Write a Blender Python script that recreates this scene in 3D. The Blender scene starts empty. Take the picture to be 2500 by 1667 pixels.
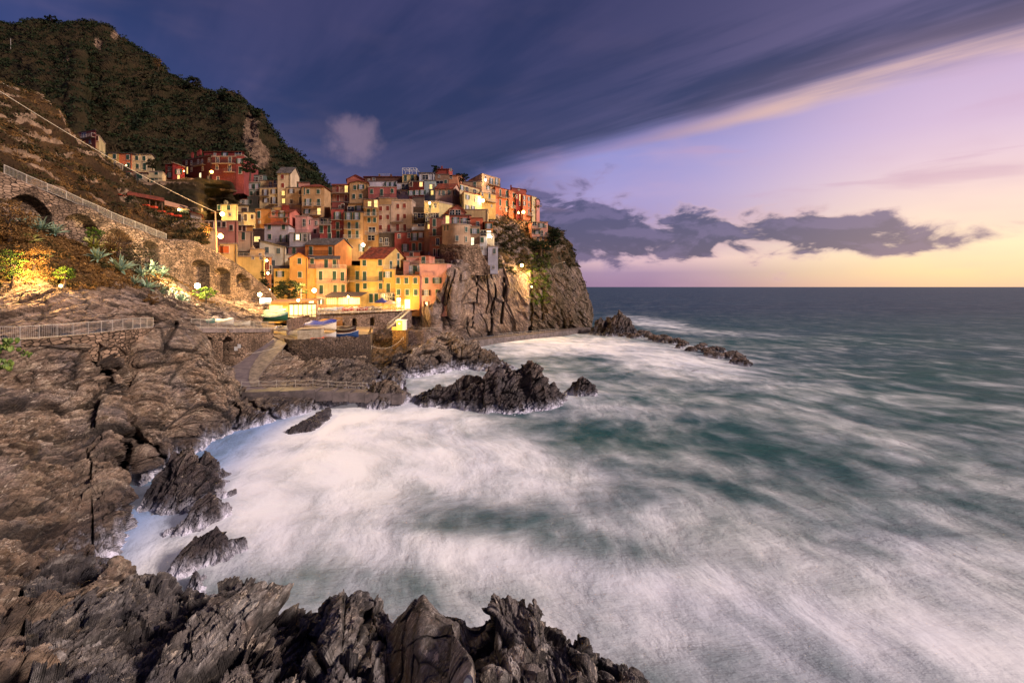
import bpy, bmesh, math, random
import numpy as np
from mathutils import Vector, Matrix
random.seed(7); rng = np.random.default_rng(7)
R = math.radians
SC = bpy.context.scene
COL = SC.collection
F = 1250.0; CH = 17.0            # focal length in photo pixels, camera height over the sea

def P(px, py, Y):                # a point seen at (px,py) standing Y metres away
    return Vector(((px-1250)*Y/F, Y, CH-(py-700)*Y/F))
def lin(c):
    return tuple(((v/255)/12.92 if v/255 <= .04045 else ((v/255+.055)/1.055)**2.4) for v in c)

# ------------------------------------------------------------------ camera
cam = bpy.data.cameras.new('camera'); co = bpy.data.objects.new('camera', cam); COL.objects.link(co)
co.location = (0, 0, CH); co.rotation_euler = (R(90), 0, 0)
cam.sensor_width = 36; cam.lens = 18; cam.shift_y = (700-833.5)/2500.0
cam.clip_end = 60000; cam.clip_start = .1
SC.camera = co
SC.view_settings.view_transform = 'Standard'; SC.view_settings.look = 'None'
SC.view_settings.exposure = 0; SC.view_settings.gamma = 1
SC.cycles.use_denoising = True
SC.cycles.max_bounces = 4; SC.cycles.diffuse_bounces = 2; SC.cycles.glossy_bounces = 2
SC.cycles.transparent_max_bounces = 12

# ------------------------------------------------------------------ node helper
class G:
    def __init__(s, nt): s.nt = nt; s.x = 0
    def n(s, t, **k):
        nd = s.nt.nodes.new(t); s.x += 40; nd.location = (s.x, 0)
        for a, b in k.items(): setattr(nd, a, b)
        return nd
    def put(s, sock, v):
        if v is None: return
        if hasattr(v, 'is_linked') or isinstance(v, bpy.types.NodeSocket): s.nt.links.new(v, sock)
        elif isinstance(v, (tuple, list)):
            v = tuple(v)
            if len(v) == 3 and len(sock.default_value) == 4: v = v+(1,)
            sock.default_value = v
        else: sock.default_value = v
    def m(s, op, a, b=None, c=None, clamp=False):
        nd = s.n('ShaderNodeMath', operation=op, use_clamp=clamp)
        for i, v in enumerate((a, b, c)): s.put(nd.inputs[i], v)
        return nd.outputs[0]
    def vm(s, op, a, b=None, sc=None):
        nd = s.n('ShaderNodeVectorMath', operation=op); s.put(nd.inputs[0], a)
        if b is not None: s.put(nd.inputs[1], b)
        if sc is not None: s.put(nd.inputs['Scale'], sc)
        return nd.outputs['Value'] if op in ('DOT_PRODUCT', 'LENGTH', 'DISTANCE') else nd.outputs[0]
    def sm(s, v, a, b):           # smoothstep a..b (a may exceed b)
        nd = s.n('ShaderNodeMapRange', interpolation_type='SMOOTHSTEP')
        lo, hi, t0, t1 = (a, b, 0, 1) if a < b else (b, a, 1, 0)
        for i, q in enumerate((v, lo, hi, t0, t1)): s.put(nd.inputs[i], q)
        return nd.outputs[0]
    def mix(s, f, a, b, bt='MIX'):
        nd = s.n('ShaderNodeMix', data_type='RGBA', blend_type=bt, clamp_factor=True)
        s.put(nd.inputs[0], f); s.put(nd.inputs[6], a); s.put(nd.inputs[7], b)
        return nd.outputs[2]
    def noise(s, vec, sc, det=4, rough=.55, dist=0, out=0, lac=2.0):
        nd = s.n('ShaderNodeTexNoise'); s.put(nd.inputs['Vector'], vec)
        nd.inputs['Scale'].default_value = sc; nd.inputs['Detail'].default_value = det
        nd.inputs['Roughness'].default_value = rough; nd.inputs['Distortion'].default_value = dist
        nd.inputs['Lacunarity'].default_value = lac
        return nd.outputs[out]
    def vor(s, vec, sc, feat='F1', out='Distance', rnd=1):
        nd = s.n('ShaderNodeTexVoronoi', feature=feat); s.put(nd.inputs['Vector'], vec)
        nd.inputs['Scale'].default_value = sc; nd.inputs['Randomness'].default_value = rnd
        return nd.outputs[out]
    def sep(s, v):
        nd = s.n('ShaderNodeSeparateXYZ'); s.put(nd.inputs[0], v); return nd.outputs
    def comb(s, x=0, y=0, z=0):
        nd = s.n('ShaderNodeCombineXYZ')
        for i, v in enumerate((x, y, z)): s.put(nd.inputs[i], v)
        return nd.outputs[0]
    def ramp(s, f, stops, interp='LINEAR'):
        nd = s.n('ShaderNodeValToRGB'); s.put(nd.inputs[0], f); r = nd.color_ramp; r.interpolation = interp
        while len(r.elements) < len(stops): r.elements.new(.5)
        for e, (p, c) in zip(r.elements, stops): e.position = p; e.color = tuple(c)+(1,)
        return nd.outputs[0]
    def attr(s, name):
        return s.n('ShaderNodeAttribute', attribute_name=name).outputs
    def bump(s, h, st=.5, d=.1, nrm=None):
        nd = s.n('ShaderNodeBump'); s.put(nd.inputs['Height'], h)
        nd.inputs['Strength'].default_value = st; nd.inputs['Distance'].default_value = d
        if nrm is not None: s.put(nd.inputs['Normal'], nrm)
        return nd.outputs[0]

def newmat(name):
    m = bpy.data.materials.new(name); m.use_nodes = True
    nt = m.node_tree; g = G(nt); b = nt.nodes['Principled BSDF']
    return m, g, b
def setb(g, b, **k):
    names = dict(col='Base Color', rough='Roughness', nrm='Normal', metal='Metallic', emc='Emission Color',
                 ems='Emission Strength', alpha='Alpha', spec='Specular IOR Level', sub='Subsurface Weight')
    for a, v in k.items(): g.put(b.inputs[names[a]], v)

# ------------------------------------------------------------------ sky (world)
w = bpy.data.worlds.new('World'); SC.world = w; w.use_nodes = True
nt = w.node_tree; nt.nodes.clear(); g = G(nt)
d = g.n('ShaderNodeTexCoord').outputs['Generated']
x, y, z = g.sep(d)
az = g.m('MULTIPLY', g.m('ARCTAN2', x, y), 180/math.pi)
hl = g.m('SQRT', g.m('ADD', g.m('MULTIPLY', x, x), g.m('MULTIPLY', y, y)))
el = g.m('MULTIPLY', g.m('ARCTAN2', z, hl), 180/math.pi)
e30 = g.m('DIVIDE', g.m('MAXIMUM', el, 0), 30)
def rs(*st): return [(e/30, lin(c)) for e, c in st]
right = g.ramp(e30, rs((0, (250, 205, 165)), (1.3, (255, 222, 172)), (3.5, (255, 232, 192)), (5.5, (252, 222, 200)), (8, (244, 212, 206)), (11, (230, 198, 212)),
                       (14, (214, 184, 214)), (18, (200, 172, 208)), (24, (150, 130, 185)), (30, (70, 70, 120))))
mid = g.ramp(e30, rs((0, (158, 128, 162)), (1.5, (166, 138, 172)), (3.0, (226, 188, 198)), (5, (190, 160, 190)), (7.5, (168, 148, 196)), (10, (166, 152, 206)),
                     (14, (148, 144, 206)), (19, (95, 105, 175)), (25, (50, 62, 120)), (30, (38, 48, 98))))
left = g.ramp(e30, rs((0, (120, 100, 140)), (4, (100, 92, 142)), (9, (88, 86, 145)), (13, (70, 78, 142)), (18, (46, 66, 136)), (24, (38, 62, 132)), (30, (30, 50, 114))))
base = g.mix(g.sm(az, -6, 11), left, mid)
base = g.mix(g.sm(az, 13, 42), base, right)
# broad soft variation
vv = g.comb(g.m('MULTIPLY', az, .05), g.m('MULTIPLY', el, .14), 0)
soft = g.noise(vv, 1.6, 3)
base = g.mix(g.m('MULTIPLY', g.sm(soft, .45, .75), .28), base, lin((205, 165, 190)))
# high cloud deck, laid out on a horizontal plane overhead
zi = g.m('DIVIDE', 1, g.m('MAXIMUM', z, .03))
X = g.m('MULTIPLY', x, zi); Y = g.m('MULTIPLY', y, zi)
wob = g.noise(g.comb(X, Y, 3.3), .55, 3)
f = g.m('SUBTRACT', g.m('ADD', Y, g.m('MULTIPLY', X, 1.17)), 4.63)
f = g.m('ADD', f, g.m('MULTIPLY', g.m('SUBTRACT', wob, .5), 1.3))
al = g.m('ADD', g.m('MULTIPLY', X, -.65), g.m('MULTIPLY', Y, .76))
ac = g.m('ADD', g.m('MULTIPLY', X, .76), g.m('MULTIPLY', Y, .65))
st = g.noise(g.comb(g.m('MULTIPLY', al, .30), g.m('MULTIPLY', ac, 1.5), 1.0), 1.3, 5, .55, .3)
deck = g.sm(g.m('ADD', f, g.m('MULTIPLY', g.m('SUBTRACT', st, .5), 1.1)), .30, -.85)
deckl = g.sm(X, -3.4, -.6)
dm = g.m('MULTIPLY', deck, deckl)
lit = g.sm(X, .2, 2.3)
dcol = g.mix(g.sm(st, .38, .66), lin((32, 38, 84)), lin((60, 56, 100)))
dcol = g.mix(g.m('MULTIPLY', lit, g.sm(st, .42, .60)), dcol, lin((110, 96, 138)))
sky = g.mix(g.m('MULTIPLY', dm, .93), base, dcol)
edge = g.m('MULTIPLY', g.sm(f, -.48, -.02), g.sm(f, .30, -.02))
edge = g.m('MULTIPLY', edge, g.m('ADD', .35, g.m('MULTIPLY', g.sm(X, .5, 1.6), .65)))
ecol = g.mix(g.sm(X, .6, 1.9), lin((158, 126, 165)), lin((240, 196, 172)))
sky = g.mix(g.m('MULTIPLY', g.m('MULTIPLY', edge, .85), g.m('MULTIPLY', deckl, g.sm(st, .30, .56))), sky, ecol)
dk = g.m('MULTIPLY', g.sm(f, -.95, -.5), g.sm(f, -.22, -.45))
sky = g.mix(g.m('MULTIPLY', g.m('MULTIPLY', dk, lit), .6), sky, lin((92, 74, 100)))
# low band of cumulus over the sea
wv = g.noise(g.comb(g.m('MULTIPLY', az, .07), g.m('MULTIPLY', el, .2), 7), 1.2, 2)
def cum(off, sc, seed, det=6):
    return g.noise(g.comb(g.m('MULTIPLY', az, .115*sc), g.m('MULTIPLY', g.m('ADD', el, off), .27*sc), seed), 1.0, det, .56, .35)
c1 = cum(0, 1.5, 2.1); c2 = cum(1.0, 1.5, 2.1)
top = g.m('ADD', 10.3, g.m('MULTIPLY', g.m('MAXIMUM', g.m('SUBTRACT', az, 8), 0), -.075))
win = g.m('MULTIPLY', g.sm(el, 1.4, 4.2), g.m('SUBTRACT', 1, g.sm(g.m('SUBTRACT', el, top), -3.6, .8)))
thr = g.m('ADD', .325, g.m('MULTIPLY', g.m('SUBTRACT', 1, win), .36))
thr = g.m('ADD', thr, g.m('MULTIPLY', g.sm(az, 33, 44), .14))
thr = g.m('SUBTRACT', thr, g.m('MULTIPLY', g.sm(az, 20, 8), .10))
cd = g.m('SUBTRACT', c1, thr)
cm = g.m('MULTIPLY', g.m('MULTIPLY', g.sm(cd, -.06, .13), g.sm(az, -14, 2)), g.sm(el, 14, 11.5))
sh = g.sm(g.m('SUBTRACT', c1, c2), -.05, .10)
ccol = g.mix(g.sm(cd, .01, .12), g.mix(g.sm(az, 8, 26), lin((150, 128, 172)), lin((218, 180, 186))), g.mix(sh, lin((64, 62, 108)), lin((96, 86, 132))))
ccol = g.mix(g.m('MULTIPLY', g.sm(az, 22, 40), .35), ccol, lin((150, 118, 140)))
sky = g.mix(g.m('MULTIPLY', cm, .93), sky, ccol)
# thin pink wisps above the band
ws = g.noise(g.comb(g.m('MULTIPLY', az, .06), g.m('MULTIPLY', el, .42), 5.0), 1.1, 5, .5, .4)
wm = g.m('MULTIPLY', g.sm(ws, .55, .72), g.m('MULTIPLY', g.sm(el, 7, 10), g.sm(el, 17, 12)))
sky = g.mix(g.m('MULTIPLY', g.m('MULTIPLY', wm, .5), g.sm(az, -2, 6)), sky, lin((196, 150, 178)))
# single small cloud over the village
ba = g.m('DIVIDE', g.m('SUBTRACT', az, -17.2), 3.0); be = g.m('DIVIDE', g.m('SUBTRACT', el, 15.4), 2.4)
bl = g.m('ADD', g.m('MULTIPLY', ba, ba), g.m('MULTIPLY', be, be))
bn = g.noise(g.comb(g.m('MULTIPLY', az, .35), g.m('MULTIPLY', el, .35), 9), 1.0, 4)
bm_ = g.sm(g.m('ADD', bl, g.m('MULTIPLY', g.m('SUBTRACT', bn, .5), 3.2)), 1.5, -.1)
sky = g.mix(g.m('MULTIPLY', bm_, .42), sky, lin((168, 138, 158)))
sky = g.mix(g.sm(el, -1, -12), sky, lin((70, 70, 95)))
bg = g.n('ShaderNodeBackground'); g.put(bg.inputs[0], sky); bg.inputs[1].default_value = 1.0
# the physical dusk sky under it
ns = g.n('ShaderNodeTexSky', sky_type='NISHITA'); ns.sun_disc = False
ns.sun_elevation = R(4); ns.sun_rotation = R(75)
b2 = g.n('ShaderNodeBackground'); g.put(b2.inputs[0], ns.outputs[0]); b2.inputs[1].default_value = .02
ad = g.n('ShaderNodeAddShader'); nt.links.new(bg.outputs[0], ad.inputs[0]); nt.links.new(b2.outputs[0], ad.inputs[1])
wo = g.n('ShaderNodeOutputWorld'); nt.links.new(ad.outputs[0], wo.inputs[0])

sl = bpy.data.lights.new('sun', 'SUN'); so = bpy.data.objects.new('sun', sl); COL.objects.link(so)
sl.energy = 4.2; sl.angle = R(9); sl.color = (1, .84, .76)
dv = Vector((-.82, .34, -.50))          # light travels left, away from the camera, down
so.rotation_euler = dv.to_track_quat('-Z', 'Y').to_euler()

# ------------------------------------------------------------------ numpy noise
def h3(ix, iy, iz, seed):
    h = (ix.astype(np.uint32)*np.uint32(374761393) + iy.astype(np.uint32)*np.uint32(668265263)
         + iz.astype(np.uint32)*np.uint32(2147483647-1274126177) + np.uint32((seed*974711) & 0xffffffff))
    h = (h ^ (h >> np.uint32(13)))*np.uint32(1274126177); h = (h ^ (h >> np.uint32(16)))*np.uint32(2246822519)
    h = h ^ (h >> np.uint32(13))
    return h.astype(np.float64)/4294967295.0
def vnoise(p, seed=0):
    i = np.floor(p).astype(np.int64); f = p-i; f = f*f*f*(f*(f*6-15)+10)
    r = 0
    for dx in (0, 1):
        for dy in (0, 1):
            for dz in (0, 1):
                w_ = (f[:, 0] if dx else 1-f[:, 0])*(f[:, 1] if dy else 1-f[:, 1])*(f[:, 2] if dz else 1-f[:, 2])
                r = r+w_*h3(i[:, 0]+dx, i[:, 1]+dy, i[:, 2]+dz, seed)
    return r*2-1
def fbm(p, oct=4, seed=0, gain=.5):
    a, s, t = 1, 0, 0
    for o in range(oct): s = s+a*vnoise(p*(2**o)+o*17.3, seed+o); t += a; a *= gain
    return s/t
def ridged(p, oct=4, seed=0):
    a, s, t = 1, 0, 0
    for o in range(oct): s = s+a*(1-2*np.abs(vnoise(p*(2**o)+o*9.1, seed+o))); t += a; a *= .5
    return s/t
def facet(p, seed=0, tilt=.8, step=.6):
    """blocky rock: every cell is a tilted plane at its own height; returns height and distance to the cell border"""
    i = np.floor(p).astype(np.int64)
    d1 = np.full(len(p), 9.); d2 = d1.copy(); hh = np.zeros(len(p))
    for dx in (-1, 0, 1):
        for dy in (-1, 0, 1):
            for dz in (-1, 0, 1):
                c = i+np.array([dx, dy, dz])
                r = [h3(c[:, 0], c[:, 1], c[:, 2], seed+k) for k in range(7)]
                v = p-(c+np.stack(r[:3], 1))
                dd = np.sqrt((v*v).sum(1))
                val = ((r[3]-.5)*v[:, 0]+(r[4]-.5)*v[:, 1]+(r[5]-.5)*v[:, 2])*2*tilt+(r[6]-.5)*2*step
                n1 = dd < d1
                d2 = np.where(n1, d1, np.minimum(d2, dd)); hh = np.where(n1, val, hh); d1 = np.where(n1, dd, d1)
    return hh, d2-d1
def frame(n):
    n = np.array(n, float); n /= np.linalg.norm(n)
    a = np.cross(n, [0, 1, 0.01]); a /= np.linalg.norm(a); b = np.cross(n, a)
    return np.stack([n, a, b])
def sstep(v, a, b):
    t = np.clip((v-a)/(b-a), 0, 1); return t*t*(3-2*t)

# ------------------------------------------------------------------ object helpers
def tag(o, label=None, cat=None, group=None, kind=None):
    if label: o['label'] = label
    if cat: o['category'] = cat
    if group: o['group'] = group
    if kind: o['kind'] = kind
    return o
def link(name, me, mat=None, parent=None, loc=None):
    o = bpy.data.objects.new(name, me); COL.objects.link(o)
    if mat is not None and me is not None and not me.materials: me.materials.append(mat)
    if parent is not None: o.parent = parent
    if loc is not None: o.location = loc
    return o
def npmesh(name, v, f4, smooth=False, attrs=None):
    v = np.asarray(v, float); f4 = np.asarray(f4, np.int64); k = f4.shape[1]
    me = bpy.data.meshes.new(name)
    me.vertices.add(len(v)); me.vertices.foreach_set('co', v.astype(np.float32).ravel())
    me.loops.add(f4.size); me.loops.foreach_set('vertex_index', f4.astype(np.int32).ravel())
    me.polygons.add(len(f4)); me.polygons.foreach_set('loop_start', np.arange(0, f4.size, k, dtype=np.int32))
    me.polygons.foreach_set('use_smooth', np.full(len(f4), smooth))
    me.update(calc_edges=True)
    for n_, a in (attrs or {}).items():
        a = np.asarray(a, np.float32)
        if a.ndim == 1:
            t = me.attributes.new(n_, 'FLOAT', 'POINT'); t.data.foreach_set('value', a)
        else:
            t = me.attributes.new(n_, 'FLOAT_COLOR', 'POINT')
            t.data.foreach_set('color', np.concatenate([a, np.ones((len(a), 1), np.float32)], 1).ravel())
    return me
def gridf(nu, nv):
    i = np.arange(nv-1)[:, None]*nu+np.arange(nu-1)[None, :]
    i = i.ravel(); return np.stack([i, i+nu, i+nu+1, i+1], 1)
def cat(a, t):                    # Catmull-Rom of control rows a[k,...] at parameters t
    k = len(a); i = np.clip(np.floor(t).astype(int), 0, k-2); f_ = (t-i).reshape((-1,)+(1,)*(a.ndim-1))
    g0 = a[np.clip(i-1, 0, k-1)]; g1 = a[i]; g2 = a[i+1]; g3 = a[np.clip(i+2, 0, k-1)]
    return .5*((2*g1)+(-g0+g2)*f_+(2*g0-5*g1+4*g2-g3)*f_**2+(-g0+3*g1-3*g2+g3)*f_**3)
def resample(n, k, wts=None):
    if wts is None: return np.linspace(0, k-1, n)
    c = np.concatenate([[0], np.cumsum(wts)]); c = c/c[-1]
    return np.interp(np.linspace(0, 1, n), c, np.arange(k))
def sheet(name, cols, nu, nv, disp, mat, smooth=False, vw=None, cracks=None, ext=None, post=None):
    """terrain from surveyed profiles: cols = [(px, [(py, Y), ...top to bottom]), ...]; disp(p, px, py) -> (offset along the normal, attrs)"""
    A = np.array([[(c[0], a, b) for a, b in c[1]] for c in cols], float)      # col,row,3
    uw = np.abs(np.diff(A[:, 0, 0]))+1
    B = cat(A, resample(nu, len(cols), uw))                                   # nu,row,3
    B = np.swapaxes(B, 0, 1)
    B = cat(B, resample(nv, B.shape[0], vw))                                  # nv,nu,3
    px, py, Y = B[..., 0].ravel(), B[..., 1].ravel(), B[..., 2].ravel()
    p = np.stack([(px-1250)*Y/F, Y, CH-(py-700)*Y/F], 1)
    g_ = p.reshape(nv, nu, 3)
    du = np.gradient(g_, axis=1); dv_ = np.gradient(g_, axis=0)
    n = np.cross(du, dv_).reshape(-1, 3); n /= np.linalg.norm(n, axis=1)[:, None]+1e-9
    v2c = np.array([0, 0, CH])-p
    fl = np.sign((n*v2c).sum(1)); fl[fl == 0] = 1
    if fl.mean() < 0: n = -n
    off, attrs = disp(p, px, py)
    q = p+n*off[:, None]
    if cracks:
        for pts, wd, dp in cracks:
            dm_ = np.full(len(px), 1e9)
            for (x0, y0), (x1, y1) in zip(pts[:-1], pts[1:]):
                vx, vy = x1-x0, y1-y0; t = np.clip(((px-x0)*vx+(py-y0)*vy)/(vx*vx+vy*vy), 0, 1)
                dm_ = np.minimum(dm_, np.hypot(px-x0-t*vx, py-y0-t*vy))
            dm_ = dm_*(1+.25*fbm(p*.6, 3, 91))
            k = np.exp(-(dm_/wd)**2)
            vd = q-np.array([0, 0, CH]); vd /= np.linalg.norm(vd, axis=1)[:, None]
            q = q+vd*(dp*k)[:, None]
            attrs['cav'] = np.maximum(attrs.get('cav', 0), k*.8)
    if post is not None: q = post(q, px, py)
    me = npmesh(name, q, gridf(nu, nv), smooth, attrs)
    o = link(name, me, mat)
    return o, q.reshape(nv, nu, 3), px.reshape(nv, nu), py.reshape(nv, nu)

ST = frame((-.94, .12, .32))       # bedding planes of the schist dip towards the sea
def rockdisp(p, size=2.0, amp=1.0, big=1.0, seed=0, fr=ST, stretch=(2.2, .75, .55), fine=1.0):
    q = p @ fr.T*np.array(stretch)
    a, ea = facet(q/size, seed, .9, .55)
    b, eb = facet(q/(size*.37)+5, seed+11, .9, .5)
    c, ec = facet(q/(size*.14)+9, seed+23, .8, .5)
    lo = fbm(p/(size*4.5), 4, seed+3)
    off = amp*(a*.55+b*.23*fine+c*.085*fine+lo*1.1*big)
    off -= amp*(.16*np.exp(-(ea/.05)**2)+.07*np.exp(-(eb/.06)**2))
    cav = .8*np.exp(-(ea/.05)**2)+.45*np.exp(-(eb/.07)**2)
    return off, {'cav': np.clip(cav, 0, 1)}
# ------------------------------------------------------------------ materials
def geo(g): return g.n('ShaderNodeNewGeometry').outputs
def rockmat(name, c1, c2, c3, vein=.5, tintv=.35, foam=1.0, fr=ST, green=0, scale=1.0, foamh=1.5, wet=5.5, warm=None):
    m, g, b = newmat(name)
    go = geo(g); pos = go['Position']
    x, y, z = g.sep(pos)
    # coordinates in the bedding frame: thin across the beds, long along them
    qa = g.vm('DOT_PRODUCT', pos, tuple(fr[0])); qb = g.vm('DOT_PRODUCT', pos, tuple(fr[1])); qc = g.vm('DOT_PRODUCT', pos, tuple(fr[2]))
    q = g.comb(g.m('MULTIPLY', qa, 1.3), g.m('MULTIPLY', qb, .42), g.m('MULTIPLY', qc, .27))
    qw = g.vm('ADD', q, g.vm('SCALE', g.noise(q, 1.2*scale, 3, .6, 0, 1), None, .5))
    v1 = g.vor(qw, 1.7*scale, 'F1', 'Color'); v2 = g.vor(qw, 5.2*scale, 'F1', 'Color')
    big = g.noise(pos, .16*scale, 4, .6)
    med = g.noise(q, 1.5*scale, 6, .65, .6)
    fin = g.noise(q, 9*scale, 5, .7, .4)
    cav = g.attr('cav')['Fac']
    blk = g.m('ADD', g.m('MULTIPLY', g.sep(v1)[0], .55), g.m('MULTIPLY', g.sep(v2)[0], .45))
    col = g.mix(g.sm(big, .38, .64), lin(c1), lin(c2))
    col = g.mix(g.m('MULTIPLY', g.sm(med, .5, .72), .85), col, lin(c3))
    col = g.mix(g.m('MULTIPLY', g.sm(med, .47, .30), .6), col, tuple(v*.18 for v in lin(c1)))
    col = g.mix(.75, col, g.ramp(fin, [(.30, (.16,)*3), (.48, (.80,)*3), (.70, (1.55,)*3)]), 'MULTIPLY')
    col = g.mix(.8, col, g.ramp(blk, [(.15, (.50,)*3), (.5, (.95,)*3), (.85, (1.35,)*3)]), 'MULTIPLY')
    hue = g.noise(pos, .28*scale, 4, .6, .5)
    col = g.mix(g.m('MULTIPLY', g.sm(hue, .50, .66), tintv), col, g.mix(.5, col, lin((118, 122, 140))))
    col = g.mix(g.m('MULTIPLY', g.sm(hue, .46, .34), tintv), col, g.mix(.5, col, lin((150, 104, 62))))
    lich = g.noise(pos, 1.1*scale, 6, .7)
    col = g.mix(g.m('MULTIPLY', g.sm(lich, .57, .70), .35), col, lin((150, 128, 84)))
    if green:
        gm = g.noise(pos, .5, 5, .65)
        col = g.mix(g.m('MULTIPLY', g.sm(gm, .46, .62), green), col, lin((62, 60, 30)))
    # quartz veins and salt crust
    vn = g.noise(q, 3.2*scale, 4, .55, 1.6)
    vm_ = g.sm(g.m('ABSOLUTE', g.m('SUBTRACT', vn, .5)), .013, .0)
    vz = g.sm(g.noise(pos, .33*scale, 3), .50, .62)
    sp = g.m('MULTIPLY', g.sm(g.noise(q, 5*scale, 5, .75, .5), .57, .63), g.sm(g.noise(pos, .5*scale, 2), .44, .58))
    vv_ = g.m('MULTIPLY', g.m('MAXIMUM', g.m('MULTIPLY', vm_, vz), sp), vein)
    col = g.mix(vv_, col, lin((225, 205, 185)))
    col = g.mix(g.m('MULTIPLY', cav, .82), col, (.012, .010, .010))  # crack and crevice shade is painted into the rock colour
    zj = g.m('ADD', z, g.m('MULTIPLY', g.m('SUBTRACT', g.noise(pos, .7, 4), .5), 2.6))
    wt = g.sm(zj, wet, wet*.25)
    col = g.mix(g.m('MULTIPLY', wt, .66), col, lin((40, 36, 44)))
    rough = g.m('SUBTRACT', .86, g.m('MULTIPLY', wt, .42))
    if foam:
        fz = g.m('ADD', z, g.m('MULTIPLY', g.m('SUBTRACT', g.noise(g.comb(x, y, g.m('MULTIPLY', z, .25)), 1.1, 5, .65, .6), .5), foamh*3.2))
        ff = g.m('MULTIPLY', g.sm(fz, foamh*1.35, foamh*.1), foam)
        col = g.mix(ff, col, lin((210, 206, 220)))
        rough = g.m('MAXIMUM', rough, g.m('MULTIPLY', ff, .95))
        ems = g.m('MULTIPLY', ff, .0)
    h = g.m('ADD', g.m('MULTIPLY', med, .8), g.m('ADD', g.m('MULTIPLY', fin, .28), g.m('MULTIPLY', g.noise(pos, 4*scale, 6, .7), .30)))
    h = g.m('ADD', h, g.m('MULTIPLY', blk, .75))
    if foam: h = g.m('MULTIPLY', h, g.m('SUBTRACT', 1, ff))
    setb(g, b, col=col, rough=rough, nrm=g.bump(h, 1.0, .42/scale), spec=.35)
    return m
rock_m = rockmat('schist', (126, 104, 88), (160, 134, 112), (210, 186, 160), vein=1.0)
rock_dark = rockmat('dark_schist', (104, 95, 92), (138, 126, 119), (214, 204, 196), vein=1.3)
rock_wet = rockmat('wet_schist', (92, 78, 74), (116, 98, 92), (160, 142, 132), vein=.9, foamh=1.05, wet=6)
rock_pale = rockmat('pale_slab', (136, 110, 96), (156, 128, 112), (176, 150, 134), vein=.25, foam=.8, scale=.5, foamh=.8, fr=frame((-.93, .2, -.32)))
rock_up = rockmat('slope_rock', (104, 84, 66), (136, 110, 88), (170, 146, 120), vein=.4, foam=0, green=.6)

def soilmat(name, a, bcol, c, rockc=None):
    m, g, b = newmat(name); pos = geo(g)['Position']
    n1 = g.noise(pos, .09, 5, .6); n2 = g.noise(pos, .8, 6, .7); n3 = g.noise(pos, 4, 4, .7)
    col = g.mix(g.sm(n1, .40, .62), lin(a), lin(bcol))
    col = g.mix(g.m('MULTIPLY', g.sm(n2, .5, .68), .7), col, lin(c))
    col = g.mix(.7, col, g.ramp(n3, [(.3, (.35,)*3), (.7, (1.3,)*3)]), 'MULTIPLY')
    if rockc:
        rk = g.attr('rockz')['Fac']
        rn = g.noise(g.vm('MULTIPLY', pos, (1, 1, .35)), .5, 6, .7, .5)
        rc = g.mix(g.sm(rn, .38, .62), lin(rockc), tuple(v*.45 for v in lin(rockc)))
        col = g.mix(g.sm(g.m('ADD', rk, g.m('MULTIPLY', g.m('SUBTRACT', n2, .5), .9)), .42, .58), col, rc)
    setb(g, b, col=col, rough=.95, nrm=g.bump(g.m('ADD', n2, g.m('MULTIPLY', n3, .4)), 1, .5), spec=.1)
    return m
hill_m = soilmat('hill_soil', (44, 40, 24), (60, 48, 32), (74, 60, 40), (146, 118, 96))
slope_m = soilmat('slope_soil', (66, 48, 32), (86, 64, 42), (56, 52, 28), (176, 144, 116))
head_m = soilmat('headland_soil', (70, 56, 36), (90, 70, 46), (58, 56, 28), (186, 146, 118))

def stonemat(name, c, mortar, sc=2.0, dirt=.6, zs=1.7, wet=False):
    m, g, b = newmat(name); pos = geo(g)['Position']
    v = g.vm('MULTIPLY', pos, (1, 1, zs))
    v = g.vm('ADD', v, g.vm('SCALE', g.noise(pos, 1.2, 2, out=1), None, .35))
    cell = g.vor(v, sc, 'F1', 'Color', .85); ed = g.vor(v, sc, 'DISTANCE_TO_EDGE', 'Distance', .85)
    cv = g.sep(cell)[0]
    col = g.mix(cv, tuple(q*.5 for q in lin(c)), tuple(min(1, q*1.45) for q in lin(c)))
    col = g.mix(g.m('MULTIPLY', g.sep(cell)[1], .35), col, lin((150, 118, 92)))
    n = g.noise(pos, .35, 5, .65); n2 = g.noise(pos, 5, 4, .7)
    col = g.mix(.5, col, g.ramp(n2, [(.3, (.5,)*3), (.7, (1.25,)*3)]), 'MULTIPLY')
    col = g.mix(g.sm(ed, .075, .02), col, lin(mortar))
    col = g.mix(g.m('MULTIPLY', g.sm(n, .42, .66), dirt), col, lin((64, 50, 38)))
    if wet:
        z = g.sep(pos)[2]
        col = g.mix(g.m('MULTIPLY', g.sm(g.m('ADD', z, g.m('MULTIPLY', n, 5)), 11.0, 6.0), .75), col, lin((40, 32, 28)))
    h = g.m('ADD', g.sm(ed, .0, .11), g.m('MULTIPLY', n2, .5))
    setb(g, b, col=col, rough=.92, nrm=g.bump(h, 1, .12), spec=.2)
    return m
stone_m = stonemat('masonry', (150, 124, 104), (46, 36, 30), 1.5, .7, 2.3)
stone_up = stonemat('terrace_masonry', (160, 130, 108), (48, 36, 28), 1.5, .75)
stone_dk = stonemat('mole_masonry', (112, 94, 84), (38, 30, 28), 2.3, .6, wet=True)
stone_pz = stonemat('quay_masonry', (138, 116, 108), (58, 46, 44), 2.2, .5)

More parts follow.
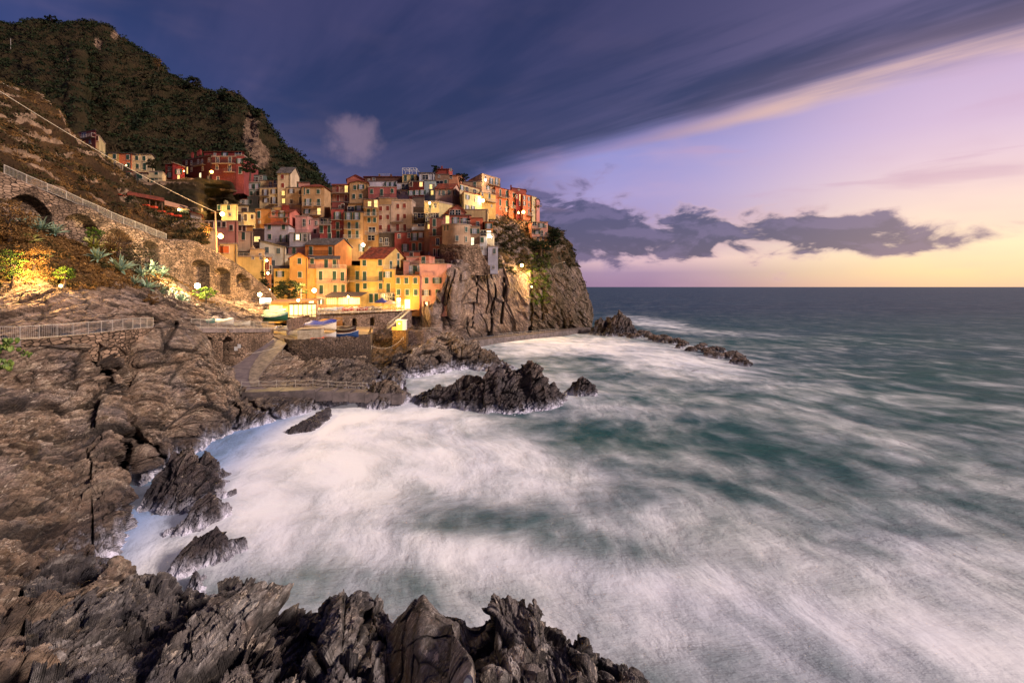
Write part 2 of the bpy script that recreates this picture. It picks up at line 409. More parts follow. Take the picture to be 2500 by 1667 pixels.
def plain(name, c, rough=.7, metal=0, var=.25, ems=0, em=None, bump=.0, sc=3):
    m, g, b = newmat(name); pos = geo(g)['Position']
    n = g.noise(pos, sc, 4, .65)
    col = g.mix(g.sm(n, .3, .7), tuple(v*(1-var) for v in lin(c)), tuple(min(1, v*(1+var*.6)) for v in lin(c)))
    setb(g, b, col=col, rough=rough, metal=metal)
    if ems: setb(g, b, emc=lin(em or c), ems=ems)
    if bump: setb(g, b, nrm=g.bump(n, .6, bump))
    return m
concrete = plain('concrete', (128, 112, 106), .9, var=.4, bump=.03, sc=1.4)
concrete2 = plain('wet_concrete', (104, 92, 90), .6, var=.45, bump=.03, sc=.9)
rail_m = plain('galvanised_rail', (196, 184, 172), .5, .3, .15)
rail_d = plain('dark_iron', (66, 56, 54), .6, .2, .2)
white_m = plain('white_paint', (226, 220, 214), .5, 0, .08)
rope_m = plain('rope', (200, 186, 168), .9, 0, .15)
wood_m = plain('weathered_wood', (110, 76, 52), .8, 0, .4)

# ------------------------------------------------------------------ terrain
def hilld(p, px, py):
    lump = np.abs(vnoise(p/6.0, 3))+.5*np.abs(vnoise(p/3.0, 4))
    off = (1-lump)*2.6+fbm(p/30, 3, 5)*5+fbm(p/1.2, 2, 6)*.35
    # bare rock faces on the seaward nose of the hill and near the ridge
    rz = np.exp(-(((px-612)/24)**2+((py-330)/62)**2))*.9+np.exp(-(((px-640)/22)**2+((py-385)/40)**2))*.75
    rz += np.exp(-(((px-242)/13)**2+((py-112)/18)**2))*.7+np.exp(-(((px-278)/20)**2+((py-90)/16)**2))*.55+np.exp(-(((px-160)/30)**2+((py-152)/6)**2))*.6
    rz += np.exp(-(((px-50)/14)**2+((py-205)/6)**2))*.5
    rz = np.clip(rz+fbm(p/7, 3, 14)*.22, 0, 1)
    a, e = facet(p/np.array([3, 3, 6.]), 8, .9, .6)
    off = off*(1-rz)+rz*a*1.6
    # low terrace walls
    off += .5*sstep(np.abs(((p[:, 2]/4.2+fbm(p/25, 2, 9)*1.2) % 1)-.5), .38, .5)
    return off, {'rockz': rz, 'cav': np.exp(-(e/.05)**2)*rz}
def hc(px, s, Ys, b=(450, 180), mid=None):
    k = [(s+(b[0]-s)*t, 0) for t in (0, .17, .38, .62, 1)]
    Yl = [Ys+(b[1]-Ys)*t for t in (0, .30, .58, .82, 1)]
    back = [(s+22, Ys+70), (s+4, Ys+22)]
    return (px, back+[(a, Yv) for (a, _), Yv in zip(k, Yl)])
sil = [(-260, 20, 400), (-150, 38, 385), (-40, 48, 375), (22, 64, 368), (79, 57, 362), (114, 69, 358), (155, 74, 354), (193, 70, 350), (220, 70, 347), (265, 79, 340), (293, 101, 335),
       (344, 131, 326), (379, 154, 318), (413, 181, 310), (455, 209, 300), (496, 229, 294), (530, 238, 290), (558, 233, 286), (585, 250, 280), (613, 274, 274), (632, 276, 270),
       (642, 302, 266), (656, 330, 262), (671, 357, 259), (689, 377, 256), (723, 398, 252), (758, 426, 247), (795, 457, 240), (840, 492, 232), (900, 540, 225)]
o, *_ = sheet('hillside', [hc(a, s+3, y, (440 if a < 200 else 600, 178 if a < 560 else 184)) for a, s, y in sil], 430, 300, hilld, hill_m)
tag(o, kind='structure'); hill_o = o

def sloped(p, px, py):
    rz = np.clip(.35+fbm(p/6, 4, 21)*1.3, 0, 1)
    ter = (p[:, 2]/2.6+fbm(p/18, 2, 22)*.8) % 1
    a, e = facet(p/.8, 25, .8, .5)
    off = fbm(p/7, 4, 23)*2.0+.55*sstep(ter, .55, .95)+a*.16+fbm(p/1.1, 2, 24)*.22
    return off, {'rockz': rz*sstep(ter, .5, .8), 'cav': np.exp(-(e/.05)**2)*.5*rz}
pathpts = [(-200, 330, 52), (-60, 396, 56), (20, 430, 59), (70, 451, 61), (117, 470, 63), (160, 487, 65), (197, 504, 67), (231, 517, 69), (262, 532, 71), (302, 548, 74), (339, 561, 77), (373, 575, 80), (406, 587, 83), (450, 592, 87), (488, 598, 91)]
def pathY(px): return np.interp(px, [a[0] for a in pathpts], [a[2] for a in pathpts])
def pathz(px): return np.interp(px, [a[0] for a in pathpts], [CH-(a[1]-700)*a[2]/F for a in pathpts])
def uc(px, s, Ys):
    Yb = pathY(px)+2.0; zb = pathz(px); pb = 700-(zb-CH)*F/Yb
    return (px, [(s+40, Ys+30), (s+5, Ys+8)]+[(s+(pb-s)*t, Ys+(Yb-Ys)*(t**.9)) for t in (0, .3, .6, .85)]+[(pb, Yb)])
o, *_ = sheet('terraced_slope', [uc(*a) for a in [(-260, 130, 104), (-150, 160, 106), (-60, 190, 108), (0, 207, 110), (60, 228, 111), (100, 247, 112), (170, 326, 114), (205, 358, 115), (240, 384, 116), (300, 430, 117),
       (345, 466, 116), (380, 492, 114), (430, 524, 108), (470, 548, 102), (500, 572, 98)]], 420, 210, sloped, slope_m)
tag(o, kind='structure'); slope_o = o

# stepped path above the arcades
pv = []
for a, b_, c in pathpts:
    for dY, dz in ((-.35, 0), (2.4, .02)):
        q = P(a, b_, c); pv.append((q.x*(c+dY)/c, q.y+dY, q.z+dz))
pf = [[2*i, 2*i+2, 2*i+3, 2*i+1] for i in range(len(pathpts)-1)]
tag(link('upper_path', npmesh('upper_path', pv, pf), concrete), kind='structure')

# big retaining wall with blind arches, following the path down to the harbour
wall_top = [(-260, 305, 50), (-60, 397, 55.5), (20, 431, 58.5), (70, 452, 60.5), (117, 471, 62.5), (160, 488, 64.5), (197, 505, 66.5), (231, 518, 68.5), (262, 533, 70.5), (302, 549, 73.5), (339, 562, 76.5), (373, 576, 79.5), (406, 587, 82.5),
            (450, 590, 86), (488, 596, 90), (536, 623, 95), (565, 638, 98), (595, 656, 102), (625, 683, 106), (649, 700, 109), (668, 724, 112), (690, 748, 114)]
arches = [(74, 478, 52, 560, -40), (201, 524, 45, 600, 0), (291, 560, 31, 640, 0), (370, 588, 20, 660, 0), (491, 634, 20, 715, 0), (543, 653, 19, 718, 0), (590, 668, 11, 700, 0), (606, 678, 6, 708, 0)]
def walld(p, px, py):
    off = fbm(p/4, 3, 31)*.35; cv = np.zeros(len(p))
    for cx, cy, hw, bot, _ in arches:
        top = cy+((px-cx)/hw)**2*hw*.55+(px-cx)*(.32 if cx < 400 else .18)
        ins = np.minimum(np.minimum((hw-np.abs(px-cx)), py-top), bot-py)
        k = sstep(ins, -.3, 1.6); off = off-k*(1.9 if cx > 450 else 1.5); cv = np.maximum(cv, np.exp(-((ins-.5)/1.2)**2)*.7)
    a, e = facet(p*np.array([1, 1, 1.6])/.6, 33, .5, .5)
    return off+a*.07, {'cav': cv}
def wc(px, t, Y):
    hgt = 9.0 if px < 420 else 11.5
    z0 = CH-(t-700)*Y/F; r = []
    for i, k in enumerate((0, .33, .66, 1)):
        Yk = Y-1.6*k; r.append((700-(z0-hgt*k-CH)*F/Yk, Yk))
    return (px, [(r[0][0]+.2, Y+1.6)]+r)
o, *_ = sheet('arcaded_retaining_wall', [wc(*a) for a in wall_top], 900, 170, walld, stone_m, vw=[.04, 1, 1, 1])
tag(o, 'long curving stone retaining wall with blind arches under the stepped path', 'retaining wall')

# vegetated bank between the arcades and the lower walkway
def bankd(p, px, py):
    lo, at = rockdisp(p, 2.4, 1.1, .9, 41)
    rk = sstep(py+fbm(p/3, 3, 42)*60, 650+30*np.sin(px/90), 720)
    soft = fbm(p/3, 4, 43)*1.1
    return lo*rk+soft*(1-rk), {'cav': at['cav']*rk, 'rockz': rk}
def bankmat():
    m = rockmat('bank_rock', (124, 100, 84), (170, 142, 122), (204, 178, 156), vein=.35, foam=0, fr=frame((.2, .3, .9)))
    g = G(m.node_tree); b = m.node_tree.nodes['Principled BSDF']
    src = b.inputs['Base Color'].links[0].from_socket; pos = geo(g)['Position']
    n = g.noise(pos, 1.6, 5, .7); soil = g.mix(g.sm(n, .35, .65), lin((70, 50, 32)), lin((124, 92, 56)))
    g.put(b.inputs['Base Color'], g.mix(g.attr('rockz')['Fac'], soil, src)); return m
bank_m = bankmat()
bcols = [(-260, [(420, 52), (500, 50), (600, 47), (700, 43.5), (780, 40), (838, 38)]), (-200, [(500, 52), (560, 50), (625, 47.5), (700, 45), (780, 42), (840, 40.5)]),
 (0, [(535, 57.2), (590, 54), (655, 50), (720, 47), (790, 44.5), (836, 42.5)]), (100, [(565, 60.8), (610, 56.5), (665, 52), (730, 49), (785, 46.5), (828, 44.7)]),
 (200, [(600, 65), (630, 61), (678, 56.5), (735, 52), (780, 49.5), (814, 48.2)]), (300, [(640, 71.5), (665, 66), (698, 61), (740, 56), (775, 53.5), (798, 52)]),
 (380, [(668, 78), (690, 71.5), (716, 66), (745, 61), (770, 58.5), (792, 57.5)]), (440, [(680, 84), (710, 77), (735, 71), (755, 67), (775, 64), (794, 62.5)]),
 (500, [(722, 90), (735, 84), (750, 79), (765, 74), (780, 70), (799, 67.5)]), (570, [(735, 98), (748, 92), (760, 87), (772, 82), (787, 78.5), (802, 76)]),
 (640, [(735, 106), (748, 102), (762, 97), (776, 93), (790, 89), (802, 86)])]
o, *_ = sheet('rocky_bank', bcols, 760, 300, bankd, bank_m)
tag(o, kind='structure'); bank_o = o

# lower walkway
walk = [(-200, 38.5, 12.9), (0, 40.3, 12.75), (45, 41, 12.7), (130, 43.2, 12.7), (232, 46.5, 12.73), (320, 50.5, 12.8), (390, 56, 12.5), (460, 61.5, 12.0), (560, 71.5, 11.1), (668, 85.5, 9.95)]
wv_ = []
for a, Y_, z_ in walk:
    for dY in (0, 3.2):
        wv_.append(((a-1250)*Y_/F*(Y_+dY*.3)/Y_, Y_+dY, z_))
for a, Y_, z_ in walk: wv_.append(((a-1250)*Y_/F, Y_, z_-.5))
kW = len(walk)
tag(link('walkway', npmesh('walkway', wv_, [[2*i, 2*i+2, 2*i+3, 2*i+1] for i in range(kW-1)]+[[2*i, 2*kW+i, 2*kW+i+1, 2*i+2] for i in range(kW-1)]), concrete), kind='structure')

# sea cliff below the walkway
def cliffd(p, px, py):
    off, at = rockdisp(p, 3.8, 1.75, .7, 51, fr=frame((-.93, .15, .34)), stretch=(2.0, .8, .42))
    k = sstep(py, 835, 875)*.85+.15
    k = np.where((px > 600), sstep(py, 966, 985)*.55+.06, k)
    d2, at2 = rockdisp(p*1.0+31, 1.2, .62, .3, 57)
    at['cav'] = np.maximum(at['cav'], at2['cav']*.6)
    return (off+d2*.8)*k, at
ccols = [
 (-260, [(862, 38), (950, 36), (1050, 32), (1150, 29), (1280, 25.5), (1400, 21.5), (1560, 16), (1760, 11)]),
 (-60, [(858, 39.6), (950, 37), (1050, 33.5), (1150, 30.5), (1280, 27), (1400, 23), (1560, 17.5), (1760, 12)]),
 (60, [(851, 41.2), (940, 39.5), (1040, 36.5), (1150, 33), (1280, 29), (1400, 25.5), (1540, 19.5), (1760, 13)]),
 (150, [(845, 43.6), (930, 42), (1030, 39.5), (1140, 36), (1270, 31.5), (1400, 27.5), (1500, 23), (1700, 16)]),
 (222, [(838, 46), (920, 44), (1020, 41.5), (1130, 38), (1250, 33), (1370, 29.5), (1450, 26), (1600, 20)]),
 (262, [(835, 47.5), (915, 45.5), (1015, 42.5), (1110, 39), (1215, 34.5), (1330, 31), (1440, 28), (1560, 24)]),
 (286, [(830, 49), (910, 47.5), (1010, 45), (1100, 41.5), (1210, 37.5), (1330, 33.5), (1440, 29.5), (1500, 26.5)]),
 (305, [(826, 50), (905, 50), (1000, 49), (1090, 47), (1180, 45.5), (1225, 44.5), (1300, 39.5), (1400, 33)]),
 (345, [(815, 52.5), (890, 50), (970, 47), (1050, 44.5), (1110, 43), (1180, 42.8), (1225, 44.5), (1290, 46)]),
 (400, [(785, 56.5), (855, 54), (940, 51), (1010, 48.5), (1070, 46.5), (1130, 46.5), (1165, 49), (1200, 52)]),
 (450, [(780, 60), (850, 57), (930, 53.5), (1000, 51), (1055, 49.5), (1105, 50), (1130, 52), (1160, 55)]),
 (500, [(812, 63), (865, 60), (930, 57), (985, 54), (1040, 53), (1085, 54), (1110, 56), (1140, 59)]),
 (550, [(888, 66), (915, 64), (950, 62), (990, 59.5), (1035, 57.5), (1072, 57.8), (1100, 60), (1125, 63)]),
 (590, [(958, 66.5), (970, 65), (985, 63), (1005, 61), (1035, 60), (1062, 60), (1085, 63), (1110, 66)]),
 (650, [(964, 67), (974, 66), (988, 64.5), (1004, 63), (1024, 62.2), (1048, 62.4), (1070, 65), (1090, 68)]),
 (720, [(964, 68), (973, 67.5), (984, 66.5), (998, 66), (1012, 66), (1030, 67), (1050, 70), (1070, 73)]),
 (800, [(964, 69), (971, 69), (980, 69), (988, 69.5), (996, 70.5), (1006, 72), (1020, 74), (1040, 77)]),
 (880, [(967, 70.5), (972, 71), (978, 71.5), (984, 72.5), (990, 74), (998, 76), (1010, 78), (1025, 80)]),
 (960, [(972, 73), (976, 73.5), (980, 74), (985, 75), (990, 77), (998, 79), (1006, 81), (1018, 83)])]
ccr = [([(222, 838), (262, 905), (285, 985), (300, 1060), (296, 1150)], 8, 3.4), ([(285, 985), (330, 1020), (345, 1080), (390, 1130)], 4.5, 1.8), ([(283, 985), (285, 1080), (292, 1210)], 5, 1.6), ([(268, 850), (305, 905), (325, 965), (322, 1015)], 8, 3.2),
       ([(430, 790), (400, 840), (385, 880)], 7, 1.6), ([(545, 985), (570, 1010), (560, 1060)], 4, 1.3), ([(600, 985), (650, 1010), (700, 1035)], 4, 1.2), ([(212, 1100), (222, 1200), (226, 1330)], 2.5, .8)]
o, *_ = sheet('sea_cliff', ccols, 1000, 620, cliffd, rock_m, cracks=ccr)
tag(o, kind='structure')

# jagged foreground shore
FRV = frame((-.90, .2, .38)); FRU = frame((.86, .2, .28))
def fored(p, px, py):
    a, at = rockdisp(p, 2.1, 1.25, .5, 61, FRV, (2.3, .9, .5)); a2, at3 = rockdisp(p+11, .62, .22, .2, 64, FRV, (2.3, .9, .5)); a = a+a2; at['cav'] = np.maximum(at['cav'], at3['cav']*.7)
    b, at2 = rockdisp(p, 1.5, .62, .4, 67, FRU, (2.2, 1.1, .36))
    k = sstep(px+fbm(p/1.5, 2, 60)*60, 700, 850)
    cv = at['cav']*(1-k)+at2['cav']*k
    c, e = facet(p @ FRU.T*np.array([5, 2, .9]), 71, .9, .6)
    big, eb = facet(p/2.3+.3, 73, .8, .4)
    xr = 1030+(py-1458)*.36; pyr_ = np.exp(-(np.clip(np.abs(px-1045)-95, 0, None)/25)**2)*sstep(px, 925, 960)
    pyr_ = pyr_
    rid = 1.1-np.abs(px-xr)/np.where(px < xr, 95., 60.)*1.1
    b = b*(1-.78*pyr_)+np.clip(rid, -.8, 1.1)*pyr_*.9*sstep(py, 1450, 1640)
    return a*(1-k)+b*k+c*.07*(1-.8*pyr_)+big*.35*(1-pyr_), {'cav': np.clip(cv+.5*np.exp(-(eb/.03)**2), 0, 1)}
fs = [(60, 1395, 27.5), (150, 1385, 27), (210, 1410, 26), (262, 1430, 25.6), (300, 1450, 25.3), (360, 1462, 24.6), (430, 1474, 23.6), (470, 1480, 23), (505, 1462, 22.6), (560, 1440, 22), (592, 1424, 21.6), (632, 1440, 21.2), (680, 1492, 20.6), (742, 1548, 20), (775, 1515, 19.7),
      (806, 1472, 19.5), (838, 1458, 19.2), (876, 1462, 19), (890, 1495, 19.2), (930, 1512, 19), (962, 1520, 18.8), (985, 1508, 18.3), (1012, 1478, 18), (1030, 1457, 18), (1040, 1460, 18), (1062, 1490, 18), (1085, 1512, 18.2), (1130, 1508, 18.5), (1165, 1522, 18.6), (1190, 1492, 18.4),
      (1202, 1453, 18.2), (1222, 1452, 18.2), (1248, 1466, 18.2), (1282, 1484, 18.2), (1304, 1466, 18), (1322, 1486, 18), (1334, 1530, 18), (1365, 1556, 18), (1392, 1570, 17.6), (1408, 1556, 17.4), (1432, 1564, 17.4), (1448, 1620, 17.4), (1475, 1632, 17.2), (1485, 1650, 17.2), (1512, 1640, 17.2), (1545, 1648, 17), (1580, 1700, 17), (1660, 1760, 16.5)]
def fc(px, s, Y):
    d_ = [(700+(18.5)*F/(Y+3.6), Y+3.6), (s+26, Y+1.0)]
    bt = 1790
    return (px, d_+[(s+(bt-s)*t, Y+(Yb-Y)*t**.8) for t, Yb in ((0, 9.5), (.12, 9.5), (.3, 9.5), (.6, 9.5), (1, 9.5))])
fcr = [([(962, 1585), (1050, 1606), (1075, 1640), (1150, 1700)], 2.5, .15), ([(880, 1500), (905, 1560), (940, 1580), (900, 1667)], 6, .8), ([(1110, 1515), (1130, 1590), (1160, 1667)], 5, .6), ([(750, 1550), (800, 1600), (790, 1667)], 5, .5)]
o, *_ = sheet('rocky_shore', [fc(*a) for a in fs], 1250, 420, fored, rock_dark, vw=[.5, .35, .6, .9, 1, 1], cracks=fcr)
tag(o, kind='structure')

# headland
def headd(p, px, py):
    rock = sstep(py+fbm(p/5, 3, 81)*28, 640, 668)
    east = sstep(px, 1282, 1300)
    FH = frame((-.93, .25, -.30))
    q = p @ FH.T*np.array([.95, .17, .12])
    a, ea = facet(q/1.7, 83, .30, .50)
    b, eb = facet(q*3.1, 84, .6, .5)
    o1 = a*1.15+b*.16+fbm(p/12, 3, 85)*1.8
    o2, at2 = rockdisp(p, 3.4, 1.5, .9, 86, frame((-.75, .3, -.5)), (2.0, .6, .5))
    o3 = fbm(p/5, 4, 87)*2.6+np.abs(vnoise(p/2.0, 88))*1.0
    off = (o1*(1-east)+o2*east)*rock+o3*(1-rock)
    cv = (np.exp(-(ea/.02)**2)*.5*(1-east)+at2['cav']*east)*rock
    tan = sstep(px, 1168, 1185)*0
    rz = np.clip(.50+fbm(p/4.5, 4, 89)*1.15-.35*sstep(px, 1340, 1400)+.35*sstep(px, 1230, 1180), 0, 1)
    return off*.9, {'cav': cv, 'rockz': np.maximum(rz, rock), 'slab': rock}
def headmat():
    m = rockmat('headland_rock', (120, 98, 86), (150, 124, 110), (182, 156, 138), vein=.3, foam=.8, scale=.62, foamh=.8, fr=frame((-.93, .2, -.32)), wet=3.0)
    g = G(m.node_tree); b = m.node_tree.nodes['Principled BSDF']
    src = b.inputs['Base Color'].links[0].from_socket; pos = geo(g)['Position']
    x = g.sep(pos)[0]
    n = g.noise(pos, .35, 6, .7); n2 = g.noise(pos, 2, 4, .7)
    soil = g.mix(g.sm(n, .36, .6), lin((44, 44, 24)), lin((92, 68, 42)))
    soil = g.mix(.7, soil, g.ramp(n2, [(.3, (.3,)*3), (.7, (1.3,)*3)]), 'MULTIPLY')
    f_ = g.sm(g.m('ADD', g.attr('rockz')['Fac'], g.m('MULTIPLY', g.m('SUBTRACT', n2, .5), .5)), .42, .6)
    # darker, weedier rock east of the big cleft
    e_ = g.m('MULTIPLY', g.sm(x, 5.0, 8.5), g.sm(g.noise(pos, .25, 5, .7), .35, .6))
    src2 = g.mix(g.m('MULTIPLY', e_, .7), src, lin((78, 66, 44)))
    g.put(b.inputs['Base Color'], g.mix(f_, soil, src2)); return m
headland_m = headmat()
hcols = [
 (975, [(742, 140), (748, 134), (755, 131), (770, 130), (785, 128), (800, 124), (825, 119), (850, 116)]),
 (1020, [(728, 142), (735, 136), (745, 133), (762, 132), (780, 131), (800, 128), (822, 123), (845, 121)]),
 (1050, [(745, 138), (750, 128.5), (760, 127), (775, 127), (790, 127.5), (805, 128), (822, 129), (842, 131)]),
 (1066, [(719, 138), (723, 128.8), (738, 128), (758, 128), (778, 128.5), (800, 130), (820, 132), (840, 134)]),
 (1080, [(694, 138), (698, 128.8), (715, 128.5), (740, 129), (768, 130.5), (795, 133), (818, 136), (840, 138)]),
 (1094, [(655, 140), (664, 129), (682, 128.4), (712, 128.6), (745, 129), (780, 131.5), (810, 140), (837, 143)]),
 (1112, [(634, 152), (643, 137), (660, 131), (692, 130), (735, 131), (780, 135), (810, 148), (835, 150)]),
 (1150, [(600, 166), (620, 158), (648, 149), (690, 148), (735, 150), (775, 154), (803, 156), (828, 159)]),
 (1180, [(530, 184), (560, 174), (600, 165), (648, 154), (700, 154), (755, 158), (795, 161), (824, 164)]),
 (1205, [(500, 190), (545, 180), (600, 168), (650, 158), (700, 158), (755, 162), (792, 165), (821, 168)]),
 (1250, [(520, 196), (560, 182), (610, 172), (655, 163), (700, 163), (750, 167), (790, 170), (818, 173)]),
 (1288, [(535, 200), (570, 186), (615, 176), (658, 168), (705, 168), (750, 171), (788, 174), (816, 176.5)]),
 (1298, [(540, 202), (575, 189), (618, 180), (660, 174), (705, 175), (752, 177), (788, 178.5), (815, 180)]),
 (1335, [(552, 206), (585, 194), (625, 186), (665, 180), (708, 180), (752, 181), (788, 183), (813, 185)]),
 (1365, [(568, 210), (600, 198), (638, 191), (672, 185), (712, 184), (755, 184), (788, 186), (813, 187.5)]),
 (1388, [(598, 214), (625, 203), (655, 196), (682, 190), (718, 188), (757, 187.5), (788, 188.5), (812, 190)]),
 (1412, [(655, 218), (668, 209), (682, 202), (702, 196), (728, 193), (760, 191.5), (788, 191.5), (812, 192)]),
 (1432, [(700, 220), (708, 214), (720, 208), (735, 203), (752, 199), (770, 197), (790, 196), (812, 196)]),
 (1448, [(755, 226), (760, 220), (768, 214), (778, 209), (786, 205), (795, 203), (803, 202), (812, 202)]),
 (1440, [(735, 262), (745, 256), (757, 250), (768, 244), (778, 239), (788, 236), (796, 234), (806, 233)])]
hcr = [([(1293, 640), (1294, 700), (1295, 810)], 3.5, 3.5), ([(1203, 665), (1204, 720), (1200, 770)], 2.2, 1.6), ([(1232, 680), (1230, 740), (1225, 790)], 3.0, 2.2), ([(1190, 640), (1185, 700), (1192, 740), (1188, 765)], 2.0, 1.3), 
       ([(1168, 655), (1158, 720), (1150, 800)], 1.6, 1.1), ([(1140, 775), (1138, 800), (1145, 820)], 1.8, 1.0), ([(1200, 780), (1195, 820)], 3.5, 2), ([(1092, 690), (1080, 740), (1100, 800)], 1.6, 1.2), ([(1108, 660), (1096, 720), (1085, 760)], 1.5, 1.2), ([(1325, 705), (1325, 780)], 3, 2), ([(1372, 760), (1380, 810)], 3, 1.5)]
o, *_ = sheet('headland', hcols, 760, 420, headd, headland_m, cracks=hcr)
tag(o, kind='structure'); head_o = o

# ground the village stands on
def vild(p, px, py): return fbm(p/6, 3, 95)*1.2, {'rockz': np.clip(.3+fbm(p/5, 3, 96), 0, 1)}
def vc(px, top):
    r = [(top+20, 232), (top, 214)]
    for py in (470, 520, 580, 640, 700, 752, 775): r.append((max(py, top+(py-440)*.2+3), 142+(755-py)*.19 if py < 753 else 138))
    r[-1] = (778, 133)
    if px > 1050: r = [(min(a, 585+.02*a) if k > 3 else a, b_ if k < 5 else 172+k) for k, (a, b_) in enumerate(r)]
    return (px, r)
o, *_ = sheet('village_ground', [vc(*a) for a in [(440, 470), (500, 466), (560, 466), (620, 462), (680, 458), (740, 458), (800, 462), (860, 455), (950, 442), (1040, 438), (1120, 445), (1175, 470)]], 240, 160, vild, head_m)
tag(o, kind='structure')

# ------------------------------------------------------------------ sea
ny, nx = 330, 420
tt = np.linspace(0, 1, ny)
pyr = np.concatenate([[700.35, 700.7, 701.2, 702, 703.2, 705], 705+(2300-705)*tt**1.7+tt*0])[1:]
pyr = np.unique(pyr)
pxr = np.linspace(-900, 3400, nx)
PX, PY = np.meshgrid(pxr, pyr); Yw = CH*F/(PY-700)
sx = (PX-1250)*Yw/F; sz = np.zeros_like(sx)
foam = np.zeros_like(sx)
def blob(cx, cy, rx, ry, s, rot=0):
    global foam
    c_, s_ = math.cos(R(rot)), math.sin(R(rot)); dx, dy = PX-cx, PY-cy
    u_ = (dx*c_+dy*s_)/rx; v_ = (-dx*s_+dy*c_)/ry
    foam = foam+s*np.exp(-(u_*u_+v_*v_))
for a in [(1500, 860, 300, 34, .75, 5), (1330, 845, 260, 26, .65, 0), (1700, 905, 240, 30, .65, 6), (1600, 790, 100, 14, .7, 8), (1850, 820, 180, 10, .35, 3), (1330, 950, 280, 50, .6, 8), (1050, 905, 100, 30, .7, 0),
          (1000, 1010, 170, 50, .9, 0), (760, 1060, 190, 90, 1.0, -25), (640, 1180, 190, 120, 1.0, 0), (620, 1330, 220, 110, .8, 0), (950, 1130, 320, 110, .75, 5), (860, 1320, 320, 90, .45, 8), (1250, 1180, 330, 70, .45, 12),
          (1250, 1100, 200, 50, .4, 10), (1350, 1400, 420, 60, .42, 8), (1700, 1520, 460, 110, .55, 10), (2200, 1560, 480, 130, .5, 5), (1750, 1300, 400, 70, .28, 14), (2250, 1330, 330, 90, .28, 14), (2150, 1100, 340, 50, .22, 10), (2000, 980, 320, 26, .24, 6),
          (330, 1400, 60, 130, .55, 10), (340, 1260, 70, 50, .35, 0), (1150, 1560, 400, 90, .4, 0), (1500, 1800, 900, 200, .55, 0), (2300, 1500, 500, 160, .28, 8), (700, 1520, 100, 60, .45, 0), (1450, 1010, 220, 22, .2, 4),
          (1540, 1075, 200, 30, -.22, 8), (1760, 1180, 190, 34, -.30, 14), (1640, 1030, 160, 16, -.2, 4), (1450, 880, 110, 9, -.55, 0), (1380, 857, 60, 7, -.3, 0), (2330, 900, 260, 50, -.15, 0), (1080, 1290, 90, 26, -.42, 0), (760, 1400, 50, 40, -.3, 0), (1370, 1240, 220, 30, -.15, 8), (1850, 1290, 200, 30, -.18, 12)]:
    blob(*a)
foam = foam+sstep(PY, 860, 1250)*.20
foam = np.where(foam > .75, .75+.50*np.tanh((foam-.75)/.6), foam)
warpx = fbm(np.stack([sx.ravel()/14, Yw.ravel()/9, sz.ravel()], 1), 3, 101).reshape(sx.shape)
far = sstep(Yw, 500, 120)
sz = (fbm(np.stack([sx.ravel()/16, Yw.ravel()/7, sz.ravel()], 1), 3, 102).reshape(sx.shape)*.32)*far*np.where(Yw > 90, 1, .8)
sz += .50*np.clip(foam, 0, 1.2)*far
wvv = np.stack([sx.ravel(), Yw.ravel(), sz.ravel()], 1)
wm, g, b = newmat('sea_water')
pos = geo(g)['Position']; x, y, z = g.sep(pos)
fa = g.attr('foam')['Fac']
# drawn-out wash: the pattern is pulled along slow currents
wq = g.noise(g.comb(g.m('MULTIPLY', x, .05), g.m('MULTIPLY', y, .05), 0), 1.0, 3, .5, 0, 1)
wr = g.sep(wq)
ang = g.m('MULTIPLY', g.m('SUBTRACT', wr[0], .5), 1.6)
px_ = g.m('ADD', g.m('MULTIPLY', x, 1.0), g.m('MULTIPLY', g.m('SUBTRACT', wr[1], .5), 8))
py_ = g.m('ADD', g.m('MULTIPLY', y, 1.0), g.m('ADD', g.m('MULTIPLY', x, .22), g.m('MULTIPLY', g.m('SUBTRACT', wr[2], .5), 8)))
n1 = g.noise(g.comb(g.m('MULTIPLY', px_, .085), g.m('MULTIPLY', py_, .060), 0), 1.0, 7, .58, .25)
n2 = g.noise(g.comb(g.m('MULTIPLY', px_, .30), g.m('MULTIPLY', py_, .20), 4), 1.0, 5, .50, 0)
n3 = g.noise(g.comb(g.m('MULTIPLY', px_, 1.1), g.m('MULTIPLY', py_, 1.3), 8), 1.0, 5, .6, 0)
fs_ = g.m('ADD', fa, g.m('MULTIPLY', g.m('SUBTRACT', n1, .5), 1.9))
fs_ = g.m('ADD', fs_, g.m('MULTIPLY', g.m('SUBTRACT', n2, .5), 1.55))
fs_ = g.m('ADD', fs_, g.m('MULTIPLY', g.m('SUBTRACT', n3, .5), .09))
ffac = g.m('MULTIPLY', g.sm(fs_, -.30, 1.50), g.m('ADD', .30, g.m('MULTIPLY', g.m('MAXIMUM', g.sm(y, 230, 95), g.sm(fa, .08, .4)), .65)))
deep = g.mix(g.sm(y, 60, 420), lin((46, 90, 88)), lin((30, 58, 78)))
hz = g.noise(g.comb(g.m('MULTIPLY', x, .012), g.m('MULTIPLY', y, .035), 2), 1.0, 6, .65, .4)
deep = g.mix(g.m('MULTIPLY', g.sm(hz, .42, .62), .5), deep, lin((54, 82, 98)))
fcol = g.mix(g.sm(n1, .35, .65), lin((228, 224, 234)), lin((250, 244, 240)))
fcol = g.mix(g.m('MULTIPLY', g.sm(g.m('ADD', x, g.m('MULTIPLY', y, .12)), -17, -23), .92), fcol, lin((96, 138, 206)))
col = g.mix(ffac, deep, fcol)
rgh = g.m('ADD', .42, g.m('MULTIPLY', ffac, .6))
chop = g.noise(g.comb(g.m('MULTIPLY', x, .16), g.m('MULTIPLY', y, .5), 3), 1.0, 7, .68)
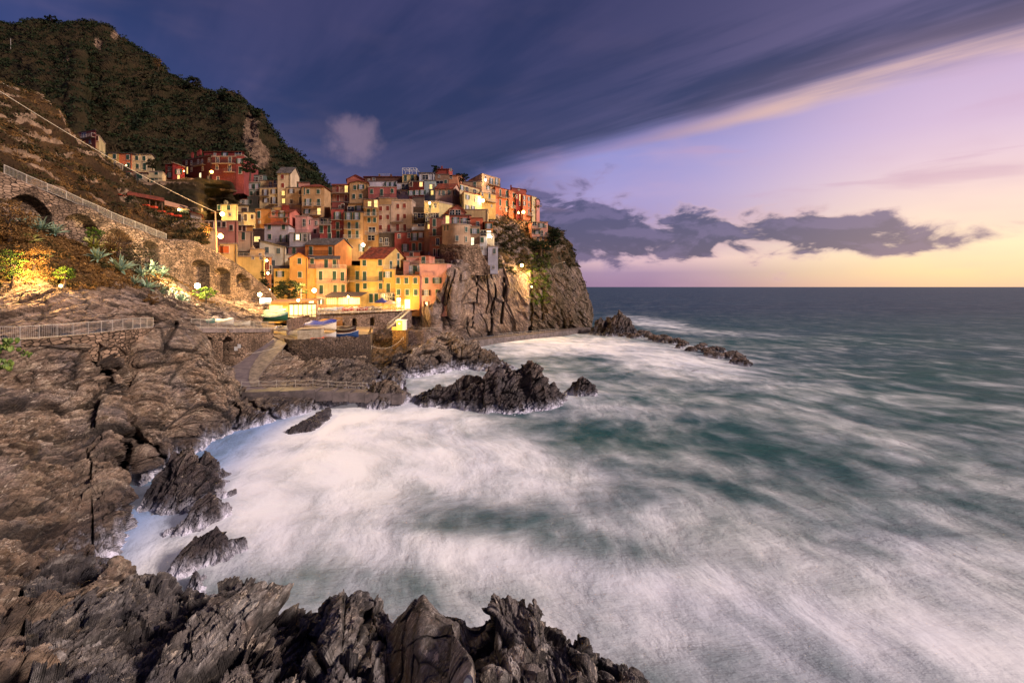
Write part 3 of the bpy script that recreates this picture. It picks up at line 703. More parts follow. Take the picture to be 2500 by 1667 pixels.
bh = g.m('MULTIPLY', g.m('ADD', g.m('MULTIPLY', chop, 1.6), g.m('MULTIPLY', n2, .5)), g.m('SUBTRACT', 1, g.m('MULTIPLY', ffac, .97)))
setb(g, b, col=col, rough=rgh, nrm=g.bump(bh, .8, .8), spec=.06)
b.inputs['IOR'].default_value = 1.33
setb(g, b, ems=g.m('MULTIPLY', ffac, .20), emc=lin((236, 222, 226)))  # foam gets an added glow of its own to brighten it
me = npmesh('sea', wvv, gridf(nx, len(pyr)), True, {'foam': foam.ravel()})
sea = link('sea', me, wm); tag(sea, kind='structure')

def tercd(p, px, py):
    t_ = (p[:, 2]/3.0+fbm(p/20, 2, 97)*.7) % 1
    return fbm(p/5, 3, 98)*1.3+.9*sstep(t_, .5, .95), {'rockz': .65*sstep(t_, .45, .8)*np.clip(.5+fbm(p/4, 3, 99), 0, 1)}
o, *_ = sheet('vineyard_terraces', [(a, [(t_, 196), (t_+1, 178), (t_+4, y_), (t_+30, y_-6 if a < 495 else y_+1), (t_+80, y_-14 if a < 495 else y_+2), (640, 138 if a < 495 else 168)]) for a, t_, y_ in
    [(225, 392, 166), (262, 402, 165), (300, 412, 162), (335, 434, 158), (370, 449, 156), (410, 441, 161), (450, 439, 162), (485, 438, 163), (503, 439, 163), (530, 441, 164), (560, 444, 165), (585, 456, 170)]], 260, 120, tercd, hill_m)
tag(o, kind='structure'); terr_o = o
def inld(p, px, py):
    o_, a = rockdisp(p, 2.4, 1.0, .8, 143); return o_, a
o, *_ = sheet('inlet_bed', [(a, [(798, 121), (815, 117), (840, 111), (865, 105), (888, 100), (905, 97), (925, 95)]) for a in (840, 880, 905, 930, 960, 990, 1030)], 200, 110, inld, rockmat('inlet_rock', (84, 64, 48), (104, 78, 56), (130, 104, 80), vein=.3, foam=.5, foamh=.6, wet=2.2))
tag(o, kind='structure')

rock_hump = rockmat('awash_rock', (92, 78, 76), (112, 96, 92), (150, 134, 126), vein=.4, foamh=.7, wet=6)

# ------------------------------------------------------------------ village
def boxes(bs, name='box'):
    """bs: list of (x0,x1,y0,y1,z0,z1)"""
    v, f_ = [], []
    for x0, x1, y0, y1, z0, z1 in bs:
        k = len(v)
        v += [(x0, y0, z0), (x1, y0, z0), (x1, y1, z0), (x0, y1, z0), (x0, y0, z1), (x1, y0, z1), (x1, y1, z1), (x0, y1, z1)]
        f_ += [(k, k+3, k+2, k+1), (k+4, k+5, k+6, k+7), (k, k+1, k+5, k+4), (k+1, k+2, k+6, k+5), (k+2, k+3, k+7, k+6), (k+3, k, k+4, k+7)]
    return npmesh(name, v, f_)
def pymesh(name, v, f_, mat=None):
    me = bpy.data.meshes.new(name); me.from_pydata([tuple(q) for q in v], [], f_); me.update()
    if mat: me.materials.append(mat)
    return me
_pl = {}
def plaster(c):
    c = tuple(c)
    if c in _pl: return _pl[c]
    m, g, b = newmat('plaster'); pos = geo(g)['Position']
    n = g.noise(pos, .35, 5, .6); n2 = g.noise(g.vm('MULTIPLY', pos, (1, 1, .12)), 1.6, 5, .7); n3 = g.noise(pos, 3.5, 4, .7)
    l = lin(c); gy = sum(l)/3; l = tuple((v*.86+gy*.14)*.76 for v in l)
    col = g.mix(g.sm(n, .35, .65), tuple(v*.80 for v in l), tuple(min(1, v*1.15) for v in l))
    col = g.mix(g.m('MULTIPLY', g.sm(n2, .52, .70), .42), col, tuple(v*.40 for v in l))
    col = g.mix(g.m('MULTIPLY', g.sm(n3, .56, .72), .22), col, lin((190, 170, 150)))
    setb(g, b, col=col, rough=.92, nrm=g.bump(n3, .5, .03), spec=.15)
    _pl[c] = m; return m
def tiles(name, c):
    m, g, b = newmat(name); pos = geo(g)['Position']
    v = g.vor(g.vm('MULTIPLY', pos, (1, .8, .8)), 2.6, 'F1', 'Color'); n = g.noise(pos, .7, 5, .65)
    l = lin(c); col = g.mix(g.sep(v)[0], tuple(q*.6 for q in l), tuple(min(1, q*1.5) for q in l))
    col = g.mix(g.m('MULTIPLY', g.sm(n, .45, .66), .55), col, lin((70, 58, 50)))
    h = g.m('SINE', g.m('MULTIPLY', g.sep(pos)[0], 22))
    setb(g, b, col=col, rough=.9, nrm=g.bump(g.m('ADD', h, g.m('MULTIPLY', g.sep(v)[1], .8)), .5, .05), spec=.15); return m
roofT = tiles('clay_tiles', (128, 62, 44)); roofS = tiles('slate_tiles', (96, 86, 82)); roofC = plain('roof_slab', (150, 128, 112), .9, var=.35)
RM = dict(T=roofT, S=roofS, C=roofC)
def louv(name, c):
    m, g, b = newmat(name); pos = geo(g)['Position']
    h = g.m('SINE', g.m('MULTIPLY', g.sep(pos)[2], 90)); n = g.noise(pos, .6, 3)
    setb(g, b, col=g.mix(g.sm(n, .3, .7), tuple(v*.7 for v in lin(c)), lin(c)), rough=.6, nrm=g.bump(h, .4, .02)); return m
sh_g = louv('green_shutter', (36, 70, 56)); sh_r = louv('red_shutter', (128, 42, 28)); sh_s = louv('grey_shutter', (92, 104, 100)); sh_b = louv('brown_shutter', (62, 36, 28)); sh_o = louv('orange_shutter', (214, 108, 52))
trim = plain('pale_trim', (206, 188, 168), .8, var=.12)
def glassmat(name, c, ems=0, em=None, rough=.15):
    m, g, b = newmat(name); setb(g, b, col=lin(c), rough=rough, spec=.6)
    if ems:
        pos = geo(g)['Position']; n = g.noise(pos, 1.2, 2)
        setb(g, b, emc=lin(em), ems=g.m('MULTIPLY', g.m('ADD', .55, n), ems))
    return m
gl_d = glassmat('dark_glass', (26, 26, 30)); gl_c = glassmat('curtained_glass', (138, 142, 156), rough=.35); gl_l = glassmat('lit_glass', (240, 210, 150), 1.25, (255, 214, 120)); gl_w = glassmat('lit_white_glass', (240, 235, 210), 1.5, (255, 238, 190))
SH = dict(g=sh_g, r=sh_r, s=sh_s, b=sh_b, o=sh_g, q=sh_b, l=sh_b, y=sh_o)
_wd = {}
def wmesh(kind, w_, h_):
    k = (kind, w_, h_)
    if k in _wd: return _wd[k]
    a, b_ = w_/2, h_/2
    fr = boxes([(-a-.10, -a, -.07, .02, -b_-.04, b_+.1), (a, a+.10, -.07, .02, -b_-.04, b_+.1), (-a, a, -.07, .02, b_, b_+.1), (-a-.18, a+.18, -.16, .02, -b_-.14, -b_-.04)], 'frame')
    fr.materials.append(trim)
    pane = boxes([(-a, a, -.03, .01, -b_, b_)], 'pane')
    pane.materials.append({'d': gl_d, 'o': gl_c, 'q': gl_c, 'l': gl_l, 'w': gl_w}.get(kind, gl_d))
    mul = boxes([(-.03, .03, -.05, -.031, -b_, b_), (-a, -.031, -.05, -.031, -.02, .03), (.031, a, -.05, -.031, -.02, .03)], 'mullion'); mul.materials.append(white_m)
    sh = []
    if kind in 'grsby':
        sh = [boxes([(-a+.01, -.012, -.10, -.055, -b_+.01, b_-.01)], 'shutter'), boxes([(.012, a-.01, -.10, -.055, -b_+.01, b_-.01)], 'shutter')]
    elif kind in 'oq':
        sh = [boxes([(-a-.10-a, -a-.105, -.13, -.08, -b_, b_)], 'shutter'), boxes([(a+.105, a+.10+a, -.13, -.08, -b_, b_)], 'shutter')]
    for s_ in sh: s_.materials.append(SH.get(kind, sh_g))
    _wd[k] = (fr, pane, mul, sh); return _wd[k]
WS = dict(g=(.95, 1.45), G=(.95, 2.25), r=(.95, 1.45), R=(.95, 2.25), s=(1.0, 1.5), S=(1.0, 2.2), b=(.9, 1.4), B=(.9, 2.2), y=(2.0, 1.6), Y=(1.0, 1.6),
          o=(1.0, 1.45), O=(1.0, 2.2), q=(.95, 1.4), Q=(.95, 2.2), d=(.85, 1.3), D=(.95, 2.2), l=(.95, 1.45), L=(1.0, 2.3), w=(1.0, 1.5), W=(1.2, 2.2), k=(.6, .8), x=(2.1, 1.5), X=(2.4, 2.2))
KM = dict(k='d', x='d', X='d')
VW = dict(A=(540, 400, 5.8075), B=(780, 400, 5.8075), C=(1040, 390, 5.8075), D=(560, 560, 7.84), E=(820, 560, 7.84), F=(180, 300, 4.9), S=(0, 0, 1))
def hit(px, py, A_, u):
    """where the line of sight through (px,py) meets the vertical plane through A_ along u: (distance along u, height)"""
    dx = (px-1250)/F                                  # ray x = dx*Y
    t = (dx*A_.y-A_.x)/(u.x-dx*u.y); Yh = A_.y+t*u.y
    return t, CH-(py-700)*Yh/F
houses = []
def H(v, label, c, x0, x1, yt, yb, roof='f', wins='', x2=None, Y=None, dY=0, ds=8, bal='', rm='T', ch='', dark=None, name='house', catn='house', ext=3.0, group=None):
    ox, oy, s = VW[v]; fx = lambda a: ox+a/s; fy = lambda a: oy+a/s
    if Y is None: Y = 134+(755-fy(yb))*.19
    A_ = P(fx(x0), 700, Y); B_ = P(fx(x1), 700, Y+dY)
    A_.z = B_.z = 0
    zt = CH-(fy(yt)-700)*Y/F; zb = CH-(fy(yb)-700)*Y/F-ext
    u = (B_-A_); W_ = u.length; u.normalize(); nb = Vector((-u.y, u.x, 0))
    if x2 is not None and x2 > x1: C_ = P(fx(x2), 700, Y+dY+ds); C_.z = 0; D_ = A_+(C_-B_)
    elif x2 is not None: D_ = P(fx(x2), 700, Y+ds); D_.z = 0; C_ = B_+(D_-A_)
    else: C_ = P(fx(x1)+1.5, 700, Y+dY+ds); D_ = P(fx(x0)+1.5, 700, Y+ds); C_.z = D_.z = 0
    root = link(name, None, loc=(A_.x, A_.y, zb)); tag(root, label, catn, group or 'houses of the cliff village')
    o0 = Vector((A_.x, A_.y, zb)); L = lambda q, z_: Vector((q.x, q.y, z_))-o0
    k = roof[0]; hh = float(roof[1:] or 0)
    fp = [A_, B_, C_, D_]
    vs = [L(q, zb) for q in fp]+[L(q, zt) for q in fp]
    fs2 = [(0, 1, 5, 4), (1, 2, 6, 5), (2, 3, 7, 6), (3, 0, 4, 7)]
    ov = .35
    def slab(pts, th=.16):       # roof plane, thickened
        n_ = (pts[1]-pts[0]).cross(pts[2]-pts[0]).normalized()
        if n_.z < 0: n_ = -n_
        lo = [q for q in pts]; up = [q+n_*th for q in pts]; m_ = len(pts)
        return lo+up, [tuple(range(m_))[::-1], tuple(range(m_, 2*m_))]+[(i, (i+1) % m_, m_+(i+1) % m_, m_+i) for i in range(m_)]
    rv, rf = [], []
    def addp(pts, th=.16):
        a, b2_ = slab(pts, th); n0 = len(rv); rv.extend(a); rf.extend([tuple(i+n0 for i in q) for q in b2_])
    ud = u; bd = (D_-A_).normalized()
    def off(q, a, b_): return Vector((q.x, q.y, 0))+ud*a+bd*b_
    A2, B2, C2, D2 = off(A_, -ov, -ov), off(B_, ov, -ov), off(C_, ov, ov), off(D_, -ov, ov)
    if k == 'f':
        vs_n = len(vs); fs2.append((4, 5, 6, 7))
        if hh == 0: hh = .25
        for (p, q) in ((A_, B_), (B_, C_), (C_, D_), (D_, A_)):
            e = (q-p).normalized(); nn = Vector((e.y, -e.x, 0))
            p1, q1 = p+nn*.12-e*.12, q+nn*.12+e*.12; p2, q2 = p-nn*.18+e*.18, q-nn*.18-e*.18
            n0 = len(rv); rv.extend([L(t_, zt) for t_ in (p1, q1, q2, p2)]+[L(t_, zt+hh) for t_ in (p1, q1, q2, p2)])
            rf.extend([(n0, n0+1, n0+5, n0+4), (n0+1, n0+2, n0+6, n0+5), (n0+2, n0+3, n0+7, n0+6), (n0+3, n0, n0+4, n0+7), (n0+4, n0+5, n0+6, n0+7), (n0+3, n0+2, n0+1, n0)])
    elif k == 'x':
        m1, m2 = (B_+C_)/2, (A_+D_)/2; i = len(vs); vs += [L(m1, zt+hh), L(m2, zt+hh)]; fs2 += [(5, 6, i), (7, 4, i+1)]
        M1, M2 = (B2+C2)/2, (A2+D2)/2; dz = -ov*hh/max(1, (D_-A_).length/2)
        addp([L(A2, zt+dz), L(B2, zt+dz), L(M1, zt+hh), L(M2, zt+hh)]); addp([L(M2, zt+hh), L(M1, zt+hh), L(C2, zt+dz), L(D2, zt+dz)])
    elif k == 'y':
        m1, m2 = (A_+B_)/2, (C_+D_)/2; i = len(vs); vs += [L(m1, zt+hh), L(m2, zt+hh)]; fs2 += [(4, 5, i), (6, 7, i+1)]
        M1, M2 = (A2+B2)/2, (C2+D2)/2; dz = -ov*hh/max(1, W_/2)
        addp([L(A2, zt+dz), L(M1, zt+hh), L(M2, zt+hh), L(D2, zt+dz)]); addp([L(M1, zt+hh), L(B2, zt+dz), L(C2, zt+dz), L(M2, zt+hh)])
    elif k == 'h':
        i1 = min(.45*W_, 3.2); m1 = (B2+C2)/2-ud*i1; m2 = (A2+D2)/2+ud*i1; T1, T2 = L(m1, zt+hh), L(m2, zt+hh)
        addp([L(A2, zt), L(B2, zt), T1, T2]); addp([L(B2, zt), L(C2, zt), T1]); addp([L(C2, zt), L(D2, zt), T2, T1]); addp([L(D2, zt), L(A2, zt), T2])
    elif k == 's':                # shed, back higher
        vs[6].z += hh; vs[7].z += hh
        addp([L(A2, zt), L(B2, zt), L(C2, zt+hh), L(D2, zt+hh)])
    elif k == 'l':                # shed, left side higher
        vs[4].z += hh; vs[7].z += hh
        addp([L(A2, zt+hh), L(B2, zt), L(C2, zt), L(D2, zt+hh)])
    link('wall', pymesh('wall', vs, fs2, plaster(c)), None, root)
    link('roof', pymesh('roof', rv, rf, RM[rm]), None, root)
    for it in wins.split():
        side = it[0] == '>'; it = it[1:] if side else it
        it = it.lstrip()
        kd = it[0]; q = [float(t_) for t_ in it[1:].split(',')]
        base_, uu = (B_, (C_-B_).normalized()) if side else (A_, u)
        t, zz = hit(fx(q[0]), fy(q[1]), base_, uu)
        ww, wh = WS[kd]; kk = KM.get(kd, kd.lower())
        if len(q) > 2: ww = q[2]
        fr, pane, mul, shs = wmesh(kk, ww, wh)
        pos_ = Vector((base_.x, base_.y, 0))+uu*t; rz_ = math.atan2(uu.y, uu.x)
        wo_ = link('window', fr, None, root, (pos_.x-o0.x, pos_.y-o0.y, zz-zb)); wo_.rotation_euler.z = rz_
        link('pane', pane, None, wo_)
        if kk in 'oqdlw': link('mullion', mul, None, wo_)
        for s_ in shs: link('shutter', s_, None, wo_)
    for it in bal.split(';'):
        if not it.strip(): continue
        q = it.split(','); a0, a1, yy = map(float, q[:3]); md = q[3].strip() if len(q) > 3 else 'i'
        side = 'z' in md; base_, uu = (B_, (C_-B_).normalized()) if side else (A_, u)
        t0, z0_ = hit(fx(a0), fy(yy), base_, uu); t1, z1_ = hit(fx(a1), fy(yy), base_, uu)
        z_ = (z0_+z1_)/2; rz_ = math.atan2(uu.y, uu.x); ln = t1-t0
        dp = .15 if 'r' in md else 1.05
        bb = [] if 'r' in md else [(0, ln, -dp, 0, -.14, 0)]
        pos_ = Vector((base_.x, base_.y, 0))+uu*t0
        if 'p' in md: rl = [(0, ln, -dp-.06, -dp+.06, 0, .95)]; rmn = plaster(c)
        else:
            dpp = dp-.05
            rl = [(0, ln, -dpp-.02, -dpp+.02, .96, 1.01), (0, ln, -dpp-.015, -dpp+.015, .08, .11)]
            nb_ = max(2, int(ln/.22))
            rl += [(ln*i/nb_-.012, ln*i/nb_+.012, -dpp-.012, -dpp+.012, .11, .96) for i in range(nb_+1)]
            rl += [(a, a+.04, -dpp-.025, -dpp+.025, 0, 1.05) for a in (0, ln-.04, ln/2)]
            if 'r' not in md: rl += [(0, .03, -dpp, 0, .96, 1.01), (ln-.03, ln, -dpp, 0, .96, 1.01)]
            rmn = rail_m if 'w' in md else rail_d
        if bb:
            bo = link('balcony', boxes(bb, 'balcony'), roofC, root, (pos_.x-o0.x, pos_.y-o0.y, z_-zb)); bo.rotation_euler.z = rz_
            ro = link('railing', boxes(rl, 'railing'), rmn, bo)
        else:
            ro = link('railing', boxes(rl, 'railing'), rmn, root, (pos_.x-o0.x, pos_.y-o0.y, z_-zb)); ro.rotation_euler.z = rz_
    for it in ch.split():
        q = [float(t_) for t_ in it.split(',')]; t, zz = hit(fx(q[0]), fy(q[1]), A_+nb*(ds*.4), u)
        pc = A_+nb*(ds*.4)+u*t
        h_ = (q[2] if len(q) > 2 else 1.3)
        co_ = link('chimney', boxes([(-.3, .3, -.3, .3, -h_-1.2, 0), (-.38, .38, -.38, .38, .002, .12), (-.16, .16, -.16, .16, .121, .5)], 'chimney'), plaster(c), root, (pc.x-o0.x, pc.y-o0.y, zz-zb))
    # a downpipe on most facades
    if W_ > 4 and (len(houses) % 2 == 0):
        pp = link('downpipe', boxes([(W_-.42, W_-.32, -.14, -.04, 0, zt-zb-.1)], 'downpipe'), rail_d, root); pp.rotation_euler.z = math.atan2(u.y, u.x)
    houses.append(root); return root

beige, tan, ochre, orange, pink, salmon, red, yellow, cream, white, grey = (206, 172, 142), (188, 148, 110), (206, 154, 84), (224, 134, 52), (226, 152, 138), (206, 112, 92), (166, 58, 48), (230, 190, 104), (226, 200, 154), (222, 210, 206), (150, 130, 118)
# upper left cluster
H('A', 'tall bare grey brown block with small pale framed windows, left end of the upper village', (158, 128, 108), 95, 365, 168, 505, 'f', 'd165,200 d300,200 d172,325 d303,325 d172,415 d300,415', rm='S')
H('A', 'white ground storey below the bare grey brown block', (214, 196, 184), 108, 372, 503, 610, 'f', 'd185,545 d315,537', Y=171)
H('A', 'narrow pale blue green house beside the bare brown block', (140, 152, 140), 368, 552, 268, 690, 'f', 'o415,322 o508,322 g430,420 g517,418 g418,540 g542,540 >k640,540', bal='372,545,268,r', rm='C', Y=172.6)
H('A', 'teal attic storey set back on top of the blue green house', (122, 146, 138), 372, 640, 165, 268, 'f', 'x480,222 d567,198', Y=178, rm='S')
H('A', 'cream house with open brown shutters and two small balconies', (222, 184, 124), 545, 815, 345, 612, 'f', 'Q630,412 q748,392 q635,517 Q752,520 ', bal='560,690,455;685,800,572', Y=170.5, rm='C')
H('A', 'cream attic storey with terrace railing above the brown shuttered house', (226, 190, 134), 545, 795, 240, 345, 'f', 'D700,300 D768,285', Y=175, bal='640,800,330,rw', rm='S')
H('A', 'tall cream gabled house with two lit windows one above the other', (216, 184, 146), 800, 985, 130, 592, 'x2.6', 'r870,187 r873,306 l880,417 l885,527', x2=1108, Y=170, ds=7, rm='S', ch='', bal='')
H('A', 'pink attic storey right of the tall gabled house', (220, 150, 132), 990, 1250, 262, 335, 's.6', 'o1050,305', Y=175, rm='S')
H('A', 'tan house with brown shutters between the gabled and the hipped house', (204, 160, 116), 920, 1142, 342, 655, 'f', 'q997,388 b1120,402 b997,537 B1122,520', Y=169, bal='1050,1150,580', rm='S')
H('A', 'large tan house with hipped red roof and three rows of green shuttered windows', (204, 156, 104), 1145, 1460, 332, 735, 'h1.7', 'G1182,392,.35 g1232,394 g1378,394 O1232,545 G1383,548 o1217,672 L1387,680', x2=1560, Y=167, ds=9, bal='1172,1290,600,w;1318,1425,600,w;1165,1430,728')
H('A', 'cream house left of the village with chimney pots on its roof', (226, 196, 134), 5, 235, 580, 800, 's.8', 'g107,622 k128,712 g-30,622', Y=158, rm='S', ch='60,540 78,545')
H('A', 'low cream wing with a row of small arched doorways', (220, 188, 132), 235, 484, 695, 830, 'f', 'B262,765 B347,762 b440,750 k303,770', Y=160, rm='S', bal='235,484,690,r')
H('A', 'cream upper wing with brown windows behind the arched doorways', (220, 186, 134), 235, 385, 588, 695, 's.9', 'b310,655 b348,655', Y=166, rm='S')
H('A', 'ochre brown house with a tall dark door and wide slate roof', (184, 122, 62), 488, 700, 640, 850, 's1', 'G537,720 k545,825', Y=161, rm='S')
H('A', 'yellow parapet block next to a red chimney block', (232, 176, 88), 750, 860, 615, 660, 'f', '', Y=163.4, rm='C')
H('A', 'small dark red rooftop block behind the salmon gabled house', (164, 58, 44), 862, 962, 597, 655, 'f', '', Y=163.2, rm='T')
H('A', 'salmon pink house with gabled side and a long balcony', (222, 118, 96), 700, 975, 690, 805, 'x1.5', 'd740,700 O860,722 b905,795', x2=1135, Y=160, ds=9, bal='690,970,762')
H('A', 'pale pink house with two dark windows on its right wing', (224, 152, 138), 1050, 1225, 745, 885, 'f', 'D1177,835 ', x2=1330, Y=161.5, ds=8, rm='C', bal='')
H('A', 'pink lower wing with corner window beside the pale pink house', (220, 150, 138), 1225, 1390, 792, 1000, 'f', 'd1243,830 d1350,840 b1330,955', Y=162.5, rm='C')
H('A', 'lilac grey house with red hipped roof and green shutters', (196, 178, 182), 612, 955, 868, 1155, 'h1.5', 'g685,893 g885,897 g690,1032 O888,1060', Y=152, x2=1040, ds=9, bal='790,985,1118')
H('A', 'lilac grey wing with a bright lit window and roof terrace', (196, 180, 184), 968, 1262, 985, 1160, 'f', 'w1085,1040 G1045,1040,.4 G1128,1040,.4 D1190,1048', Y=150, bal='968,1240,985,r;780,985,1400,r', rm='C')
H('A', 'ochre yellow house with dark eave in the lower left cluster', (216, 152, 66), 205, 446, 882, 968, 's.6', 'b270,912 B328,925', Y=150, rm='S')
H('A', 'cream storey with one dark door below the ochre yellow house', (216, 182, 140), 208, 450, 968, 1092, 'f', 'G317,1022 ', Y=149.3, rm='C')
H('A', 'dark stone shed roofed terrace left of the lilac house', (86, 62, 54), 450, 612, 930, 1090, 'f', 'l495,1068 l525,1068', Y=151, rm='S')
H('A', 'white house with slanting roofline and three grey shuttered windows', (232, 214, 186), 545, 918, 1180, 1470, 'l2.0', 's650,1220 s813,1235 s740,1405', Y=140, ds=10, rm='S')
H('A', 'low white annex wall right of the slant roofed white house', (222, 206, 186), 918, 1035, 1290, 1470, 'f', '', Y=140.4, rm='C')
H('A', 'yellow flat roofed house behind the curving stone wall', (232, 190, 104), 140, 612, 1320, 1530, 'f', 'k565,1330 k450,1328', Y=120, ds=7, rm='C', bal='220,410,1318,rw', ext=5)
H('A', 'peach rooftop box with an air conditioner on it', (228, 184, 128), 410, 606, 1215, 1318, 'f', 'k555,1292', Y=122, rm='C', ch='450,1190,.2')
H('A', 'yellow house with wide orange shutters beside the street lamp', (234, 190, 116), -20, 228, 1140, 1320, 'f.3', 'y50,1215 Y-0,1215', Y=118, ds=6, rm='C', ext=6)
H('A', 'mauve house with slate roof and one dark doorway', (176, 116, 118), 952, 1188, 1188, 1300, 's.9', 'G1033,1240', Y=145, rm='S', bal='950,1180,1278,r')
H('A', 'orange house with tall green doors and pale gabled side wall', (222, 128, 36), 1190, 1612, 1148, 1345, 'x2.2', 'G1273,1230 G1548,1232', x2=1848, Y=144, ds=10, rm='S', bal='1240,1600,1280,r', ext=5)
# left of the village, along the lit lane
H('F', 'pinkish house under the ridge lamp left of the yellow cube', (224, 150, 120), 1530, 1700, 1182, 1300, 'f', 'b1650,1215 b1590,1215', Y=116, rm='C')
H('F', 'salmon terrace house at the foot of the lane', (220, 132, 108), 1700, 1960, 1178, 1330, 'f', 'b1740,1215 b1800,1215 b1885,1255', Y=140, rm='C', ch='')
H('F', 'cream house with orange shutters by the lane lamp', (228, 192, 150), 1522, 1700, 1285, 1480, 'f', 'Y1580,1330 k1535,1330', Y=112, rm='C', ext=6)
H('F', 'small cream house with green shutters under a striped awning', (222, 204, 168), 1290, 1395, 1045, 1200, 'l.9', 'G1303,1108 G1352,1112 k1355,1185', Y=106, ds=6, rm='S')
H('F', 'white walled veranda house beside the green shuttered cottage', (216, 204, 192), 1397, 1525, 1108, 1175, 'l.7', '', Y=105, ds=4, rm='T')
# front row
H('D', 'red and orange narrow house lit by three lamps on its corner', (226, 142, 84), 650, 800, 545, 1260, 's.5', 'R697,690,.5 R742,690,.5 D775,770', Y=131, ds=6, bal='705,840,1048', ext=3, rm='C')
H('D', 'low yellow house with open green shutters behind the round tree', (240, 196, 92), 850, 1150, 752, 1430, 's.9', 'o970,855,1.0', Y=133, ds=6, rm='S')
H('D', 'orange house with front gable behind the round tree', (230, 162, 70), 1152, 1505, 548, 1500, 'y1.35', 'g1342,608 g1350,865 W1565,1420', Y=132, ds=10, ext=2)
H('D', 'orange lower wing filling the corner between gable and pink house', (230, 162, 72), 1505, 1668, 752, 1500, 'f.1', 'W1570,1420', Y=131.9, ds=7, ext=2, rm='C')
H('D', 'pink upper storey with green shutters and lilac tiled roof', (236, 164, 124), 1510, 2092, 578, 745, 's1.2', 'g1585,605 G1853,655 G2012,665', Y=134, ds=6, rm='S', bal='1515,1660,745;1990,2092,748,w')
H('D', 'pink three storey house with long balcony above the lit veranda', (236, 166, 126), 1668, 2242, 752, 1500, 'f.2', 'G1750,885 G2010,885 G2165,900 G1760,1150 G2025,1145 G2178,1140 w1757,1372 g1722,1375,.35 g1792,1375,.35', Y=131.5, ds=7, bal='1680,2290,1020;1990,2240,750,rw', ext=2, rm='C')
H('E', 'yellow house with green shutters left of the red roofed house', (240, 190, 76), 205, 470, 768, 1480, 'f.1', 'G410,880 G415,1115', Y=134, ds=6, bal='210,470,765,rp', ext=2, rm='S')
H('E', 'yellow house with red roof and large pale gable facing right', (232, 184, 92), 465, 915, 555, 1480, 'x3.1', 'g545,642 g848,637 G550,892 G855,892 g557,1085 g857,1085 G675,1315 G775,1312 >g1192,510 >G1050,690 >G1190,672', x2=1345, Y=131, ds=9, bal='205,910,990', ext=2)
H('E', 'yellow terrace wing with a pergola rail in front of the pale gable', (236, 180, 84), 915, 1140, 768, 1480, 'f.2', 'o993,865 G1003,1120 x935,1280 X1075,1290', Y=130.6, ds=7, bal='915,1140,760,rw;832,1135,1218', ext=2, rm='C')
H('E', 'orange four storey house with flowered roof terrace on the quay', (236, 146, 42), 1130, 1602, 892, 1505, 'f.15', 'g1190,980 g1350,980 g1520,980 g1200,1205 g1365,1205 g1530,1205 L1200,1400 W1370,1430', Y=129.5, ds=7, bal='1145,1590,880,r', ext=2, rm='C')
H('E', 'burnt orange penthouse with open shutters behind the roof garden', (226, 124, 56), 1290, 1870, 688, 892, 'f.15', 'O1435,775 o1600,750 g1778,745', Y=133.5, ds=5, bal='1390,1860,682,rw', rm='C')
H('E', 'pink house at the right end of the quay against the rock', (236, 160, 142), 1605, 2125, 662, 1515, 'f.15', 'g1735,980 o1935,980 q1730,1210 g1945,1205 w1735,1450,.5 R1690,1452,.45 R1782,1452,.45', x2=2240, Y=130, ds=5, bal='1605,1870,890,rp;1865,2070,652,rw', ext=2, rm='C')
H('E', 'salmon rooftop hut with one door above the pink quay house', (226, 132, 100), 1600, 1782, 510, 660, 'f.12', 'G1678,605', x2=1890, Y=135, ds=5, rm='T')
H('E', 'plain pink garden wall block behind the roof terraces', (232, 154, 132), 1350, 1600, 535, 690, 'f', '', Y=137, rm='C')
H('E', 'pale pink corner block beside the flowered roof terrace', (226, 150, 134), 1295, 1395, 612, 760, 'f', '', Y=133, ds=3, rm='C')
# middle tiers
H('B', 'tan top house with lit doorway at the left end of the ridge', (182, 122, 92), 180, 420, 310, 640, 's1.7', 'R258,358 L380,358 R262,490 R377,490', Y=176, bal='185,425,420;190,425,545', ds=6)
H('B', 'tan house with low front gable and four green windows', (200, 152, 98), 425, 692, 275, 548, 'y.8', 'g503,338 o590,327 g487,462 g585,458', Y=175, ds=8, ch='')
H('B', 'salmon gable poking above the ridge roofs', (206, 108, 84), 390, 630, 218, 290, 'y1.5', '', Y=184, ds=6, ext=1)
H('B', 'long brown ridge house with railing and chimneys on top', (120, 78, 60), 630, 1170, 185, 250, 's.8', 'k700,232 d770,225', Y=186, ch='850,165,.6 1015,165', ds=6, bal='840,1000,180,rw')
H('B', 'raspberry red house with three dark green windows on the ridge', (190, 96, 90), 692, 1090, 332, 482, 'f', 'g740,392 G882,405 g1032,383', Y=174, rm='C', bal='810,1000,480')
H('B', 'white roof studio with lilac windows on top of the raspberry house', (214, 204, 212), 700, 1098, 252, 330, 'f', 'o970,290 o1035,290 k915,300', Y=180, ds=5, rm='S')
H('B', 'yellow tower with a white rooftop pergola', (224, 188, 112), 1175, 1372, 152, 268, 'f.1', 'G1220,205 G1317,202', x2=1418, Y=183, ds=6, rm='C')
H('B', 'white house with a dark balcony front below the yellow tower', (206, 198, 206), 1098, 1272, 278, 475, 'f', 'X1215,335 k1135,420 k1230,420', Y=177, bal='1100,1270,372', rm='S')
H('B', 'dark oxblood house with a lit upper window', (116, 38, 30), 1272, 1480, 255, 485, 'f', 'l1440,292 b1300,290 o1300,415 o1385,410 o1460,405', Y=173, rm='S')
H('B', 'white cottage with one wide dark window on the ridge', (212, 204, 206), 1415, 1625, 132, 250, 's.6', 'x1500,190', Y=181, rm='S')
H('B', 'pale teal house with two small lit windows', (164, 178, 180), 1485, 1650, 240, 475, 'f', 'l1580,325,.8 k1625,305 l1595,410 G1568,412,.4', Y=175, rm='S')
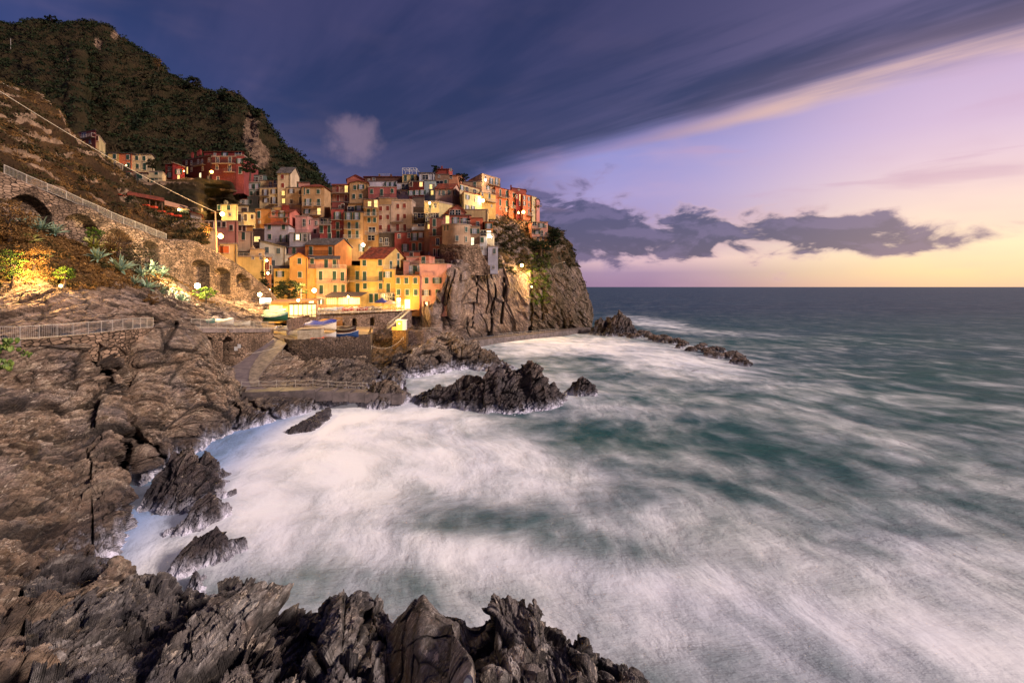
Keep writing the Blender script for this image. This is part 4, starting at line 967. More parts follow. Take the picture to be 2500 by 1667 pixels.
H('B', 'red brown turret house highest on the ridge', (178, 72, 56), 1635, 1832, 78, 155, 's.8', 'k1860,85', Y=188, x2=1885, ds=6, ch='1735,50')
H('B', 'brown house with big dark openings under the red turret', (156, 116, 90), 1640, 1835, 155, 340, 'f', 'X1705,285 g1790,258 k1695,180', Y=182, rm='S')
H('B', 'peach stepped house right of the red turret', (222, 142, 98), 1835, 1960, 165, 262, 'x1', 'd1865,185', x2=2060, Y=184, ds=9)
H('B', 'pinkish tan house with grey shutters and pale gable side', (208, 162, 138), 1645, 1885, 355, 570, 'x2.3', 's1705,412,.6 s1758,415 s1840,410 >o1915,415 >k1965,440', x2=1998, Y=172, ds=7, rm='T')
H('B', 'large beige house with red shutters, left half', (204, 168, 144), 835, 1022, 585, 978, 'f.2', 'r868,637 r968,630 r868,762 r970,755 r868,902 R983,915', Y=163, rm='C', bal='900,1020,975')
H('B', 'large beige house with red shutters and parapet, right half', (206, 170, 146), 1022, 1305, 525, 978, 'f.5', 'r1112,600 r1205,595 R1115,760 r1207,742 R1110,905 R1208,905', x2=1375, Y=163.4, ds=8, rm='C', bal='1030,1185,822;1030,1300,972')
H('B', 'ochre roof storey behind the beige red shuttered house', (222, 166, 96), 845, 1100, 492, 580, 'f', '', Y=168, rm='C', bal='850,1300,480,r')
H('B', 'crimson column house with three stacked balconies', (172, 70, 64), 165, 345, 645, 1100, 'f', 'O255,735 G257,880 G262,1002', Y=161, bal='165,330,795;170,330,932;165,330,1058', rm='S')
H('B', 'red terrace storey with potted plants above the crimson column', (150, 74, 66), 175, 345, 545, 640, 'f', 'd295,620 b330,600', Y=166, rm='S', bal='165,345,662,r')
H('B', 'red lower house with dark shutters left of the crimson column', (178, 70, 62), 5, 165, 872, 1095, 'f', 'G30,928 G138,928 G145,1030', Y=159, rm='C', bal='-20,175,870,w')
H('B', 'brown glazed veranda storey with white railing', (112, 92, 92), 5, 160, 768, 868, 's.5', 'x60,815 o115,815', Y=163, rm='S')
H('B', 'ochre column house with three long balconies', (204, 148, 86), 345, 622, 692, 1240, 'f', 'O413,742 O530,742 G420,880 G532,880 G427,1000 G535,1000 d385,1097 O592,1190,.7', Y=160, bal='355,585,800;355,588,922;350,585,1058,w', rm='S')
H('B', 'ochre upper storey with wide open shutters above the balcony column', (202, 150, 92), 405, 622, 565, 690, 's.5', 'x445,640 o560,628,1.2', Y=165, rm='S', bal='400,490,685,r')
H('B', 'ochre tower house with two lit windows under its eave', (200, 142, 80), 625, 836, 508, 1240, 'f', 'l710,568 L800,568 G697,690 G775,690 g703,797 g783,797 x745,935 x735,1050 k710,1195', Y=161.5, bal='622,820,622;630,825,740,w;655,830,1002,w', rm='S')
H('B', 'rough dark stone house between the beige and the red house', (98, 80, 66), 845, 1065, 985, 1260, 'f', 'd872,1085 D950,1105', Y=158, bal='905,995,1165,w', rm='S')
H('B', 'red house with dark windows and open shuttered door', (178, 76, 62), 1065, 1300, 975, 1270, 'f', 'd1130,1025 d1268,1015 O1215,1192', Y=157.5, rm='S')
H('B', 'red and ochre house with two balconies', (196, 112, 66), 1300, 1485, 962, 1300, 'f', 'O1350,1035 q1435,1012 G1337,1180 G1425,1175', Y=157, bal='1285,1478,1098;1290,1480,1235', rm='S')
H('B', 'terracotta ground storey below the red and ochre balconies', (196, 92, 56), 1200, 1420, 1250, 1330, 'f', 'b1305,1290', Y=149, rm='S')
H('B', 'plain tan wall house right of the red houses', (176, 126, 90), 1485, 1600, 935, 1310, 'f', 'k1560,1275', Y=156, rm='C')
H('B', 'dark brown recessed house behind the beige block', (104, 82, 66), 1335, 1480, 620, 830, 'f', 'X1360,745,.9 x1435,735', Y=166, rm='S', bal='1335,1480,690,r')
H('B', 'grey upper house with flat dark roof behind the beige block', (138, 112, 94), 1320, 1490, 480, 640, 'f', '', Y=170, rm='S')
H('B', 'yellow house with a lamp on its wall and white roof deck', (226, 196, 126), 1485, 1692, 548, 705, 'f.5', 'G1565,640,.7 d1640,592', Y=160, rm='C', x2=1990, ds=9, bal='1485,1660,678,rw')
H('B', 'cream lower storey with dark openings below the wall lamp', (206, 172, 128), 1485, 1695, 705, 860, 'f', 'D1530,762 d1595,735 x1645,728', Y=160, rm='C')
H('B', 'small beige house with a lit doorway and slanting eave', (184, 140, 104), 1320, 1575, 860, 940, 'f', 'L1552,900,.7 x1440,890', Y=158.5, rm='S')
H('B', 'white covered terrace roof in front of the small beige house', (196, 190, 198), 1310, 1490, 895, 940, 'f', '', Y=156.5, ds=3, ext=0, rm='C')
# bastion group
H('C', 'reddish brown tall house left of the round tower', (164, 94, 74), 50, 235, 830, 1360, 'f', 'G118,892 G118,1030 D165,1165 B120,1315,.6 B180,1320,.7', Y=153, ds=7, rm='S', bal='45,225,1085;95,225,1215')
H('C', 'salmon house with twin gable windows on top of the round tower', (218, 120, 100), 235, 625, 790, 930, 's.6', 'L305,850 O420,870 O548,882', Y=156, ds=6, rm='S')
H('C', 'salmon gabled attic with glazed twin windows', (218, 124, 102), 325, 560, 745, 815, 'y2.1', 'x370,745,1.4 x455,748,1.5', x2=185, Y=158, ds=9)
H('C', 'beige house with pale framed window right of the round tower', (188, 148, 114), 625, 762, 952, 1290, 'f', 'o690,1012,1.3 W660,1160,.8', Y=151.5, ds=6, rm='C')
H('C', 'narrow white house wedged on the bastion', (212, 204, 206), 762, 862, 1088, 1308, 'f', 'g797,1137 k790,1255', Y=150.5, ds=5, rm='C', bal='765,860,1085,r')
H('C', 'tall white pillar shaped house at the edge of the rock', (206, 196, 206), 880, 1020, 1232, 1568, 'f', 's970,1295,.8 k957,1525', x2=866, Y=150, ds=5, rm='C', bal='868,1018,1225,rw', ext=1)
H('C', 'burnt orange terrace room above the beige house', (214, 98, 56), 625, 800, 832, 955, 'f', 'd735,910', Y=155, rm='T', bal='625,770,945,r')
H('C', 'small light orange house over a lit terrace', (236, 142, 62), 850, 950, 888, 1045, 's.6', 'o892,942', Y=154, x2=790, ds=5, rm='T')
H('C', 'lit white terrace room below the light orange house', (222, 200, 170), 770, 960, 1045, 1110, 'f', 'W892,1060 X815,1055,1.6', Y=152.5, rm='S', bal='762,870,1075,r')
H('C', 'cream house with plain walls and a dark awning', (230, 192, 124), 545, 878, 712, 870, 'f', '', Y=161, rm='C')
H('C', 'pale yellow long house with open shutters facing the sea', (234, 206, 138), 540, 785, 455, 710, 'f.3', 'o588,532 s705,562 o585,678 o665,688', Y=164, dY=8, x2=492, ds=8, rm='T', ext=4)
H('C', 'attic storey with dark windows under the long pent roof', (220, 186, 132), 480, 770, 340, 480, 's.5', 'o510,398 x580,420,1.6 x690,455,1.6', Y=168, dY=10, ds=6, rm='T', bal='540,780,470,r')
H('C', 'brown wide house under the cream top block', (186, 146, 110), 520, 792, 315, 430, 'f', 'G692,365 k690,345', Y=178, rm='S', ch='')
H('C', 'cream peach top block with railed roof and an outside lamp', (236, 176, 122), 792, 1052, 202, 460, 'f', 'd845,258 O925,305 O1000,310 o880,398', Y=180, dY=9, x2=605, ds=12, bal='860,1030,365', rm='C')
H('C', 'yellow house with a bright corner lamp', (226, 176, 84), 772, 985, 460, 700, 'f.2', 'd800,482 G900,512 k930,655', Y=176, dY=6, ds=8, bal='845,980,598,w;820,985,458,rw', rm='C', ext=3)
H('C', 'bright orange house with tall green shutters on the headland', (200, 108, 66), 985, 1172, 388, 700, 's.6', 'G1053,467 G1140,482 G1053,607 G1140,622 k1053,690 o1140,708', Y=184, dY=6, ds=8, bal='1020,1170,540', ext=4, x2=935, rm='T')
H('C', 'orange house with a low balcony beside the tall shuttered one', (202, 116, 70), 1172, 1275, 430, 770, 'f.2', 'g1237,502 G1237,640 k1240,735', Y=189, dY=4, bal='1170,1290,692,w', ext=4, rm='T')
H('C', 'narrow deep red house squeezed on the headland', (140, 44, 38), 1275, 1372, 470, 790, 'f.2', 'd1285,522 L1330,537,.5 o1330,622,.6', Y=191, dY=3, ext=4, rm='T')
H('C', 'terracotta roof storey above the headland houses', (170, 78, 56), 1215, 1412, 400, 480, 's.6', 'k1315,418', Y=197, dY=4, ext=3, ch='1205,375')
H('C', 'salmon orange house lit by a headland street lamp', (232, 130, 74), 1372, 1502, 492, 840, 'f.2', 'o1393,542,.6 o1457,557,.6 o1393,622,.6 g1457,642,.6 G1457,745,.6', Y=192, dY=4, bal='1420,1500,795,w', ext=4, rm='T')
H('C', 'pale yellow narrow house near the headland tip', (236, 204, 138), 1502, 1566, 520, 860, 'f.2', 'd1530,622,.6 k1505,710 k1530,730', Y=195, dY=3, ext=4, rm='C')
H('C', 'pink end house with a corner tower balcony', (228, 142, 120), 1566, 1604, 560, 850, 'h.8', 'd1585,690,.6', Y=197, dY=2, ds=5, bal='1555,1612,655', ext=4, rm='S')
H('C', 'pink villa with balconies standing alone on the sea cliff', (238, 166, 146), 1502, 1728, 885, 1092, 's.8', 'd1540,912,1.6 o1637,932 k1700,942 d1515,1015,.6 o1575,1025 D1640,1048 k1700,1045', x2=1405, Y=184, ds=9, bal='1492,1640,975,w;1620,1740,1088,w', rm='C', ext=.5)
H('C', 'tan basement storey under the pink cliff villa', (206, 150, 100), 1522, 1762, 1100, 1160, 'f', 'd1590,1125 k1655,1120', Y=183.6, ds=7, rm='C', ext=2)
# houses on the hill
H('F', 'coral pink house with lilac balcony alone on the left slope', (196, 100, 88), 60, 262, 125, 285, 'f', 'x122,152 d195,222', Y=150, ds=6, rm='S', bal='60,262,190,w', dY=-3)
H('F', 'small cream house with bare side wall beside the coral pink one', (216, 190, 128), 262, 300, 155, 275, 'f', 'b277,187', x2=378, Y=150, ds=9, rm='C')
H('F', 'yellow house at the left of the hillside terrace', (238, 188, 92), 408, 542, 362, 505, 's.5', 'g490,402 k495,480', Y=168, rm='S')
H('F', 'orange house in the middle of the hillside terrace', (232, 118, 62), 542, 695, 368, 545, 's.5', 'g648,412 g655,507', Y=168.5, rm='S')
H('F', 'cream house with five green windows at the right of the hillside terrace', (232, 198, 146), 695, 932, 376, 548, 's.5', 'g757,422 g843,427 g763,517 G850,522', x2=970, Y=169, ds=7, rm='S')
H('F', 'low white wall house in front of the hillside terrace', (226, 190, 150), 408, 590, 498, 560, 'f', '', Y=160, rm='C')
H('F', 'small tan house under the hillside lamp', (206, 160, 120), 592, 762, 590, 700, 'f', 'g663,622', Y=158, rm='T')
H('F', 'tiny tan outhouse with two green openings', (202, 168, 128), 762, 880, 600, 700, 's.4', 'G770,640 g805,640 ', Y=157, rm='T')
H('F', 'cream cube house with roof terrace in front of the red houses', (228, 200, 148), 905, 1062, 588, 745, 'f', 'G990,632 G943,708', x2=1105, Y=158, ds=6, bal='885,1062,662,rp', rm='C')
H('F', 'dark red narrow house beside the cream cube', (122, 38, 36), 1095, 1182, 495, 700, 's.6', 'd1148,552 o1150,625,.7', Y=166, rm='S')
H('F', 'crimson house with sloping top and lit lane', (158, 48, 50), 1182, 1322, 530, 700, 'l1.5', 'o1257,585 L1255,670,.6', Y=165, rm='C')
H('F', 'long red wing of the hill hotel with small pale framed windows', (106, 46, 42), 1300, 1652, 458, 700, 'f.3', 'd1350,480 d1410,478 d1490,465 d1535,462 d1620,445 d1412,560 d1545,548 L1360,570,.7 W1515,640,1.0 o1615,665', Y=176, dY=-8, ds=9, rm='S', bal='1440,1580,512', ext=4)
H('F', 'broad red centre block of the hill hotel with balconies', (116, 46, 42), 1650, 1942, 408, 715, 'f.3', 'D1720,445 D1870,448 d1715,532 D1865,545 d1725,668', Y=167, ds=9, rm='C', bal='1660,1935,490;1815,1940,592', ext=4)
H('F', 'bright crimson end block of the hill hotel', (156, 66, 62), 1942, 2035, 395, 700, 'f.3', 'o1985,457 G1993,567', x2=2208, Y=167.3, ds=16, rm='C', ext=4)
H('F', 'set back roof storey with windows on top of the hill hotel', (150, 48, 42), 1560, 2030, 350, 402, 's.4', 'o1810,372 x1970,372 k1690,378', Y=173, rm='T', ch='1420,370,.3 1490,350,.3 1515,335,.3')
# ------------------------------------------------------------------ small builders
class MB:
    def __init__(s): s.v = []; s.f = []
    def bar(s, a, b_, r=.03, r2=None, n=4):
        a, b_ = Vector(a), Vector(b_); d_ = (b_-a)
        if d_.length < 1e-6: return
        d_.normalize(); up = Vector((0, 0, 1)) if abs(d_.z) < .95 else Vector((1, 0, 0))
        s1 = d_.cross(up).normalized(); s2 = d_.cross(s1); r2 = r if r2 is None else r2; k = len(s.v)
        for q, rr in ((a, r), (b_, r2)):
            for i in range(n):
                t = 2*math.pi*(i+.5)/n; s.v.append(q+s1*math.cos(t)*rr+s2*math.sin(t)*rr)
        for i in range(n): s.f.append((k+i, k+(i+1) % n, k+n+(i+1) % n, k+n+i))
        s.f.append(tuple(k+i for i in range(n))[::-1]); s.f.append(tuple(k+n+i for i in range(n)))
    def box(s, x0, x1, y0, y1, z0, z1, M=None):
        k = len(s.v)
        q = [(x0, y0, z0), (x1, y0, z0), (x1, y1, z0), (x0, y1, z0), (x0, y0, z1), (x1, y0, z1), (x1, y1, z1), (x0, y1, z1)]
        s.v += [(M @ Vector(a)) if M else Vector(a) for a in q]
        s.f += [tuple(i+k for i in t) for t in ((0, 3, 2, 1), (4, 5, 6, 7), (0, 1, 5, 4), (1, 2, 6, 5), (2, 3, 7, 6), (3, 0, 4, 7))]
    def poly(s, pts):
        k = len(s.v); s.v += [Vector(p) for p in pts]; s.f.append(tuple(range(k, k+len(pts))))
    def sph(s, c, r, n=10, m_=7, sz=1):
        k = len(s.v); c = Vector(c)
        for j in range(m_+1):
            ph = math.pi*j/m_
            for i in range(n): th = 2*math.pi*i/n; s.v.append(c+Vector((r*math.sin(ph)*math.cos(th), r*math.sin(ph)*math.sin(th), r*sz*math.cos(ph))))
        for j in range(m_):
            for i in range(n): s.f.append((k+j*n+i, k+j*n+(i+1) % n, k+(j+1)*n+(i+1) % n, k+(j+1)*n+i))
    def tube(s, pts, r=.02, n=4):
        for a, b_ in zip(pts[:-1], pts[1:]): s.bar(a, b_, r, n=n)
    def build(s, name, mat, parent=None, loc=(0, 0, 0), smooth=False):
        l = Vector(loc); me = bpy.data.meshes.new(name); me.from_pydata([tuple(Vector(q)-l) for q in s.v], [], s.f); me.update()
        me.materials.append(mat)
        if smooth: me.polygons.foreach_set('use_smooth', [True]*len(me.polygons))
        o = bpy.data.objects.new(name, me); COL.objects.link(o)
        if parent is not None: o.parent = parent
        else: o.location = l
        return o
def empty(name, loc, label, catn, group=None):
    return tag(link(name, None, loc=tuple(loc)), label, catn, group)
def Wz(px, py, z):                # point at height z seen at (px,py)
    Y = (CH-z)*F/(py-700); return Vector(((px-1250)*Y/F, Y, z))
def sag(a, b_, s_, n=14):
    a, b_ = Vector(a), Vector(b_); return [a.lerp(b_, t/n)-Vector((0, 0, s_*4*(t/n)*(1-t/n))) for t in range(n+1)]

# iron railings of the two walkways
def railing(name, label, pts, step_post, hgt=1.1, mat=None, pr=.035, br=.011, gap=.13, mode='v', post_name='post'):
    """pts: path on the ground"""
    mat = mat or rail_m
    pts = [Vector(p) for p in pts]; L_ = [0]
    for a, b_ in zip(pts[:-1], pts[1:]): L_.append(L_[-1]+(b_-a).length)
    def at(t):
        for i in range(len(L_)-1):
            if t <= L_[i+1]+1e-9: return pts[i].lerp(pts[i+1], (t-L_[i])/(L_[i+1]-L_[i]))
        return pts[-1].copy()
    root = empty(name, pts[0], label, 'railing'); o0 = pts[0]
    n = max(1, round(L_[-1]/step_post)); U = Vector((0, 0, 1))
    pm = MB(); pm.bar((0, 0, -.1), (0, 0, hgt+.04), pr)
    pme = pymesh(post_name, pm.v, pm.f, mat)
    rl, bl = MB(), MB()
    P_ = [at(L_[-1]*i/n) for i in range(n+1)]
    for i, q in enumerate(P_):
        if i < 100: link(post_name, pme, None, root, tuple(q-o0))
    for a, b_ in zip(P_[:-1], P_[1:]):
        a, b_ = a-o0, b_-o0
        rl.bar(a+U*hgt, b_+U*hgt, pr*.9)
        if mode == 'v':
            rl.bar(a+U*.1, b_+U*.1, pr*.6); k = max(2, int((b_-a).length/gap))
            for j in range(1, k): q = a.lerp(b_, j/k); bl.bar(q+U*.1, q+U*(hgt-.02), br)
        elif mode == 'x':
            rl.bar(a+U*.12, b_+U*.12, pr*.7); bl.bar(a+U*.12, b_+U*(hgt-.02), pr*.6); bl.bar(b_+U*.12, a+U*(hgt-.02), pr*.6)
        elif mode == 'h':
            rl.bar(a+U*hgt*.5, b_+U*hgt*.5, pr*.6)
    rl.build('handrail', mat, root)
    if bl.v: bl.build('balusters' if mode == 'v' else 'cross_bracing', mat, root)
    return root
railing('walkway_railing', 'long pale steel railing of the stepped path above the stone arches', [P(a, b_, c) for a, b_, c in [(10, 425, 58.7)]+pathpts[2:13]], 2.35, 1.05, pr=.04, br=.014)
def wk(px):
    a = [q[0] for q in walk]; return Vector(((px-1250)*np.interp(px, a, [q[1] for q in walk])/F, np.interp(px, a, [q[1] for q in walk]), np.interp(px, a, [q[2] for q in walk])))
railing('walkway_railing', 'pale steel railing at the left edge of the lower walkway above the cliff', [wk(p)+Vector((0, .12, 0)) for p in (-60, 0, 45, 130, 232, 330, 372)], 1.22, 1.1, pr=.03, br=.009, gap=.12)
railing('walkway_railing', 'pale steel railing above the two arched vaults beside the boat ramp', [wk(p)+Vector((0, .12, 0)) for p in (465, 520, 560, 610, 668)], 2.1, 1.15, pr=.035, br=.012, gap=.2)
wf = [Wz(a, b_, 11.2) for a, b_ in [(722, 776), (742, 771), (783, 768), (817, 765.6), (875, 763.6), (943, 761), (985, 758.5)]]
railing('piazza_railing', 'white crossed timber railing along the edge of the harbour piazza', [q+Vector((0, .25, 0)) for q in wf[1:]], 1.45, 1.2, rail_m, .05, mode='x')

# piazza, its wall and the stairs
pg = [tuple(q) for q in wf]; pz = pg+[tuple(P(1092, 700, 141)[:2])+(11.25,), tuple(P(640, 700, 141)[:2])+(11.25,), tuple(P(640, 700, 108)[:2])+(11.2,)]
tag(link('piazza', pymesh('piazza', pz, [tuple(range(len(pz)))]), concrete), kind='structure')
pn = [(815, 784, 26, 800, .9), (866, 781, 5, 797, 1), (909, 779, 5, 795, 1), (848, 801, 27, 822, .9)]
def pwd(p, px, py):
    off = fbm(p/2, 3, 131)*.12; cv = np.zeros(len(p))
    for cx, cy, hw, bot, k_ in pn:
        top = cy-4+((px-cx)/hw)**2*hw*.33; ins = np.minimum(np.minimum(hw-np.abs(px-cx), py-top), bot-py)
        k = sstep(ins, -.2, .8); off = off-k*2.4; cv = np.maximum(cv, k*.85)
    return off, {'cav': cv}
pc = []
for a, b_ in [(700, 784), (722, 776), (742, 771), (783, 768), (817, 765.6), (875, 763.6), (943, 761), (985, 758.5), (1005, 757)]:
    q = Wz(a, b_, 11.15); pc.append((a, [(700-(zz-CH)*F/(q.y-k*.8), q.y-k*.8) for k, zz in ((-1, 11.17), (0, 11.16), (.3, 9), (.7, 6.5), (1, 4.0))]))
o, *_ = sheet('piazza_wall', pc, 520, 130, pwd, stone_pz, vw=[.1, 1, 1, 1]); tag(o, 'curved stone quay wall with arches below the piazza railing', 'wall')
mm = o.data.materials[0]

# quay with the moored boats, mole wall, ramp
qv = [(Wz(*a)) for a in [(697, 834, 8.0), (760, 834, 8.0), (830, 829, 8.0), (903, 821, 8.0)]]
qb = [P(1010, 700, 121), P(640, 700, 108), P(600, 700, 92)]
qv = [tuple(q) for q in qv]+[(q.x, q.y, z_) for q, z_ in zip([P(915, 700, 113)]+qb[1:], (8.1, 9.6, 9.4))]+[tuple(P(640, 808, 88.5))]
tag(link('quay', pymesh('quay', qv, [tuple(range(len(qv)))]), plain('quay_paving', (150, 124, 92), .85, var=.4, bump=.05, sc=1.2)), kind='structure')
mb = MB(); top_ = [Vector(q) for q in qv[:4]]
cols_ = [(694, [(833.5, 86.5), (834, 84.4), (850, 84), (872, 83.6), (905, 83)])]
for q, pxx in zip(top_, (697, 760, 830, 903)):
    pass
mcol = []
for pxx, pyt in [(692, 829), (697, 834), (715, 835.5), (760, 834), (830, 829), (880, 824), (903, 821)]:
    q = Wz(pxx, pyt, 8.0); mcol.append((pxx, [(700-(zz-CH)*F/(q.y+dy), q.y+dy) for zz, dy in ((8.3, .6), (8.3, 0), (6, -.25), (3.8, -.5), (1.0, -.8))]))
q = Wz(903, 821, 8.0)
for k, pxx in ((3, 905), (10, 907), (20, 910)):
    mcol.append((pxx, [(700-(zz-CH)*F/(q.y+k), q.y+k) for zz in (8.3, 8.29, 6, 3.8, 1.0)]))
o, *_ = sheet('mole_wall', mcol, 380, 130, lambda p, px, py: (fbm(p/.5, 3, 133)*.12, {'cav': np.zeros(len(p))}), stone_dk, vw=[.15, 1, 1, 1]); tag(o, 'dark rough stone mole wall carrying the beached boats and the corrugated shed', 'wall')
rp = [(806, 655, 752, 90), (835, 608, 703, 84), (858, 575, 684, 79.5), (882, 552, 664, 75.5), (905, 541, 644, 72.5), (925, 541, 632, 70.3), (945, 545, 640, 68.8), (962, 552, 700, 67.2)]
rv_ = []
for py_, a, b_, Y in rp:
    for t in (0, .5, 1): rv_.append(tuple(P(a+(b_-a)*t, py_, Y)))
def rampm():
    m, g, b = newmat('ramp_concrete'); pos = geo(g)['Position']; x, y, z = g.sep(pos)
    n = g.noise(pos, .8, 6, .7); col = g.mix(g.sm(n, .35, .65), lin((110, 96, 98)), lin((136, 120, 116)))
    jn = g.sm(g.m('ABSOLUTE', g.m('SUBTRACT', g.m('FRACT', g.m('MULTIPLY', g.m('ADD', y, g.m('MULTIPLY', x, .2)), .42)), .5)), .035, .01)
    col = g.mix(g.m('MULTIPLY', jn, .6), col, lin((50, 42, 40)))
    setb(g, b, col=col, rough=.75, nrm=g.bump(g.noise(pos, 6, 4), .4, .05)); return m
tag(link('boat_ramp', pymesh('boat_ramp', rv_, [(3*i+j, 3*i+j+1, 3*i+j+4, 3*i+j+3) for i in range(len(rp)-1) for j in (0, 1)]), rampm()), kind='structure')
hr = [(632, [(848, 84), (852, 81), (880, 77), (910, 73.5), (945, 70), (975, 68)]), (690, [(850, 86), (856, 83), (888, 79), (918, 75.5), (948, 71.5), (980, 69)]), (740, [(860, 87), (870, 84), (896, 81), (922, 77), (950, 72.5), (982, 70)]),
      (800, [(862, 90), (872, 86), (900, 82.5), (925, 79), (952, 73.5), (984, 71)]), (860, [(868, 92), (878, 88), (905, 85), (930, 80), (956, 74.5), (986, 72)]), (895, [(875, 95), (885, 91), (908, 87), (935, 82), (960, 76), (990, 73)]),
      (925, [(905, 96), (912, 91), (930, 87), (948, 82), (968, 77), (992, 75)]), (965, [(900, 94), (905, 89), (920, 86), (940, 83), (965, 80.5), (990, 78)]), (990, [(915, 92), (925, 88), (940, 85.5), (955, 83), (970, 81), (990, 79)])]
def hrd(p, px, py):
    o_, a = rockdisp(p, 2.2, 1.1, .8, 141); k = sstep(px, 690, 760)*.8+.2; return o_*k, a
o, *_ = sheet('harbour_rocks', hr, 420, 190, hrd, rock_m); tag(o, kind='structure')

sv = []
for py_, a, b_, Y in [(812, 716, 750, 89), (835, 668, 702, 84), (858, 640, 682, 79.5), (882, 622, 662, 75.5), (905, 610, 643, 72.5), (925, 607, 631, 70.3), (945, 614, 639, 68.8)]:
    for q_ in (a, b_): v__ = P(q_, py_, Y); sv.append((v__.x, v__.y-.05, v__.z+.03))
tag(link('painted_lamp_spill', pymesh('painted_lamp_spill', sv, [(2*i, 2*i+1, 2*i+3, 2*i+2) for i in range(6)]), plain('lamp_spill_paint', (146, 128, 110), .8, var=.45, bump=.04, sc=1.5)), kind='structure')  # pale strip: lamp spill on the ramp put into the colour
# concrete steps down to the sea with rope rail
st_ = [(590, 680, 3.35), (680, 770, 3.3), (770, 811, 3.05), (811, 852, 2.85), (852, 890, 2.65), (890, 924, 2.5), (924, 956, 2.35), (956, 982, 2.15)]
root = empty('sea_steps', P(590, 960, 67), 'broad concrete steps descending along the rocks to the sea', 'steps'); o0 = root.location.copy()
for a, b_, z_ in st_:
    Ya = 66.2+(a-590)/392*4.2; Yb = 66.2+(b_-590)/392*4.2
    A_, B_ = P(a, 700, Ya), P(b_-.6, 700, Yb); m_ = MB(); m_.v = [Vector((q.x, q.y+dy, zz))-o0 for zz in (z_-1.3, z_) for q, dy in ((A_, 0), (B_, 0), (B_, 2.6), (A_, 2.6))]
    m_.f = [(0, 3, 2, 1), (4, 5, 6, 7), (0, 1, 5, 4), (1, 2, 6, 5), (2, 3, 7, 6), (3, 0, 4, 7)]; m_.build('step', concrete2, root)
def roperail(label, pts, hgt=1.05, ropes=(1.0, .5), sg=.12, mat=None):
    root = empty('rope_railing', pts[0], label, 'railing'); o0 = Vector(pts[0])
    pm = MB(); pm.bar((0, 0, -.2), (0, 0, hgt), .035); pme = pymesh('post', pm.v, pm.f, rail_m)
    for q in pts: link('post', pme, None, root, tuple(Vector(q)-o0))
    for h_ in ropes:
        m_ = MB()
        for a, b_ in zip(pts[:-1], pts[1:]): m_.tube(sag(Vector(a)-o0+Vector((0, 0, h_)), Vector(b_)-o0+Vector((0, 0, h_)), sg), .026)
        m_.build('rope', rope_m, root)
    return root
def dk(px, z_, dy=2.2): Y = 66.2+(px-590)/392*4.2+dy; return Vector(((px-1250)*Y/F, Y, z_))
roperail('sagging rope rail on thin posts behind the concrete sea steps', [dk(a, z_) for a, z_ in ((590, 3.35), (632, 3.35), (675, 3.3), (721, 3.3), (764, 3.3), (801, 3.05), (845, 2.85), (886, 2.65), (918, 2.5), (952, 2.35), (977, 2.15))])
roperail('rope barrier hanging across the foot of the boat ramp', [P(549, 885, 74.3), P(690, 862, 81.5)], 1.25, (1.2,), .45)
roperail('short rope rail climbing the rock left of the ramp foot', [P(520, 985, 62), P(552, 970, 64.5), P(588, 958, 66)], 1.0, (.95, .5), .1)
roperail('slack mooring rope over the dark inlet', [Wz(907, 850, 6.3), P(985, 828, 108)], .5, (.4,), 1.2)

# retaining wall under the lower walkway, two vaults
vt = [(509.5, 831, 9.5, 862), (557.5, 831, 12.5, 866)]
def wud(p, px, py):
    off = fbm(p/1.5, 3, 137)*.12; cv = np.zeros(len(p))
    for cx, cy, hw, bot in vt:
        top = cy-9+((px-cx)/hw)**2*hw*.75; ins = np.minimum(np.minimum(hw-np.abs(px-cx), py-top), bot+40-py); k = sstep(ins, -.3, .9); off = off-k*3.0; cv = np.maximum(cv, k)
    return off, {'cav': cv}
uc_ = []
for a, hh in ((-200, 2), (0, 2), (130, 2.2), (232, 2.5), (320, 4.5), (390, 5), (460, 5.5), (520, 6), (560, 5.5), (610, 4), (668, 1.6)):
    q = wk(a); uc_.append((a, [(700-(q.z+.02-dz-CH)*F/(q.y-.05), q.y-.05) for dz in (0, hh*.3, hh*.65, hh)]))
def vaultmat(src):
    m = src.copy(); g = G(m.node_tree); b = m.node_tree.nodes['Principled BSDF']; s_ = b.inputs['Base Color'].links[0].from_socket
    g.put(b.inputs['Base Color'], g.mix(g.m('MULTIPLY', g.attr('cav')['Fac'], .9), s_, (.012, .010, .009))); return m  # shade of arch and vault recesses is painted into the stone colour
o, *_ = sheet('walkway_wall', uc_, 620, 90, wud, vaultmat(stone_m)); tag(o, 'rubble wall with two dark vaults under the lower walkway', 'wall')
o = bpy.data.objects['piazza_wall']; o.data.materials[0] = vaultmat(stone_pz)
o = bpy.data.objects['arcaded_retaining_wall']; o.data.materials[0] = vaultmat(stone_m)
for i, (a, b_, lb) in enumerate(((576, 851, 'small white notice fixed on the rubble wall near the right vault'), (584, 845, 'slightly larger white notice highest on the rubble wall by the ramp'))):
    q = P(a, b_, 71); m_ = MB(); m_.box(q.x-.22, q.x+.22, q.y-.03, q.y, q.z-.28, q.z+.28); tag(m_.build('notice_board', white_m, None, q), lb, 'sign')

